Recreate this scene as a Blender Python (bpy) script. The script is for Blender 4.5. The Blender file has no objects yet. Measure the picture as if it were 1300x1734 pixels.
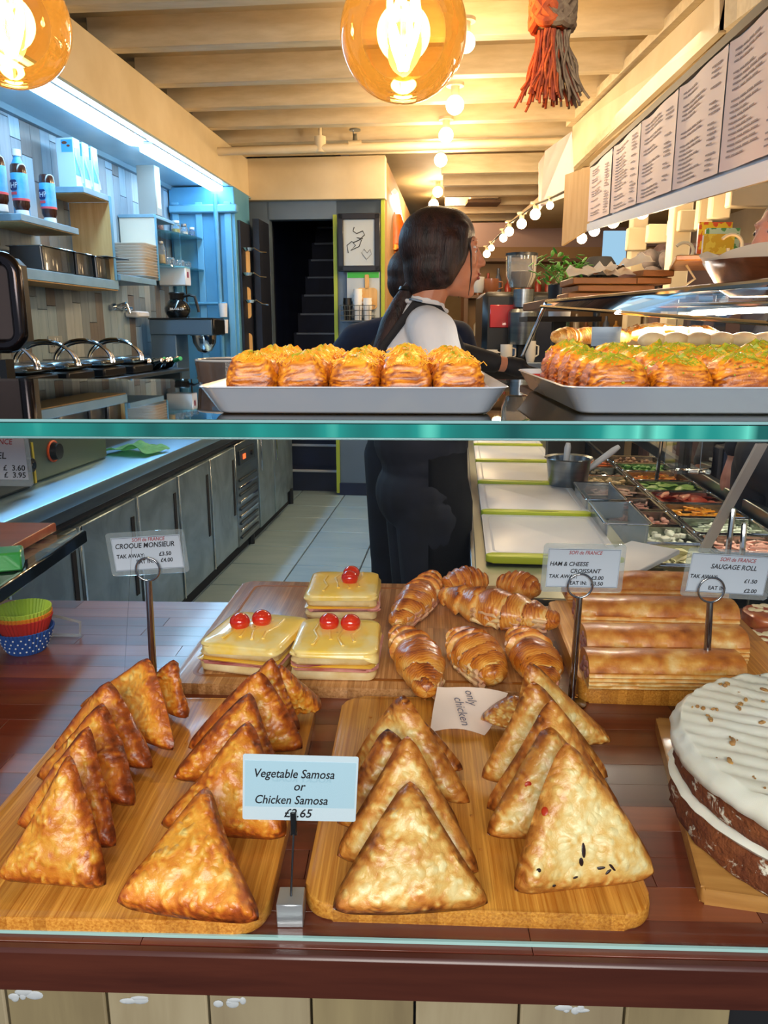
import bpy, bmesh, math, random
import numpy as np
from mathutils import Vector, Matrix, noise
from math import pi, sin, cos, radians as rad

# ------------------------------------------------------------------ camera
H = 1.42                      # eye height above the shop floor
PH = rad(13.3)                # the lens looks down by this much
F = 1300.0                    # focal length in pixels of the 1300 x 1734 frame
sc = bpy.context.scene
cd = bpy.data.cameras.new('camera')
cam = bpy.data.objects.new('camera', cd)
sc.collection.objects.link(cam)
cam.location = (0, 0, H)
cam.rotation_euler = (pi/2 - PH, 0, 0)
cd.sensor_fit = 'VERTICAL'; cd.sensor_height = 24.0; cd.lens = 24.0*F/1734.0
cd.clip_start = 0.02; cd.clip_end = 100
sc.camera = cam
# ------------------------------------------------------------------ world, exposure, large lights
w = bpy.data.worlds.new('street'); sc.world = w; w.use_nodes = True
w.node_tree.nodes['Background'].inputs[0].default_value = (0.62, 0.74, 0.95, 1)
w.node_tree.nodes['Background'].inputs[1].default_value = 0.38
sc.view_settings.view_transform = 'Standard'; sc.view_settings.look = 'None'
sc.view_settings.gamma = 1.0; sc.view_settings.use_curve_mapping = False
sc.view_settings.exposure = 0.18
sc.cycles.max_bounces = 12; sc.cycles.transparent_max_bounces = 24
sc.cycles.sample_clamp_indirect = 6.0
sc.cycles.caustics_reflective = False; sc.cycles.caustics_refractive = False
sc.cycles.use_denoising = True
LED_POWER = 30.0          # cool strips over the left counter
GLOBE_POWER = 26.0        # warm globes of the ceiling garlands
BULB_POINT = 4.0          # watts of each big amber bulb
FESTOON_POINT = 16.0
def Rp_early(u, v, z): return (u*cos(rad(5.6))+v*sin(rad(5.6)), -u*sin(rad(5.6))+v*cos(rad(5.6)), z)
def area(name, loc, target, sx, sy, e, c):
    l = bpy.data.lights.new(name, 'AREA'); l.shape = 'RECTANGLE'; l.size = sx; l.size_y = sy; l.energy = e; l.color = c
    o = bpy.data.objects.new(name, l); sc.collection.objects.link(o); o.location = loc
    o.rotation_euler = (Vector(target)-Vector(loc)).to_track_quat('-Z', 'Y').to_euler(); return o
# soft fill added behind the camera to brighten the food from the front
area('added_front_fill', (-.1, -1.1, 1.95), (.05, .9, .9), 1.7, .7, 46, (1.0, .95, .88))
area('added_stair_fill', Rp_early(-1.3, 8.6, 3.2), Rp_early(-1.35, 7.2, .5), .3, .3, 90, (.55, .70, 1.0))  # unseen fill, added to lift the dark stairs
area('added_customer_fill', (2.2, 4.0, 2.33), (1.6, 4.0, 0), 1.2, 3.0, 28, (1.0, .84, .62))  # unseen fill, added to lift the dark right-hand side

col = sc.collection
random.seed(7)

# ------------------------------------------------------------------ frames
TH = rad(5.6)                 # the room runs a little to the right of the lens axis
def Rp(u, v, z=0.0): return Vector((u*cos(TH)+v*sin(TH), -u*sin(TH)+v*cos(TH), z))
CT = rad(1.9)                 # the window counter
def Cp(x, y, z=0.0): return Vector((x*cos(CT)+y*sin(CT), .6-x*sin(CT)+y*cos(CT), z))
CAMP = Vector((0, 0, H))
def ray(px, py):
    xc = (px-650)/F; yc = (867-py)/F
    return Vector((xc, cos(PH)+yc*sin(PH), -sin(PH)+yc*cos(PH)))
def at_z(px, py, z):
    d = ray(px, py); return CAMP + d*((z-H)/d.z)
def at_y(px, py, Y):
    d = ray(px, py); return CAMP + d*(Y/d.y)
def at_u(px, py, u):          # meets the plane u = const of the room; gives (u, v, z)
    d = ray(px, py); du = d.x*cos(TH)-d.y*sin(TH)
    p = d*(u/du)
    return (u, p.x*sin(TH)+p.y*cos(TH), H+p.z)
WT = 0.87                     # top of the window counter
BT = WT+.018                  # top of the samosa boards

# ------------------------------------------------------------------ mesh builder
SPH = {}
class MB:
    def __init__(s): s.bm = bmesh.new()
    def _x(s, vs, M): bmesh.ops.transform(s.bm, matrix=M, verts=vs)
    def box(s, c, size, rz=0, rx=0, ry=0, bev=0, seg=1):
        r = bmesh.ops.create_cube(s.bm, size=1.0)
        vs = r['verts']
        s._x(vs, Matrix.Diagonal((*size, 1)))
        if bev:
            es = list({e for v in vs for e in v.link_edges})
            q = bmesh.ops.bevel(s.bm, geom=es, offset=bev, segments=seg, affect='EDGES', profile=.5)
            vs = list({v for f in q['faces'] for v in f.verts} | {v for v in vs if v.is_valid})
        s._x(vs, Matrix.Translation(c) @ Matrix.Rotation(rz, 4, 'Z') @ Matrix.Rotation(ry, 4, 'Y') @ Matrix.Rotation(rx, 4, 'X'))
        return s
    def cyl(s, p0, p1, r0, r1=None, n=16):
        p0 = Vector(p0); p1 = Vector(p1); r1 = r0 if r1 is None else r1
        d = p1-p0; L = d.length
        r = bmesh.ops.create_cone(s.bm, cap_ends=True, segments=n, radius1=max(r0, 1e-5), radius2=max(r1, 1e-5), depth=L)
        s._x(r['verts'], Matrix.Translation((p0+p1)/2) @ d.to_track_quat('Z', 'Y').to_matrix().to_4x4())
        return s
    def ell(s, c, r, n=16, rot=None, ico=0):
        if isinstance(r, (int, float)): r = (r, r, r)
        key = ('i', ico) if ico else ('u', n)
        if key not in SPH:
            t = bmesh.new()
            if ico: bmesh.ops.create_icosphere(t, subdivisions=ico, radius=1)
            else: bmesh.ops.create_uvsphere(t, u_segments=n, v_segments=max(6, n*2//3), radius=1)
            t.verts.index_update(); SPH[key] = ([v.co.copy() for v in t.verts], [[v.index for v in f.verts] for f in t.faces]); t.free()
        M = Matrix.Translation(c)
        if rot is not None: M = M @ rot
        M = M @ Matrix.Diagonal((*r, 1)); vs, fs = SPH[key]
        nv = [s.bm.verts.new(M @ v) for v in vs]
        for f in fs: s.bm.faces.new([nv[i] for i in f])
        return s
    def cap(s, p0, p1, r0, r1=None, n=12):
        r1 = r0 if r1 is None else r1
        s.ell(p0, r0, n); s.ell(p1, r1, n)
        if (Vector(p1)-Vector(p0)).length > 1e-5: s.cyl(p0, p1, r0, r1, n)
        return s
    def grid(s, rows, closed_u=False, closed_v=False, cap=False):
        bm = s.bm; V = [[bm.verts.new(p) for p in r] for r in rows]
        nr = len(V); nc = len(V[0])
        for i in range(nr if closed_v else nr-1):
            for j in range(nc if closed_u else nc-1):
                a, b = V[i], V[(i+1) % nr]
                try: bm.faces.new((a[j], a[(j+1) % nc], b[(j+1) % nc], b[j]))
                except ValueError: pass
        if cap:
            for r, f in ((V[0], -1), (V[-1], 1)):
                try: bm.faces.new(r[::-1] if f < 0 else r)
                except ValueError: pass
        return s
    def tube(s, pts, r, n=8, closed=False, flat=1.0):
        pts = [Vector(p) for p in pts]; m = len(pts)
        rr = r if isinstance(r, (list, tuple)) else [r]*m
        rows = []; up = None
        for i, p in enumerate(pts):
            a = pts[(i-1) % m] if (closed or i) else p; b = pts[(i+1) % m] if (closed or i < m-1) else p
            t = (b-a).normalized()
            if up is None:
                up = Vector((0, 0, 1)) if abs(t.z) < .9 else Vector((0, 1, 0))
            x = t.cross(up)
            if x.length < 1e-6: x = t.orthogonal()
            x.normalize(); y = x.cross(t).normalized(); up = y
            rows.append([p + x*cos(k*2*pi/n)*rr[i] + y*sin(k*2*pi/n)*rr[i]*flat for k in range(n)])
        return s.grid(rows, closed_u=True, closed_v=closed, cap=not closed)
    def lathe(s, prof, c=(0, 0, 0), n=24, cap=False, mod=None):
        c = Vector(c); rows = []
        for i, (r, z) in enumerate(prof):
            rows.append([c+Vector((cos(k*2*pi/n)*r*(mod(i, k) if mod else 1), sin(k*2*pi/n)*r*(mod(i, k) if mod else 1), z)) for k in range(n)])
        s.grid(rows, closed_u=True, cap=cap)
        bmesh.ops.remove_doubles(s.bm, verts=s.bm.verts, dist=1e-6)
        return s
    def prism(s, poly, z0, z1, M=None, bev=0):
        n = len(poly)
        a = [s.bm.verts.new((x, y, z0)) for x, y in poly]; b = [s.bm.verts.new((x, y, z1)) for x, y in poly]
        fs = [s.bm.faces.new(a[::-1]), s.bm.faces.new(b)]
        for i in range(n): fs.append(s.bm.faces.new((a[i], a[(i+1) % n], b[(i+1) % n], b[i])))
        vs = a+b
        if bev:
            es = [e for e in {e for f in fs[:2] for e in f.edges}]
            q = bmesh.ops.bevel(s.bm, geom=es, offset=bev, segments=2, affect='EDGES', profile=.5)
            vs = list({v for f in q['faces'] for v in f.verts} | {v for v in vs if v.is_valid})
        if M is not None: s._x(vs, M)
        return s
    def quad(s, p, t):        # a slab from four corners, thickness vector t
        p = [Vector(q) for q in p]; t = Vector(t)
        a = [s.bm.verts.new(q) for q in p]; b = [s.bm.verts.new(q+t) for q in p]
        s.bm.faces.new(a[::-1]); s.bm.faces.new(b)
        for i in range(4): s.bm.faces.new((a[i], a[(i+1) % 4], b[(i+1) % 4], b[i]))
        return s
def rrect(wd, d, r, n=6):
    out = []
    for cx, cy, a0 in ((wd/2-r, d/2-r, 0), (-wd/2+r, d/2-r, pi/2), (-wd/2+r, -d/2+r, pi), (wd/2-r, -d/2+r, 3*pi/2)):
        for k in range(n+1):
            a = a0+k*pi/2/n; out.append((cx+r*cos(a), cy+r*sin(a)))
    return out

MW = {}                       # world matrix of each empty / parent
def thing(name, label, cat, loc=(0, 0, 0), rz=0, group=None):
    o = bpy.data.objects.new(name, None); col.objects.link(o)
    o.empty_display_size = .05
    o.location = loc; o.rotation_euler = (0, 0, rz)
    MW[o] = Matrix.Translation(loc) @ Matrix.Rotation(rz, 4, 'Z')
    return tag(o, label, cat, group)
def tag(o, label=None, cat=None, group=None, kind=None):
    if label: o['label'] = label
    if cat: o['category'] = cat
    if group: o['group'] = group
    if kind: o['kind'] = kind
    return o
def finish(me, smooth):
    if smooth is None: return
    bm = bmesh.new(); bm.from_mesh(me)
    bmesh.ops.recalc_face_normals(bm, faces=bm.faces)
    for f in bm.faces: f.smooth = True
    for e in bm.edges:
        e.smooth = not (len(e.link_faces) == 2 and e.calc_face_angle(0) > smooth)
    bm.to_mesh(me); bm.free()
def obj(name, mb, m=None, parent=None, local=False, smooth=rad(38)):
    me = mb if isinstance(mb, bpy.types.Mesh) else bpy.data.meshes.new(name)
    if isinstance(mb, MB): mb.bm.to_mesh(me); mb.bm.free()
    if m is not None:
        for q in (m if isinstance(m, (list, tuple)) else [m]): me.materials.append(q)
    if parent is not None and not local: me.transform(MW[parent].inverted())
    if smooth is not None: finish(me, smooth)
    o = bpy.data.objects.new(name, me); col.objects.link(o)
    if parent is not None:
        o.parent = parent; MW[o] = MW[parent].copy()
    else: MW[o] = Matrix.Identity(4)
    return o
def solo(name, mb, m, label, cat, group=None, kind=None, c=None, smooth=rad(38)):
    """a thing that is one mesh; its origin is moved to the foot of its shape"""
    o = obj(name, mb, m, smooth=smooth)
    vs = [v.co for v in o.data.vertices]
    c = Vector((sum(v.x for v in vs)/len(vs), sum(v.y for v in vs)/len(vs), min(v.z for v in vs))) if c is None else Vector(c)
    o.data.transform(Matrix.Translation(-c)); o.location = c
    MW[o] = Matrix.Translation(c)
    return tag(o, label, cat, group, kind)
def struct(name, mb, m, parent=None, smooth=rad(38)):
    o = obj(name, mb, m, parent, smooth=smooth)
    if parent is None: o['kind'] = 'structure'
    return o
def dup(root, loc, rz=0, label=None, group=None, scale=None):
    def cp(o, par):
        c = o.copy(); col.objects.link(c); c.parent = par
        for ch in o.children: cp(ch, c)
        return c
    r = cp(root, None); r.location = loc; r.rotation_euler = (0, 0, rz)
    MW[r] = Matrix.Translation(loc) @ Matrix.Rotation(rz, 4, 'Z')
    if scale: r.scale = scale if isinstance(scale, (tuple, list)) else (scale,)*3
    if label: r['label'] = label
    if group: r['group'] = group
    return r
def npmesh(name, V, Fc, attr=None):
    me = bpy.data.meshes.new(name); me.from_pydata([tuple(v) for v in V], [], [tuple(f) for f in Fc])
    if attr is not None:
        a = me.color_attributes.new('tone', 'FLOAT_COLOR', 'POINT')
        dat = np.ones((len(V), 4), dtype=np.float32); dat[:, :attr.shape[1]] = attr
        a.data.foreach_set('color', dat.ravel())
    return me

# ------------------------------------------------------------------ materials
MC = {}
def lin(c):
    return tuple((x/12.92 if x <= .04045 else ((x+.055)/1.055)**2.4) for x in c)
def hexc(h): return lin(tuple(int(h[i:i+2], 16)/255 for i in (0, 2, 4)))
def nodes(name):
    m = bpy.data.materials.new(name); m.use_nodes = True
    nt = m.node_tree; return m, nt, nt.nodes['Principled BSDF']
def L(nt, a, b): nt.links.new(a, b)
def texco(nt, stretch=(1, 1, 1), rot=(0, 0, 0), kind='Object'):
    tc = nt.nodes.new('ShaderNodeTexCoord'); mp = nt.nodes.new('ShaderNodeMapping')
    mp.inputs['Scale'].default_value = stretch; mp.inputs['Rotation'].default_value = rot
    L(nt, tc.outputs[kind], mp.inputs[0]); return mp.outputs[0]
def ntex(nt, vec, scale, detail=4, rough=.55, dist=0):
    n = nt.nodes.new('ShaderNodeTexNoise'); n.inputs['Scale'].default_value = scale
    n.inputs['Detail'].default_value = detail; n.inputs['Roughness'].default_value = rough; n.inputs['Distortion'].default_value = dist
    L(nt, vec, n.inputs['Vector']); return n.outputs['Fac']
def ramp(nt, fac, stops):
    r = nt.nodes.new('ShaderNodeValToRGB'); cr = r.color_ramp
    while len(cr.elements) < len(stops): cr.elements.new(.5)
    for e, (p, c) in zip(cr.elements, stops): e.position = p; e.color = (*c[:3], 1)
    L(nt, fac, r.inputs[0]); return r.outputs[0]
def bumpn(nt, p, hgt, strength=.3, dist=.002):
    b = nt.nodes.new('ShaderNodeBump'); b.inputs['Strength'].default_value = strength; b.inputs['Distance'].default_value = dist
    L(nt, hgt, b.inputs['Height']); L(nt, b.outputs[0], p.inputs['Normal']); return b
def mat(name, c, rough=.5, metal=0, c2=None, ns=6, stretch=(1, 1, 1), lo=.35, hi=.65, bump=0, bs=60, bd=.002, coat=0, spec=None, sheen=0, trans=0, dist=0, sss=0):
    if name in MC: return MC[name]
    if isinstance(c, str): c = hexc(c)
    if isinstance(c2, str): c2 = hexc(c2)
    m, nt, p = nodes(name); MC[name] = m
    p.inputs['Base Color'].default_value = (*c, 1); p.inputs['Roughness'].default_value = rough
    p.inputs['Metallic'].default_value = metal; p.inputs['Coat Weight'].default_value = coat
    p.inputs['Transmission Weight'].default_value = trans
    if sss: p.inputs['Subsurface Weight'].default_value = sss; p.inputs['Subsurface Radius'].default_value = (.012, .006, .003)
    if spec is not None: p.inputs['Specular IOR Level'].default_value = spec
    if sheen: p.inputs['Sheen Weight'].default_value = sheen
    if c2 is not None or bump:
        v = texco(nt, stretch)
        if c2 is not None: L(nt, ramp(nt, ntex(nt, v, ns, dist=dist), [(lo, c), (hi, c2)]), p.inputs['Base Color'])
        if bump: bumpn(nt, p, ntex(nt, v, bs), bump, bd)
    return m
def emis(name, c, s):
    if name in MC: return MC[name]
    m, nt, p = nodes(name); MC[name] = m
    e = nt.nodes.new('ShaderNodeEmission'); e.inputs[0].default_value = (*c, 1); e.inputs[1].default_value = s
    L(nt, e.outputs[0], nt.nodes['Material Output'].inputs[0]); return m
def glassy(name, tint=(1, 1, 1), rough=.01, ior=1.5, haze=0, hazec=(1, 1, 1), gl=1.0):
    """thin clear sheet: see-through, with the mirror image that Fresnel gives"""
    if name in MC: return MC[name]
    m, nt, p = nodes(name); MC[name] = m; N = nt.nodes
    t = N.new('ShaderNodeBsdfTransparent'); t.inputs[0].default_value = (*tint, 1)
    g = N.new('ShaderNodeBsdfGlossy'); g.inputs['Roughness'].default_value = rough; g.inputs[0].default_value = (gl, gl, gl, 1)
    fr = N.new('ShaderNodeFresnel'); fr.inputs[0].default_value = ior
    mx = N.new('ShaderNodeMixShader'); L(nt, fr.outputs[0], mx.inputs[0]); L(nt, t.outputs[0], mx.inputs[1]); L(nt, g.outputs[0], mx.inputs[2])
    out = mx.outputs[0]
    if haze:
        d = N.new('ShaderNodeBsdfDiffuse'); d.inputs[0].default_value = (*hazec, 1)
        tr = N.new('ShaderNodeBsdfTranslucent'); tr.inputs[0].default_value = (*hazec, 1)
        a = N.new('ShaderNodeMixShader'); L(nt, d.outputs[0], a.inputs[1]); L(nt, tr.outputs[0], a.inputs[2])
        b = N.new('ShaderNodeMixShader'); b.inputs[0].default_value = haze; L(nt, out, b.inputs[1]); L(nt, a.outputs[0], b.inputs[2]); out = b.outputs[0]
    L(nt, out, N['Material Output'].inputs[0]); return m
def wood(name, c1, c2, along='x', ns=4, rough=.4, coat=0, bump=.15, k=14, offs=0.0, strips=None):
    if name in MC: return MC[name]
    if isinstance(c1, str): c1 = hexc(c1)
    if isinstance(c2, str): c2 = hexc(c2)
    m, nt, p = nodes(name); MC[name] = m
    st = {'x': (1, k, k), 'y': (k, 1, k), 'z': (k, k, 1)}[along]
    v = texco(nt, st)
    if offs:
        oi = nt.nodes.new('ShaderNodeObjectInfo'); ad = nt.nodes.new('ShaderNodeVectorMath'); ad.operation = 'ADD'
        mu = nt.nodes.new('ShaderNodeMath'); mu.operation = 'MULTIPLY'; mu.inputs[1].default_value = offs
        L(nt, oi.outputs['Random'], mu.inputs[0]); L(nt, v, ad.inputs[0]); L(nt, mu.outputs[0], ad.inputs[1]); v = ad.outputs[0]
    f = ntex(nt, v, ns, 5, .6, .4)
    c = ramp(nt, f, [(.3, c1), (.7, c2)])
    if strips:                # laminated strips across the board
        v2 = texco(nt, {'x': (0.001, 1, 0.001), 'y': (1, .001, .001), 'z': (1, .001, .001)}[along])
        w2 = nt.nodes.new('ShaderNodeTexWhiteNoise'); w2.noise_dimensions = '3D'
        sn = nt.nodes.new('ShaderNodeVectorMath'); sn.operation = 'SNAP'; sn.inputs[1].default_value = (strips, strips, 1)
        L(nt, v2, sn.inputs[0]); L(nt, sn.outputs[0], w2.inputs['Vector'])
        mx = nt.nodes.new('ShaderNodeMix'); mx.data_type = 'RGBA'; mx.blend_type = 'MULTIPLY'; mx.inputs[0].default_value = .85
        g = ramp(nt, w2.outputs['Value'], [(0, (.62, .55, .45)), (1, (1.0, 1.0, 1.0))])
        L(nt, c, mx.inputs[6]); L(nt, g, mx.inputs[7]); c = mx.outputs[2]
    L(nt, c, p.inputs['Base Color']); p.inputs['Roughness'].default_value = rough; p.inputs['Coat Weight'].default_value = coat
    p.inputs['Coat Roughness'].default_value = .12
    if bump: bumpn(nt, p, f, bump, .0008)
    return m
def pastry(name, stops, rough=.35, coat=.3, bs=260, bump=.35, vor=0, mixn=.35):
    """baked dough: the vertex tone says how brown each place is"""
    if name in MC: return MC[name]
    m, nt, p = nodes(name); MC[name] = m; N = nt.nodes
    a = N.new('ShaderNodeAttribute'); a.attribute_name = 'tone'
    sp = N.new('ShaderNodeSeparateColor'); L(nt, a.outputs['Color'], sp.inputs[0])
    v = texco(nt)
    n1 = ntex(nt, v, 55, 6, .65)
    mr = N.new('ShaderNodeMapRange'); mr.inputs['To Min'].default_value = -mixn; mr.inputs['To Max'].default_value = mixn
    L(nt, n1, mr.inputs[0])
    ad = N.new('ShaderNodeMath'); ad.operation = 'ADD'; L(nt, sp.outputs[0], ad.inputs[0]); L(nt, mr.outputs[0], ad.inputs[1])
    fac = ad.outputs[0]
    hgt = ntex(nt, v, bs, 3, .6)
    if vor:
        vo = N.new('ShaderNodeTexVoronoi'); vo.inputs['Scale'].default_value = vor; vo.inputs['Randomness'].default_value = 1
        wv = ntex(nt, v, 30, 2); dv = N.new('ShaderNodeVectorMath'); dv.operation = 'MULTIPLY_ADD'
        dv.inputs[1].default_value = (.02, .02, .02); L(nt, wv, dv.inputs[0]); L(nt, v, dv.inputs[2])
        L(nt, dv.outputs[0], vo.inputs['Vector'])
        m2 = N.new('ShaderNodeMapRange'); m2.inputs['From Min'].default_value = .15; m2.inputs['From Max'].default_value = .5
        m2.inputs['To Min'].default_value = 1; m2.inputs['To Max'].default_value = 0; L(nt, vo.outputs['Distance'], m2.inputs[0])
        a3 = N.new('ShaderNodeMath'); a3.operation = 'MULTIPLY_ADD'; a3.inputs[1].default_value = -.16
        L(nt, m2.outputs[0], a3.inputs[0]); L(nt, fac, a3.inputs[2]); fac = a3.outputs[0]
        a4 = N.new('ShaderNodeMath'); a4.operation = 'MULTIPLY_ADD'; a4.inputs[1].default_value = 1.4
        L(nt, m2.outputs[0], a4.inputs[0]); L(nt, hgt, a4.inputs[2]); hgt = a4.outputs[0]
    L(nt, ramp(nt, fac, [(q, hexc(c)) for q, c in stops]), p.inputs['Base Color'])
    p.inputs['Roughness'].default_value = rough; p.inputs['Coat Weight'].default_value = coat; p.inputs['Coat Roughness'].default_value = .2
    bumpn(nt, p, hgt, bump, .0015)
    return m

# ------------------------------------------------------------------ lettering
def text_mesh(s, size, M, name='lettering', shear=0, bold=0, align='LEFT', wscale=1.0):
    cu = bpy.data.curves.new(name, 'FONT'); cu.body = s; cu.size = size; cu.shear = shear; cu.offset = bold
    cu.align_x = align; cu.resolution_u = 3
    o = bpy.data.objects.new('tmp', cu); col.objects.link(o)
    me = bpy.data.meshes.new_from_object(o)
    bpy.data.objects.remove(o); bpy.data.curves.remove(cu)
    me.materials.clear()
    me.transform(M @ Matrix.Diagonal((wscale, 1, 1, 1)))
    return me
def join_text(items, M, name, m, parent):
    """items: (text, x, y, size, shear, bold, align, wscale) on a card whose face is the XY plane of M"""
    bm = bmesh.new()
    for (s, x, y, size, shear, bold, al, ws) in items:
        me = text_mesh(s, size, M @ Matrix.Translation((x, y, 0)), shear=shear, bold=bold, align=al, wscale=ws)
        bm.from_mesh(me); bpy.data.meshes.remove(me)
    mb = MB(); mb.bm.free(); mb.bm = bm
    return obj(name, mb, m, parent, smooth=None)
def face_M(c, yaw=0, pitch=0, roll=0):
    """a plane that faces the viewer: X right, Y up, Z towards the viewer"""
    return Matrix.Translation(c) @ Matrix.Rotation(yaw, 4, 'Z') @ Matrix.Rotation(pi/2+pitch, 4, 'X') @ Matrix.Rotation(roll, 4, 'Z')
# ================================================================== materials of the place
M_cream = mat('cream_paint', 'e2d0ac', .5, c2='d6c29a', ns=3, bump=.1, bs=30)
M_cream2 = mat('joist_paint', 'dccaa6', .55, c2='cebb94', ns=5, stretch=(1, 6, 6), bump=.15, bs=20)
M_ceil = mat('ceiling_board_paint', 'cdb68c', .7, c2='bda67c', ns=2)
M_blue = mat('blue_painted_wood', '5d9fc4', .5, c2='4f90b8', ns=3)
M_grey = mat('grey_blue_paint', '66788c', .5, c2='5a6c80', ns=2)
M_soffit = mat('satin_soffit', '9fb4bd', .25, c2='8ea6b2', ns=1.5)
M_steel = mat('brushed_steel', '9aa4ac', .28, 1, c2='868f98', ns=3, stretch=(1, 1, 12))
M_steel_door = mat('smeared_steel', '8ba0ae', .42, .8, c2='aac0cc', ns=4, dist=1.5, bump=.06, bs=3, bd=.01)
M_chrome = mat('chrome', 'd8dadd', .08, 1)
M_black = mat('black_plastic', '0c0d10', .35)
M_dark = mat('dark_recess', '0a0c12', .8)
M_white = mat('white_plastic', 'e6e8ea', .35)
M_navy = mat('navy_stair_paint', '101b38', .5, c2='16244a', ns=3)
M_tread = mat('stair_nosing_lit', 'b4c0d4', .35)  # pale colour paints in the light caught by the step edges
M_pine = wood('pine_panel', 'd9b47a', 'c69a5c', 'z', 3, .55)
M_glass = glassy('clear_glass', (.97, .99, .98))
M_tile = wood('floor_tile_glaze', 'a0bdd2', '8aabc4', 'x', 2.2, .3, .2, .12, 5, 9)
M_grout = mat('dark_grout', '2b3238', .8)

# ------------------------------------------------------------------ floor and its tiles
floor = struct('floor', MB().box(Rp(1.2, 5.5, -.06), (9, 15, .1), rz=-TH), M_grout)
tile_me = None
for i in range(5):
    for j in range(13):
        u = -1.404+.41*i+.205-.41; v = 5.92-.41*6+.41*j+.205-.2
        if u > .3: continue
        if tile_me is None:
            mb = MB().box((0, 0, 0), (.402, .402, .016), bev=.003)
            t = obj('tile', mb, M_tile, floor, local=True); tile_me = t.data
        else:
            t = bpy.data.objects.new('tile', tile_me); col.objects.link(t); t.parent = floor
        t.location = Rp(u, v, -.006); t.rotation_euler = (0, 0, -TH)

# ------------------------------------------------------------------ ceiling, joists
JZ = 2.76
ceiling = struct('ceiling', MB().box(Rp(.9, 7.3, JZ+.17), (6.2, 13.2, .06), rz=-TH), M_ceil)
jv = [2.0, 2.55, 3.05, 3.55, 4.06, 4.62, 5.1, 5.57, 6.02, 6.4]
for k, v in enumerate(jv):
    mb = MB().box(Rp(.15, v, JZ+.075), (4.0, .075, .15), rz=-TH+random.uniform(-.004, .004), bev=.004)
    struct('joist', mb, M_cream2, ceiling)
for k in range(9):
    v = 7.1+.5*k
    struct('joist', MB().box(Rp(1.25, v, JZ+.04-.012*k), (2.9, .08, .15), rz=-TH, bev=.004), M_cream2, ceiling)
# joists over the customers' side, seen under the menu board
for k in range(9):
    struct('joist', MB().box((2.0, 2.6+.42*k, 2.42), (1.35, .07, .12), rz=0, bev=.004), M_cream2, ceiling)
struct('ceiling_board', MB().box((2.3, 5.0, 2.5), (2.0, 7.5, .03)), M_ceil, ceiling)

# ------------------------------------------------------------------ left wall with its printed planks, each plank its own piece
wall_left = struct('wall_left', MB().box(Rp(-2.27, 4.6, 1.4), (.1, 5.6, 2.8), rz=-TH), M_dark)
PL = [wood('wall_plank_tone_%s' % n, a, b, 'z', 2.5, .5, 0, .1, 10, 7) for n, a, b in
      (('pale', 'aeb9c0', '98a6ae'), ('mid', '8a98a3', '76858f'), ('brown', '7d7a78', '6a6766'), ('blue', '9fb4c2', '86a0b2'))]
pm = {}
v = 2.2
while v < 6.1:
    z = 0.85+random.uniform(-.5, 0)
    while z < 2.46:
        h = random.choice((.5, .62, .75)); h = min(h, 2.46-z)
        kk = random.choice((0, 1, 1, 2, 3, 3)); key = (round(h, 2), kk)
        if h > .03 and z+h > .9:
            if key not in pm:
                t = obj('plank', MB().box((0, 0, 0), (.012, .093, h-.003), bev=.0015), PL[kk], wall_left, local=True); pm[key] = t.data
            else:
                t = bpy.data.objects.new('plank', pm[key]); col.objects.link(t); t.parent = wall_left
            t.location = Rp(-2.214, v, z+h/2); t.rotation_euler = (0, 0, -TH)
        z += h
    v += .095
# soffit over the left counter, its fascia and the beam
soffit = struct('trim_1', MB().box(Rp(-2.0, 4.3, 2.485), (.5, 5.2, .03), rz=-TH), M_soffit)
struct('fascia', MB().box(Rp(-1.76, 4.3, 2.62), (.03, 5.2, .29), rz=-TH, bev=.004), M_cream, soffit)
struct('edge_strip', MB().box(Rp(-1.752, 4.3, 2.468), (.05, 5.2, .014), rz=-TH), M_soffit, soffit)
struct('wall_bead', MB().box(Rp(-2.19, 4.3, 2.455), (.03, 5.2, .03), rz=-TH), mat('bead_grey', '6f8894', .5), soffit)
# LED strips, two tubes
for k, (v0, v1) in enumerate(((2.5, 4.52), (4.6, 6.36))):
    t = thing('ceiling_light', 'cool white LED strip light under the soffit, %s' % ('nearer one' if k == 0 else 'farther one ending by the blue pillar'), 'light', Rp(-1.83, (v0+v1)/2, 2.44), -TH, 'LED strips')
    obj('housing', MB().box((0, 0, .022), (.1, v1-v0, .014)), M_white, t, local=True)
    mb = MB().prism([(x, y) for x, y in rrect(.085, v1-v0-.01, .04)], -.012, .015)
    obj('diffuser', mb, emis('led_glow', (.38, .70, 1.0), LED_POWER), t, local=True)

# ------------------------------------------------------------------ far wall with door opening and stairs
FW = 6.62
wall_back = struct('wall_back', MB()
    .box(Rp(-1.91, FW+.03, 1.23), (.62, .1, 2.46), rz=-TH)
    .box(Rp(-1.14, FW+.03, 2.385), (.95, .1, .15), rz=-TH)
    .box(Rp(-.845, FW+.03, 1.23), (.385, .1, 2.46), rz=-TH), M_grey)
struct('bulkhead', MB().box(Rp(-1.20, FW-.03, 2.61), (1.14, .12, .32), rz=-TH, bev=.004), M_cream, wall_back)
struct('skirting', MB().box(Rp(-.845, FW-.03, .055), (.39, .02, .11), rz=-TH), M_navy, wall_back)
struct('edge_trim', MB().box(Rp(-1.05, FW-.03, 1.18), (.03, .02, 2.32), rz=-TH), mat('lime_edge', 'a8b83a', .5), wall_back)
struct('edge_trim', MB().box(Rp(-.655, FW-.03, 1.23), (.03, .02, 2.46), rz=-TH), mat('lime_edge', 'a8b83a', .5), wall_back)
st = thing('staircase', 'dark navy staircase climbing away behind the doorway', 'stairs', Rp(-1.5, FW+.1, 0), -TH)
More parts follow.
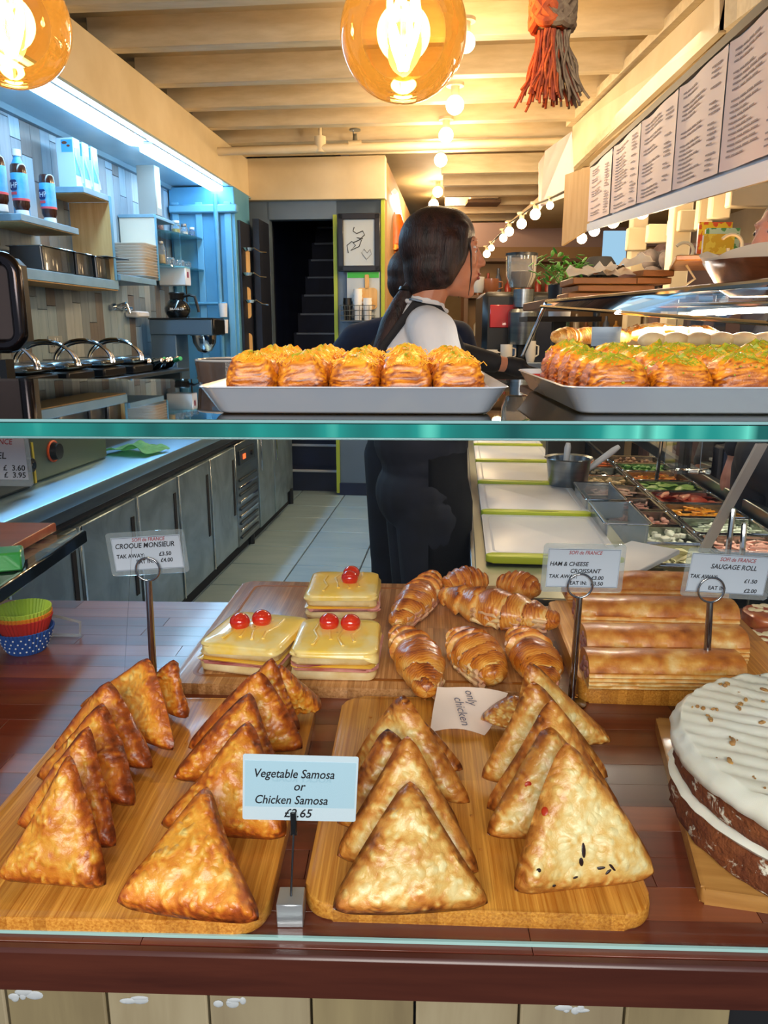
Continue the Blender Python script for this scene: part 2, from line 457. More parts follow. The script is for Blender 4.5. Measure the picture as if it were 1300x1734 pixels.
for k in range(13):
    v = FW+.12+.22*k; z = .2*(k+1)
    obj('step', MB().box(Rp(-1.38, v+.11, z-.1), (.7, .22, .2), rz=-TH), M_navy, st)
    obj('nosing', MB().box(Rp(-1.38+.01, v-.008, z-.012), (.66, .03, .022), rz=-TH, bev=.004), M_tread, st)
struct('wall_1', MB().box(Rp(-1.75, FW+1.5, 1.6), (.04, 3.0, 3.4), rz=-TH).box(Rp(-1.02, FW+1.5, 1.6), (.04, 3.0, 3.4), rz=-TH)
       .box(Rp(-1.4, FW+3.02, 1.9), (.8, .04, 3.6), rz=-TH).box(Rp(-1.4, FW+1.6, 3.4), (.8, 3.0, .04), rz=-TH), M_navy)
# doorway's dark door leaf, open, with pans hanging on its shelf side
obj_ = struct('door_1', MB().box(Rp(-1.63, FW-.1, 1.15), (.05, .5, 2.25), rz=-TH), mat('dark_door', '1a2030', .5))
# blue pillar casing at the end of the left wall
pil = struct('trim_2', MB().box(Rp(-1.95, 6.15, 1.23), (.5, .42, 2.46), rz=-TH, bev=.006), M_blue)
for du in (-.2, -.02, .2):
    struct('batten', MB().box(Rp(-1.95+du, 5.93, 1.5), (.05, .02, 1.7), rz=-TH, bev=.003), mat('blue_batten', '6caccf', .5), pil)
struct('cornice', MB().box(Rp(-1.93, 5.92, 2.3), (.52, .06, .06), rz=-TH, bev=.01), mat('blue_batten', '6caccf', .5), pil)
struct('side_panel', MB().box(Rp(-1.69, 6.15, 1.23), (.02, .3, 2.0), rz=-TH), mat('dark_door', '1a2030', .5), pil)
struct('pipe', MB().cyl(Rp(-1.83, 5.9, .9), Rp(-1.83, 5.9, 2.4), .018).cyl(Rp(-2.1, 5.9, 1.62), Rp(-1.78, 5.9, 1.62), .012), M_blue, pil)
cupd = None
for k in range(2):
    solo('paper_cup_dispenser', MB().cyl(Rp(-1.8, 5.87, 1.40+.12*k), Rp(-1.8, 5.87, 1.5+.12*k), .028, .034), M_white,
         'small white paper cup holder fixed on the blue pillar, %s one' % ('lower' if k == 0 else 'upper'), 'cup holder', 'cup holders on the blue pillar')
# sprinkler pipe
pipe = thing('sprinkler_pipe', 'cream sprinkler pipe running across under the ceiling joists', 'pipe', Rp(0, 6.0, 2.72), -TH)
a, b = at_y(320, 258, 5.9), at_y(1000, 238, 5.75)
obj('tube', MB().cyl(a, b, .028), M_cream, pipe)
c = at_y(542, 247, 5.86)
obj('bracket', MB().cyl(c-Vector((0, 0, .045)), c+Vector((0, 0, .06)), .04).cyl(c, c+Vector((0, 0, .28)), .012), M_cream, pipe)
c = at_y(601, 245, 5.85)
obj('sprinkler_head', MB().cyl(c, c+Vector((0, 0, .07)), .022, .012).cyl(c+Vector((0, 0, .09)), c+Vector((0, 0, .1)), .04).cyl(c+Vector((-.012, 0, .06)), c+Vector((-.012, 0, .1)), .004), M_steel, pipe)
obj('coupling', MB().cyl(at_y(590, 248, 5.85), at_y(612, 247, 5.85), .038), M_cream, pipe)

# ------------------------------------------------------------------ the room beyond, right
M_tan = mat('far_wall_paint', 'c9ac7c', .6, c2='b89a6a', ns=2)
struct('wall_far', MB().box((1.6, 12.5, 1.4), (6, .1, 3.0)), M_tan)
struct('wall_2', MB().box(Rp(-.66, 9.6, 1.3), (.06, 5.8, 2.9), rz=-TH), mat('far_side_paint', 'b58d5e', .6))
struct('wall_right', MB().box((3.3, 6.0, 1.4), (.1, 13, 3.0)), M_cream)
struct('beam', MB().box(Rp(1.2, 9.0, 2.42), (2.4, .35, .26), rz=-TH), mat('mauve_beam', '9a8078', .7))
bpy.data.objects['beam'].name = 'trim_3'
# fascia beam on the right, over the salad bar (slim trim, board, lip)
rb = struct('trim_4', MB().quad([at_y(1235, -40, 3.2), at_y(1215, 55, 3.2), at_y(969, 287, 5.66), at_y(969, 215, 5.66)], (.03, 0, 0)), M_cream)
struct('lip', MB().quad([at_y(1196, -4, 3.55), at_y(1180, -4, 3.55), at_y(958, 215, 5.66), at_y(970, 215, 5.66)], (0, 0, .05)), M_cream2, rb)
struct('lower_lip', MB().quad([at_y(1217, 40, 3.35), at_y(1217, 58, 3.35), at_y(969, 292, 5.66), at_y(969, 280, 5.66)], (-.03, 0, 0)), M_cream2, rb)
struct('post', MB().quad([at_y(1160+58, -60, 3.2), at_y(1240, -60, 3.2), at_y(1240, 48, 3.2), at_y(1218, 52, 3.2)], (0, .05, 0)), M_cream, rb)
struct('upper_board', MB().quad([at_y(1230, -60, 3.1), at_y(1420, -60, 2.6), at_y(1300, -8, 2.6), at_y(1225, 50, 3.1)], (.03, .02, 0)), M_cream2, rb)

# ------------------------------------------------------------------ front boards below the window counter
M_fpine = [wood('front_pine_%s' % n, a, b, 'z', 2, .6, 0, .2, 9, 5) for n, a, b in (('a', '9c9072', '82745a'), ('b', '91835f', '77694c'), ('c', 'a89c7e', '8e8062'))]
cf = struct('wall_front', MB().box(Cp(.3, .035, .41), (3.2, .04, .8), rz=-CT), M_dark)
for k in range(14):
    struct('board', MB().box(Cp(-1.0+.098*2*k*.5, .006, .41), (.0955, .018, .82), rz=-CT, bev=.002), M_fpine[k % 3], cf)
M_drip = mat('white_paint_drip', 'b4babc', .6)
for px in (225, 390, 958, 30):
    p = at_y(px, 1700, .6); rs_ = random.Random(px); mb = MB()
    for k in range(5): mb.ell((p.x+rs_.uniform(-.013, .013), Cp(p.x, -.0035).y, p.z+rs_.uniform(-.002, .006)), (rs_.uniform(.003, .009), .001, rs_.uniform(.002, .005)), 8)
    struct('paint_mark', mb, M_drip, cf)
# ================================================================== people
M_skin = mat('skin_warm', 'c88a6a', .5, c2='b87858', ns=8, sss=.15)
M_skin2 = mat('skin_fair', 'd8a088', .5, c2='c88a74', ns=8, sss=.15)
M_hair = mat('dark_hair', '140c0b', .45, c2='38201a', ns=7, stretch=(7, 7, 1), bump=.7, bs=40, bd=.004, coat=.0, spec=.35)
M_hairb = mat('brown_hair', '3a2418', .5, c2='54341f', ns=8, stretch=(8, 8, 1), bump=.5, bs=60)
M_tee = mat('white_tee', 'e4e4e4', .85, c2='d6d9de', ns=6, bump=.25, bs=14, bd=.01)
M_navyt = mat('navy_tee', '0e1830', .85, c2='14203c', ns=6)
M_trou = mat('black_denim', '15171f', .8, c2='1d2130', ns=9, bump=.2, bs=60)
M_apr = mat('black_apron', '0b0b10', .75, c2='121218', ns=9)
def remesh_obj(name, mb, m, parent, vox=.005, sm=4, local=True):
    o = obj(name, mb, m, parent, local=local, smooth=None)
    r = o.modifiers.new('Remesh', 'REMESH'); r.mode = 'VOXEL'; r.voxel_size = vox; r.use_smooth_shade = True
    s = o.modifiers.new('Smooth', 'SMOOTH'); s.iterations = sm; s.factor = .5
    dg = bpy.context.evaluated_depsgraph_get()
    me = bpy.data.meshes.new_from_object(o.evaluated_get(dg)); o.modifiers.clear(); o.data = me
    for p_ in me.polygons: p_.use_smooth = True
    return o
def head(mb, c, k=1.0, yaw=0.0):
    """a head looking along +x; c is the middle of the skull"""
    c = Vector(c); R3 = Matrix.Rotation(yaw, 3, 'Z'); R4 = Matrix.Rotation(yaw, 4, 'Z')
    def e(p, r, ry=0): mb.ell(c+R3 @ (Vector(p)*k), tuple(x*k for x in (r if isinstance(r, tuple) else (r, r, r))), 20, rot=R4 @ Matrix.Rotation(ry, 4, 'Y'))
    def cp(a, b, r0, r1): mb.cap(c+R3 @ (Vector(a)*k), c+R3 @ (Vector(b)*k), r0*k, r1*k)
    e((-.012, 0, .02), (.095, .074, .098)); e((.036, 0, -.01), (.052, .062, .085))
    e((.030, 0, -.060), (.056, .050, .045), .25); e((.066, 0, -.094), (.019, .022, .017)); e((.052, 0, -.086), (.032, .034, .020))
    e((.077, 0, .036), (.014, .045, .012))                      # brow
    cp((.084, 0, .022), (.105, 0, -.020), .0070, .0095); cp((.084, 0, -.02), (.088, 0, -.042), .010, .010); e((.060, 0, -.012), (.030, .050, .058))         # nose
    for s in (-1, 1):
        e((.098, s*.010, -.024), (.009, .0065, .006)); e((.063, s*.036, -.018), (.022, .018, .018))
        e((-.004, s*.074, -.008), (.018, .007, .028), -.15)     # ear
        e((.078, s*.028, .012), (.010, .014, .008))             # lid
    e((.088, 0, -.048), (.010, .021, .0055)); e((.086, 0, -.058), (.010, .019, .006)); e((.072, 0, -.052), (.018, .03, .018))
def face_parts(par, c, k=1.0, yaw=0.0, lipc='9c4a44'):
    c = Vector(c); R3 = Matrix.Rotation(yaw, 3, 'Z'); R4 = Matrix.Rotation(yaw, 4, 'Z')
    def P(p): return c+R3 @ (Vector(p)*k)
    for s in (-1, 1):
        ey = obj('eye', MB().ell(P((.0755, s*.029, .011)), .0112*k, 14), mat('eye_white', 'd8d4d0', .2, coat=.5), par, local=True)
        obj('iris', MB().ell(P((.0850, s*.030, .011)), (.0026*k, .0052*k, .0052*k), 10, rot=R4), mat('iris_brown', '2a160c', .2), ey, local=True)
        obj('eyebrow', MB().tube([P((.0865, s*.012, .034)), P((.0855, s*.028, .038)), P((.074, s*.044, .034))], .0018*k, 6, flat=.5), M_hair, par, local=True)
        if 0: obj('eyelashes', MB().tube([P((.086, s*.016, .017)), P((.0885, s*.029, .020)), P((.080, s*.042, .015))], .0010*k, 5), M_hair, par, local=True)
    obj('lips', MB().ell(P((.0945, 0, -.048)), (.006*k, .0195*k, .0042*k), 14, rot=R4).ell(P((.0925, 0, -.058)), (.0065*k, .0175*k, .0048*k), 14, rot=R4), mat('lips_'+lipc, lipc, .4), par, local=True)
def hand(mb, w, d, up, k=1.0, curl=.5, side=1):
    """palm from the wrist w along d, five fingers of different lengths"""
    w = Vector(w); d = Vector(d).normalized(); up = Vector(up); up = (up-d*up.dot(d)).normalized(); s = d.cross(up)*side
    for q in (-.022, -.008, .007, .021):
        mb.cap(w+d*.01*k+s*q*.6*k, w+d*.078*k+s*q*k*1.05, .013*k, .0115*k)
    for q, ln in ((-.027, .066), (-.009, .078), (.010, .072), (.028, .056)):
        a = w+d*.082*k+s*q*k; dd = d.copy(); p = a
        for j, (f, r) in enumerate(((.42, .0088), (.32, .0080), (.26, .0070))):
            dd = (dd-up*curl*.55*(j+.4)).normalized(); n2 = p+dd*ln*f*k; mb.cap(p, n2, r*k, (r-.0006)*k, 10); p = n2
    a = w+d*.028*k-s*.026*k; dd = (d*.75-s*.65-up*.2).normalized(); b = a+dd*.036*k; mb.cap(w+d*.02*k-s*.01*k, a, .013*k, .0115*k); mb.cap(a, b, .0105*k, .0095*k)
    mb.cap(b, b+(dd*.8+d*.5-up*.25).normalized()*.028*k, .0092*k, .0080*k)
def limbs(mb, joints):
    for (a, b, r0, r1) in joints: mb.cap(a, b, r0, r1, 16)

# ---- woman behind the counter, facing right
W = thing('person', 'woman with dark ponytail, white tee and black apron straps, seen in profile', 'person', (.115, 2.15, 0), rad(10))
hc = (.045, 0, 1.615)
HY = -.20
mb = MB(); head(mb, hc, 1.0, HY)
mb.cap((-.005, 0, 1.48), (.020, 0, 1.56), .050, .050)                         # neck
mb.ell((-.01, 0, 1.30), (.10, .145, .15), 20).ell((0, 0, 1.10), (.095, .125, .16), 20).ell((-.01, 0, .97), (.115, .16, .13), 20)
mb.ell((.055, .065, 1.27), (.05, .055, .055), 14).ell((.055, -.065, 1.27), (.05, .055, .055), 14)
limbs(mb, [((-.02, -.06, 1.44), (-.02, -.165, 1.41), .045, .048), ((-.02, .06, 1.44), (-.02, .165, 1.41), .045, .048),
           ((-.02, -.175, 1.40), (.02, -.235, 1.20), .044, .036), ((.02, -.235, 1.20), (.20, -.12, 1.235), .036, .024),
           ((-.02, .175, 1.40), (.165, .27, 1.345), .042, .034), ((.165, .27, 1.345), (.345, .27, 1.31), .034, .022)])
for s in (-1, 1):
    limbs(mb, [((0, s*.085, .93), (.01, s*.09, .50), .086, .056), ((.01, s*.09, .50), (-.01, s*.09, .09), .055, .034), ((-.01, s*.09, .05), (.13, s*.10, .03), .034, .026)])
hand(mb, (.20, -.12, 1.235), (.8, .5, .05), (0, 0, 1), .95, .5, 1)
hand(mb, (.345, .27, 1.31), (1, .02, -.25), (0, 0, 1), 1, .35, -1)
remesh_obj('body', mb, M_skin, W, .0045, 3)
face_parts(W, hc, 1.0, HY)
# hair
mb = MB(); hx = Vector(hc)
def he(p, r, ry=0, rz=0): mb.ell(hx+Vector(p), r, 20, rot=Matrix.Rotation(rz, 4, 'Z') @ Matrix.Rotation(ry, 4, 'Y'))
he((-.024, 0, .030), (.100, .082, .096)); he((.006, 0, .050), (.078, .076, .072)); he((-.034, 0, -.03), (.076, .079, .075)); he((-.066, 0, -.060), (.040, .055, .038))
for s in (-1, 1):
    mb.cap(hx+Vector((.030, s*.056, .060)), hx+Vector((.022, s*.064, -.010)), .026, .024); mb.cap(hx+Vector((.022, s*.064, -.01)), hx+Vector((-.010, s*.060, -.062)), .024, .024)
    mb.cap(hx+Vector((.0, s*.070, .03)), hx+Vector((-.012, s*.066, -.04)), .026, .024)
    mb.cap(hx+Vector((-.01, s*.058, -.060)), hx+Vector((-.085, s*.02, -.085)), .026, .018)
    mb.cap(hx+Vector((.052, s*.046, .055)), hx+Vector((.046, s*.060, .0)), .014, .008)
remesh_obj('hair', mb, M_hair, W, .005, 12)
tie = hx+Vector((-.100, -.004, -.088))
obj('hair_tie', MB().lathe([(.019, -.008), (.023, 0), (.019, .008)], tie, 18), M_black, W, local=True)
pts = [tie+Vector(p) for p in ((.01, 0, .01), (-.016, -.004, -.03), (-.044, -.01, -.09), (-.064, -.02, -.16), (-.074, -.03, -.24), (-.070, -.035, -.32), (-.060, -.035, -.39))]
mb = MB().tube(pts, [.016, .022, .030, .034, .032, .024, .008], 14)
rs = random.Random(6)
for k in range(26):
    a = rs.uniform(0, 2*pi); r = rs.uniform(.6, 1.0)
    mb.tube([p+Vector((cos(a)*q*r, sin(a)*q*r, 0)) for p, q in zip(pts, (.012, .020, .029, .034, .033, .028, .018))], .0028, 5)
obj('ponytail', mb, M_hair, W, local=True)
mb = MB()
for s, x in ((-1, .060), (1, .066)):
    mb.tube([hx+Vector((x-.012, s*.060, .05)), hx+Vector((x-.004, s*.070, .0)), hx+Vector((x-.002, s*.070, -.05)), hx+Vector((x-.006, s*.062, -.105))], [.003, .0028, .002, .0008], 6)
obj('loose_strands', mb, M_hair, W, local=True)
# tee
mb = MB()
mb.ell((-.022, 0, 1.30), (.130, .16, .165), 20).ell((-.012, 0, 1.13), (.118, .135, .15), 20).ell((.055, .06, 1.265), (.062, .068, .07), 14).ell((.055, -.06, 1.265), (.062, .068, .07), 14)
mb.cap((-.015, 0, 1.435), (-.004, 0, 1.478), .074, .056)
limbs(mb, [((-.02, -.05, 1.435), (-.02, -.165, 1.41), .056, .062), ((-.02, .05, 1.435), (-.02, .165, 1.41), .056, .060), ((-.02, -.175, 1.40), (.008, -.222, 1.26), .060, .060), ((-.02, .175, 1.40), (.06, .215, 1.365), .058, .058)])
remesh_obj('tee_shirt', mb, M_tee, W, .006, 4)
mb = MB(); limbs(mb, [((.055, .213, 1.377), (.165, .27, 1.345), .050, .042), ((.165, .27, 1.345), (.28, .27, 1.322), .042, .032)])
remesh_obj('dark_sleeve', mb, M_apr, W, .006, 3)
mb = MB(); mb.cap((.335, .27, 1.312), (.365, .27, 1.305), .029, .031); hand(mb, (.345, .27, 1.31), (1, .02, -.25), (0, 0, 1), 1.12, .35, -1)
remesh_obj('black_glove', mb, M_apr, W, .0045, 2)
obj('collar', MB().tube([(-.006+.060*cos(a), .061*sin(a), 1.484-.014*cos(a)) for a in np.linspace(0, 2*pi, 30, endpoint=False)], .0062, 8, closed=True), M_tee, W, local=True)
# apron straps over shoulders, bib, skirt of the apron
def strap(pts, w_=.011): return MB().tube(pts, w_, 8, flat=.35)
for s in (-1, 1):
    obj('apron_strap', strap([(-.148, s*.05, 1.22), (-.132, s*.075, 1.38), (-.052, s*.088, 1.485), (.012, s*.088, 1.474), (.062, s*.09, 1.40), (.105, s*.082, 1.31), (.122, s*.06, 1.20)]), M_apr, W, local=True)
obj('strap_buckle', MB().box((-.05, -.089, 1.496), (.03, .03, .006), ry=.2, bev=.001), M_steel, W, local=True)
mb = MB(); rows = []
for z, rx, ry in ((1.22, .122, .13), (1.10, .117, .145), (1.02, .120, .155), (.95, .135, .172), (.80, .135, .175), (.65, .13, .17), (.52, .13, .17)):
    rows.append([Vector((-.002+cos(a)*rx*(1+.02*sin(a*9+z*5)), sin(a)*ry, z)) for a in np.linspace(-1.75, 1.75, 30)])
mb.grid(rows); bmesh.ops.solidify(mb.bm, geom=mb.bm.faces[:], thickness=.004)
obj('apron', mb, M_apr, W, local=True, smooth=rad(70))
mb = MB(); mb.ell((-.012, 0, .97), (.128, .170, .12), 20).ell((-.004, 0, 1.06), (.120, .150, .085), 20).ell((-.012, 0, 1.12), (.133, .153, .115), 20)
for s in (-1, 1): limbs(mb, [((-.005, s*.083, .93), (.008, s*.09, .50), .096, .068), ((.008, s*.09, .50), (-.01, s*.09, .10), .066, .052)])
remesh_obj('trousers', mb, M_trou, W, .007, 4)
for s in (-1, 1):
    mb = MB(); mb.ell((.045, s*.095, .035), (.12, .045, .035), 18).ell((-.01, s*.09, .07), (.05, .042, .05), 16)
    obj('shoe', mb, M_black, W, local=True)

def simple_person(label, loc, rz, skin, hairm, topm, legm, head_yaw=0, hgt=1.0, hair='short', arms=None, fr=0, long=True):
    P_ = thing('person', label, 'person', loc, rz)
    k = hgt; hc = (.02+fr, 0, 1.60*k)
    mb = MB(); head(mb, hc, 1.05, head_yaw)
    mb.cap((-.005, 0, 1.46*k), (.005+fr*.6, 0, 1.55*k), .056, .055)
    mb.ell((-.01, 0, 1.29*k), (.115, .17, .16), 18).ell((0, 0, 1.08*k), (.11, .15, .17), 18).ell((0, 0, .96*k), (.12, .16, .12), 18)
    A = arms or [((-.01, -.19, 1.39*k), (.0, -.24, 1.12*k), (.14, -.20, .92*k)), ((-.01, .19, 1.39*k), (.0, .24, 1.12*k), (.14, .20, .92*k))]
    for i, (a, b, c) in enumerate(A):
        s = -1 if i == 0 else 1
        limbs(mb, [((-.01, s*.07, 1.42*k), a, .05, .054), (a, b, .050, .040), (b, c, .040, .026)])
        hand(mb, c, Vector(c)-Vector(b), (0, 0, 1) if abs((Vector(c)-Vector(b)).normalized().z) < .8 else (1, 0, 0), 1.05, .5, -s)
    for s in (-1, 1): limbs(mb, [((0, s*.09, .93*k), (.01, s*.095, .5*k), .09, .06), ((.01, s*.095, .5*k), (-.01, s*.095, .09), .058, .036), ((-.01, s*.095, .05), (.15, s*.105, .03), .036, .028)])
    remesh_obj('body', mb, skin, P_, .006, 3)
    face_parts(P_, hc, 1.05, head_yaw, 'a8605a')
    hx = Vector(hc); R3 = Matrix.Rotation(head_yaw, 3, 'Z'); mb = MB()
    for p, r in (((-.022, 0, .036), (.100, .083, .088)), ((-.045, 0, -.005), (.075, .078, .075))): mb.ell(hx+R3 @ Vector(p), tuple(x*1.04 for x in r), 18, rot=Matrix.Rotation(head_yaw, 4, 'Z'))
    if hair == 'long':
        for s in (-1, 1): mb.cap(hx+R3 @ Vector((-.01, s*.075, .0)), hx+R3 @ Vector((-.03, s*.08, -.20)), .034, .024)
        mb.cap(hx+R3 @ Vector((-.07, 0, -.02)), hx+R3 @ Vector((-.06, 0, -.22)), .06, .05)
    remesh_obj('hair', mb, hairm, P_, .006, 4)
    mb = MB(); mb.ell((-.012, 0, 1.28*k), (.132, .186, .175), 18).ell((-.0, 0, 1.08*k), (.125, .165, .17), 18); mb.cap((-.01, 0, 1.42*k), (-.003, 0, 1.46*k), .080, .062)
    for i, (a, b, c) in enumerate(A):
        s = -1 if i == 0 else 1; m_ = Vector(a)*.35+Vector(b)*.65
        limbs(mb, [((-.01, s*.06, 1.42*k), a, .062, .068), (a, m_, .066, .062)])
        if long: limbs(mb, [(a, b, .066, .056), (b, Vector(b)*.1+Vector(c)*.9, .056, .042)])
    remesh_obj('top', mb, topm, P_, .008, 4)
    mb = MB(); mb.ell((0, 0, .97*k), (.132, .175, .13), 18)
    for s in (-1, 1): limbs(mb, [((0, s*.088, .93*k), (.01, s*.095, .5*k), .10, .072), ((.01, s*.095, .5*k), (-.01, s*.095, .10), .07, .055)])
    remesh_obj('trousers', mb, legm, P_, .009, 4)
    for s in (-1, 1): obj('shoe', MB().ell((.05, s*.10, .035), (.13, .048, .035), 16), M_black, P_, local=True)
    return P_
simple_person('colleague in a navy tee bending away behind the woman', (.10, 3.05, 0), rad(70), M_skin2, M_hair, M_navyt, M_trou, 0, 1.0,
              long=False, arms=[((-.01, -.19, 1.39), (.02, -.27, 1.14), (.20, -.18, 1.08)), ((-.03, .21, 1.38), (-.02, .38, 1.20), (.18, .30, 1.10))])
simple_person('short-haired customer whose face is cut off by the right side of the photo', (1.275, 2.42, 0), rad(192), M_skin2, M_hairb, mat('customer_coat', '1a1c28', .8), M_trou, 0, 1.055, fr=.06,
              arms=[((-.01, -.19, 1.46), (-.06, -.26, 1.22), (.0, -.24, 1.0)), ((-.01, .19, 1.46), (-.06, .26, 1.20), (.0, .24, 1.0))])
simple_person('second customer with brown hair, seen past the iron stand', (1.50, 2.95, 0), rad(205), M_skin, M_hairb, mat('customer_shirt', '2a2c34', .8), M_trou, .2, .965, 'long')
# ================================================================== window counter: worktop of glued staves
M_stv = [wood('stave_%s' % n, a, b, 'x', 3, .36, .35, .04, 16, 11) for n, a, b in
         (('red', '6e2a16', '52200f'), ('brown', '7b3a20', '5e2a16'), ('light', '8f4a2a', '74371d'), ('dark', '4f1e12', '3f180e'), ('plain', '703220', '582617'))]
wtop = thing('worktop', 'reddish brown glued hardwood worktop of the window counter', 'worktop', Cp(.1, .45, WT-.048), -CT)
obj('core', MB().box(Cp(.25, .437, WT-.028), (2.9, .900, .040), rz=-CT), M_stv[3], wtop)
sm = {}
nrow = 20
for r in range(nrow):
    x = -1.2-random.uniform(0, .4)
    while x < 1.65:
        ln = random.choice((.28, .36, .45, .55))
        kk = random.choice((0, 1, 2, 3, 4, 4)); key = (ln, kk)
        if key not in sm:
            t = obj('stave', MB().box((0, 0, 0), (ln-.0006, .0452, .0082), bev=.0003), M_stv[kk], wtop, local=True); sm[key] = t.data
        else:
            t = bpy.data.objects.new('stave', sm[key]); col.objects.link(t); t.parent = wtop
        # worktop frame: x along, y depth
        t.location = (x+ln/2-.1, -.0+(.012+.0455*r)-.45+.0, .048-.0041)
        x += ln
obj('front_edge', MB().box(Cp(.25, -.013-.002, WT-.024), (2.9, .012, .047), rz=-CT, bev=.003), wood('front_edge_wood', '55291c', '3c1a12', 'x', 3, .35, .2, .06, 12), wtop)

# glass guard: upright pane, thick shelf on top
M_gedge = mat('glass_edge', '0f6f68', .06, 0, c2='1d9a8c', ns=9, stretch=(3, 1, .5), lo=.3, hi=.75, coat=.6)
M_gedge2 = mat('glass_edge_dark', '06383c', .08, 0, coat=.5)
gs = thing('glass_shelf', 'thick clear glass shelf with green edge and front pane over the window counter', 'shelf', Cp(.2, .27, H-.085), -CT)
mb = MB().box(Cp(.25, .27, H-.0695), (3.0, .525, .0008), rz=-CT)
obj('top_face', mb, glassy('shelf_glass_top', (.93, .985, .97), .015, 1.5), gs)
obj('bottom_face', MB().box(Cp(.25, .27, H-.0832), (3.0, .525, .0008), rz=-CT), glassy('shelf_glass_bottom', (.95, .99, .975), .02, 1.12), gs)
def edge_mat():
    m, nt, p = nodes('green_glass_edge'); N = nt.nodes
    v = texco(nt, (1, 1, 1))
    sep = N.new('ShaderNodeSeparateXYZ'); L(nt, v, sep.inputs[0])
    st = texco(nt, (9, 1, .4)); n = ntex(nt, st, 1.6, 2, .5)
    c = ramp(nt, n, [(.30, hexc('053c3c')), (.46, hexc('0e6862')), (.56, hexc('158078')), (.64, hexc('5cc4b2')), (.70, hexc('0a5450'))])  # pale and dark teal bands paint in the reflections inside the glass
    L(nt, c, p.inputs['Base Color']); p.inputs['Roughness'].default_value = .07; p.inputs['Coat Weight'].default_value = .7
    p.inputs['IOR'].default_value = 1.4
    return m
M_ge = edge_mat()
obj('front_edge', MB().box(Cp(.25, .0075, H-.0775), (3.0, .002, .0105), rz=-CT), M_ge, gs)
obj('edge_arris', MB().box(Cp(.25, .0085, H-.0705), (3.0, .003, .0028), rz=-CT, bev=.0008).box(Cp(.25, .0085, H-.0838), (3.0, .003, .0022), rz=-CT, bev=.0007), [mat('polished_arris', '8fb9ba', .12, .3)], gs)
obj('dark_line', MB().box(Cp(.25, .0078, H-.0735), (3.0, .0022, .0016), rz=-CT), M_gedge2, gs)
obj('back_edge', MB().box(Cp(.25, .533, H-.0763), (3.0, .002, .013), rz=-CT), M_ge, gs)
obj('front_pane', MB().box(Cp(.25, .004, WT+.2335), (3.0, .006, .4650), rz=-CT), glassy('guard_glass', (.975, .99, .985), .01, 1.18), gs)
obj('bottom_seal', MB().box(Cp(.25, -.001, WT+.0018), (3.0, .003, .0032), rz=-CT), mat('pale_teal_edge', '9fc9c4', .15, coat=.5), gs)

# ------------------------------------------------------------------ boards
M_bam = wood('bamboo', 'f4b04c', 'b86a18', 'y', 6, .36, .2, .12, 60, 0, strips=.0125)
M_bam2 = wood('bamboo_pale', 'e0aa74', 'a8703e', 'y', 6, .32, .3, .1, 50, 0, strips=.011)
M_oak = wood('plain_board', 'c8924e', 'a87236', 'x', 4, .4, .15, .1, 14)
def board(name, label, cx, cy, wd, dp, th, rot, m, z=WT, r=.03, groove=None):
    t = thing(name, label, 'board', (cx, cy, z), rot)
    obj('slab', MB().prism(rrect(wd, dp, r, 8), .0, th, bev=min(.004, th/3)), m, t, local=True)
    if groove:
        pts = [(x, y, th+.0002) for x, y in rrect(wd-groove*2, dp-groove*2, r*.8, 8)]
        obj('juice_groove', MB().tube(pts, .0045, 8, closed=True, flat=.12), mat('groove_brown', '9a5a1e', .4), t, local=True)
    return t
b1 = board('serving_board', 'long bamboo board on the left under the darker orange samosas', -.272, .828, .335, .44, .018, rad(-1.5), M_bam)
b2 = board('serving_board', 'bamboo board with rounded corners in the front middle under the pale samosas', .098, .833, .335, .43, .018, rad(-2.5), M_bam)
b3 = board('serving_board', 'large grooved wooden board at the back under croques and croissants', -.02, 1.33, .60, .50, .018, rad(-3.5), M_bam2, groove=.03, r=.02)
b4 = board('serving_board', 'thick wooden board under the stack of sausage rolls', .478, 1.235, .34, .36, .035, rad(-4), M_bam, r=.015)
b5 = board('cake_board', 'pale square wooden board under the white frosted cake', .548, .776, .41, .35, .018, rad(-12), M_oak, r=.004)

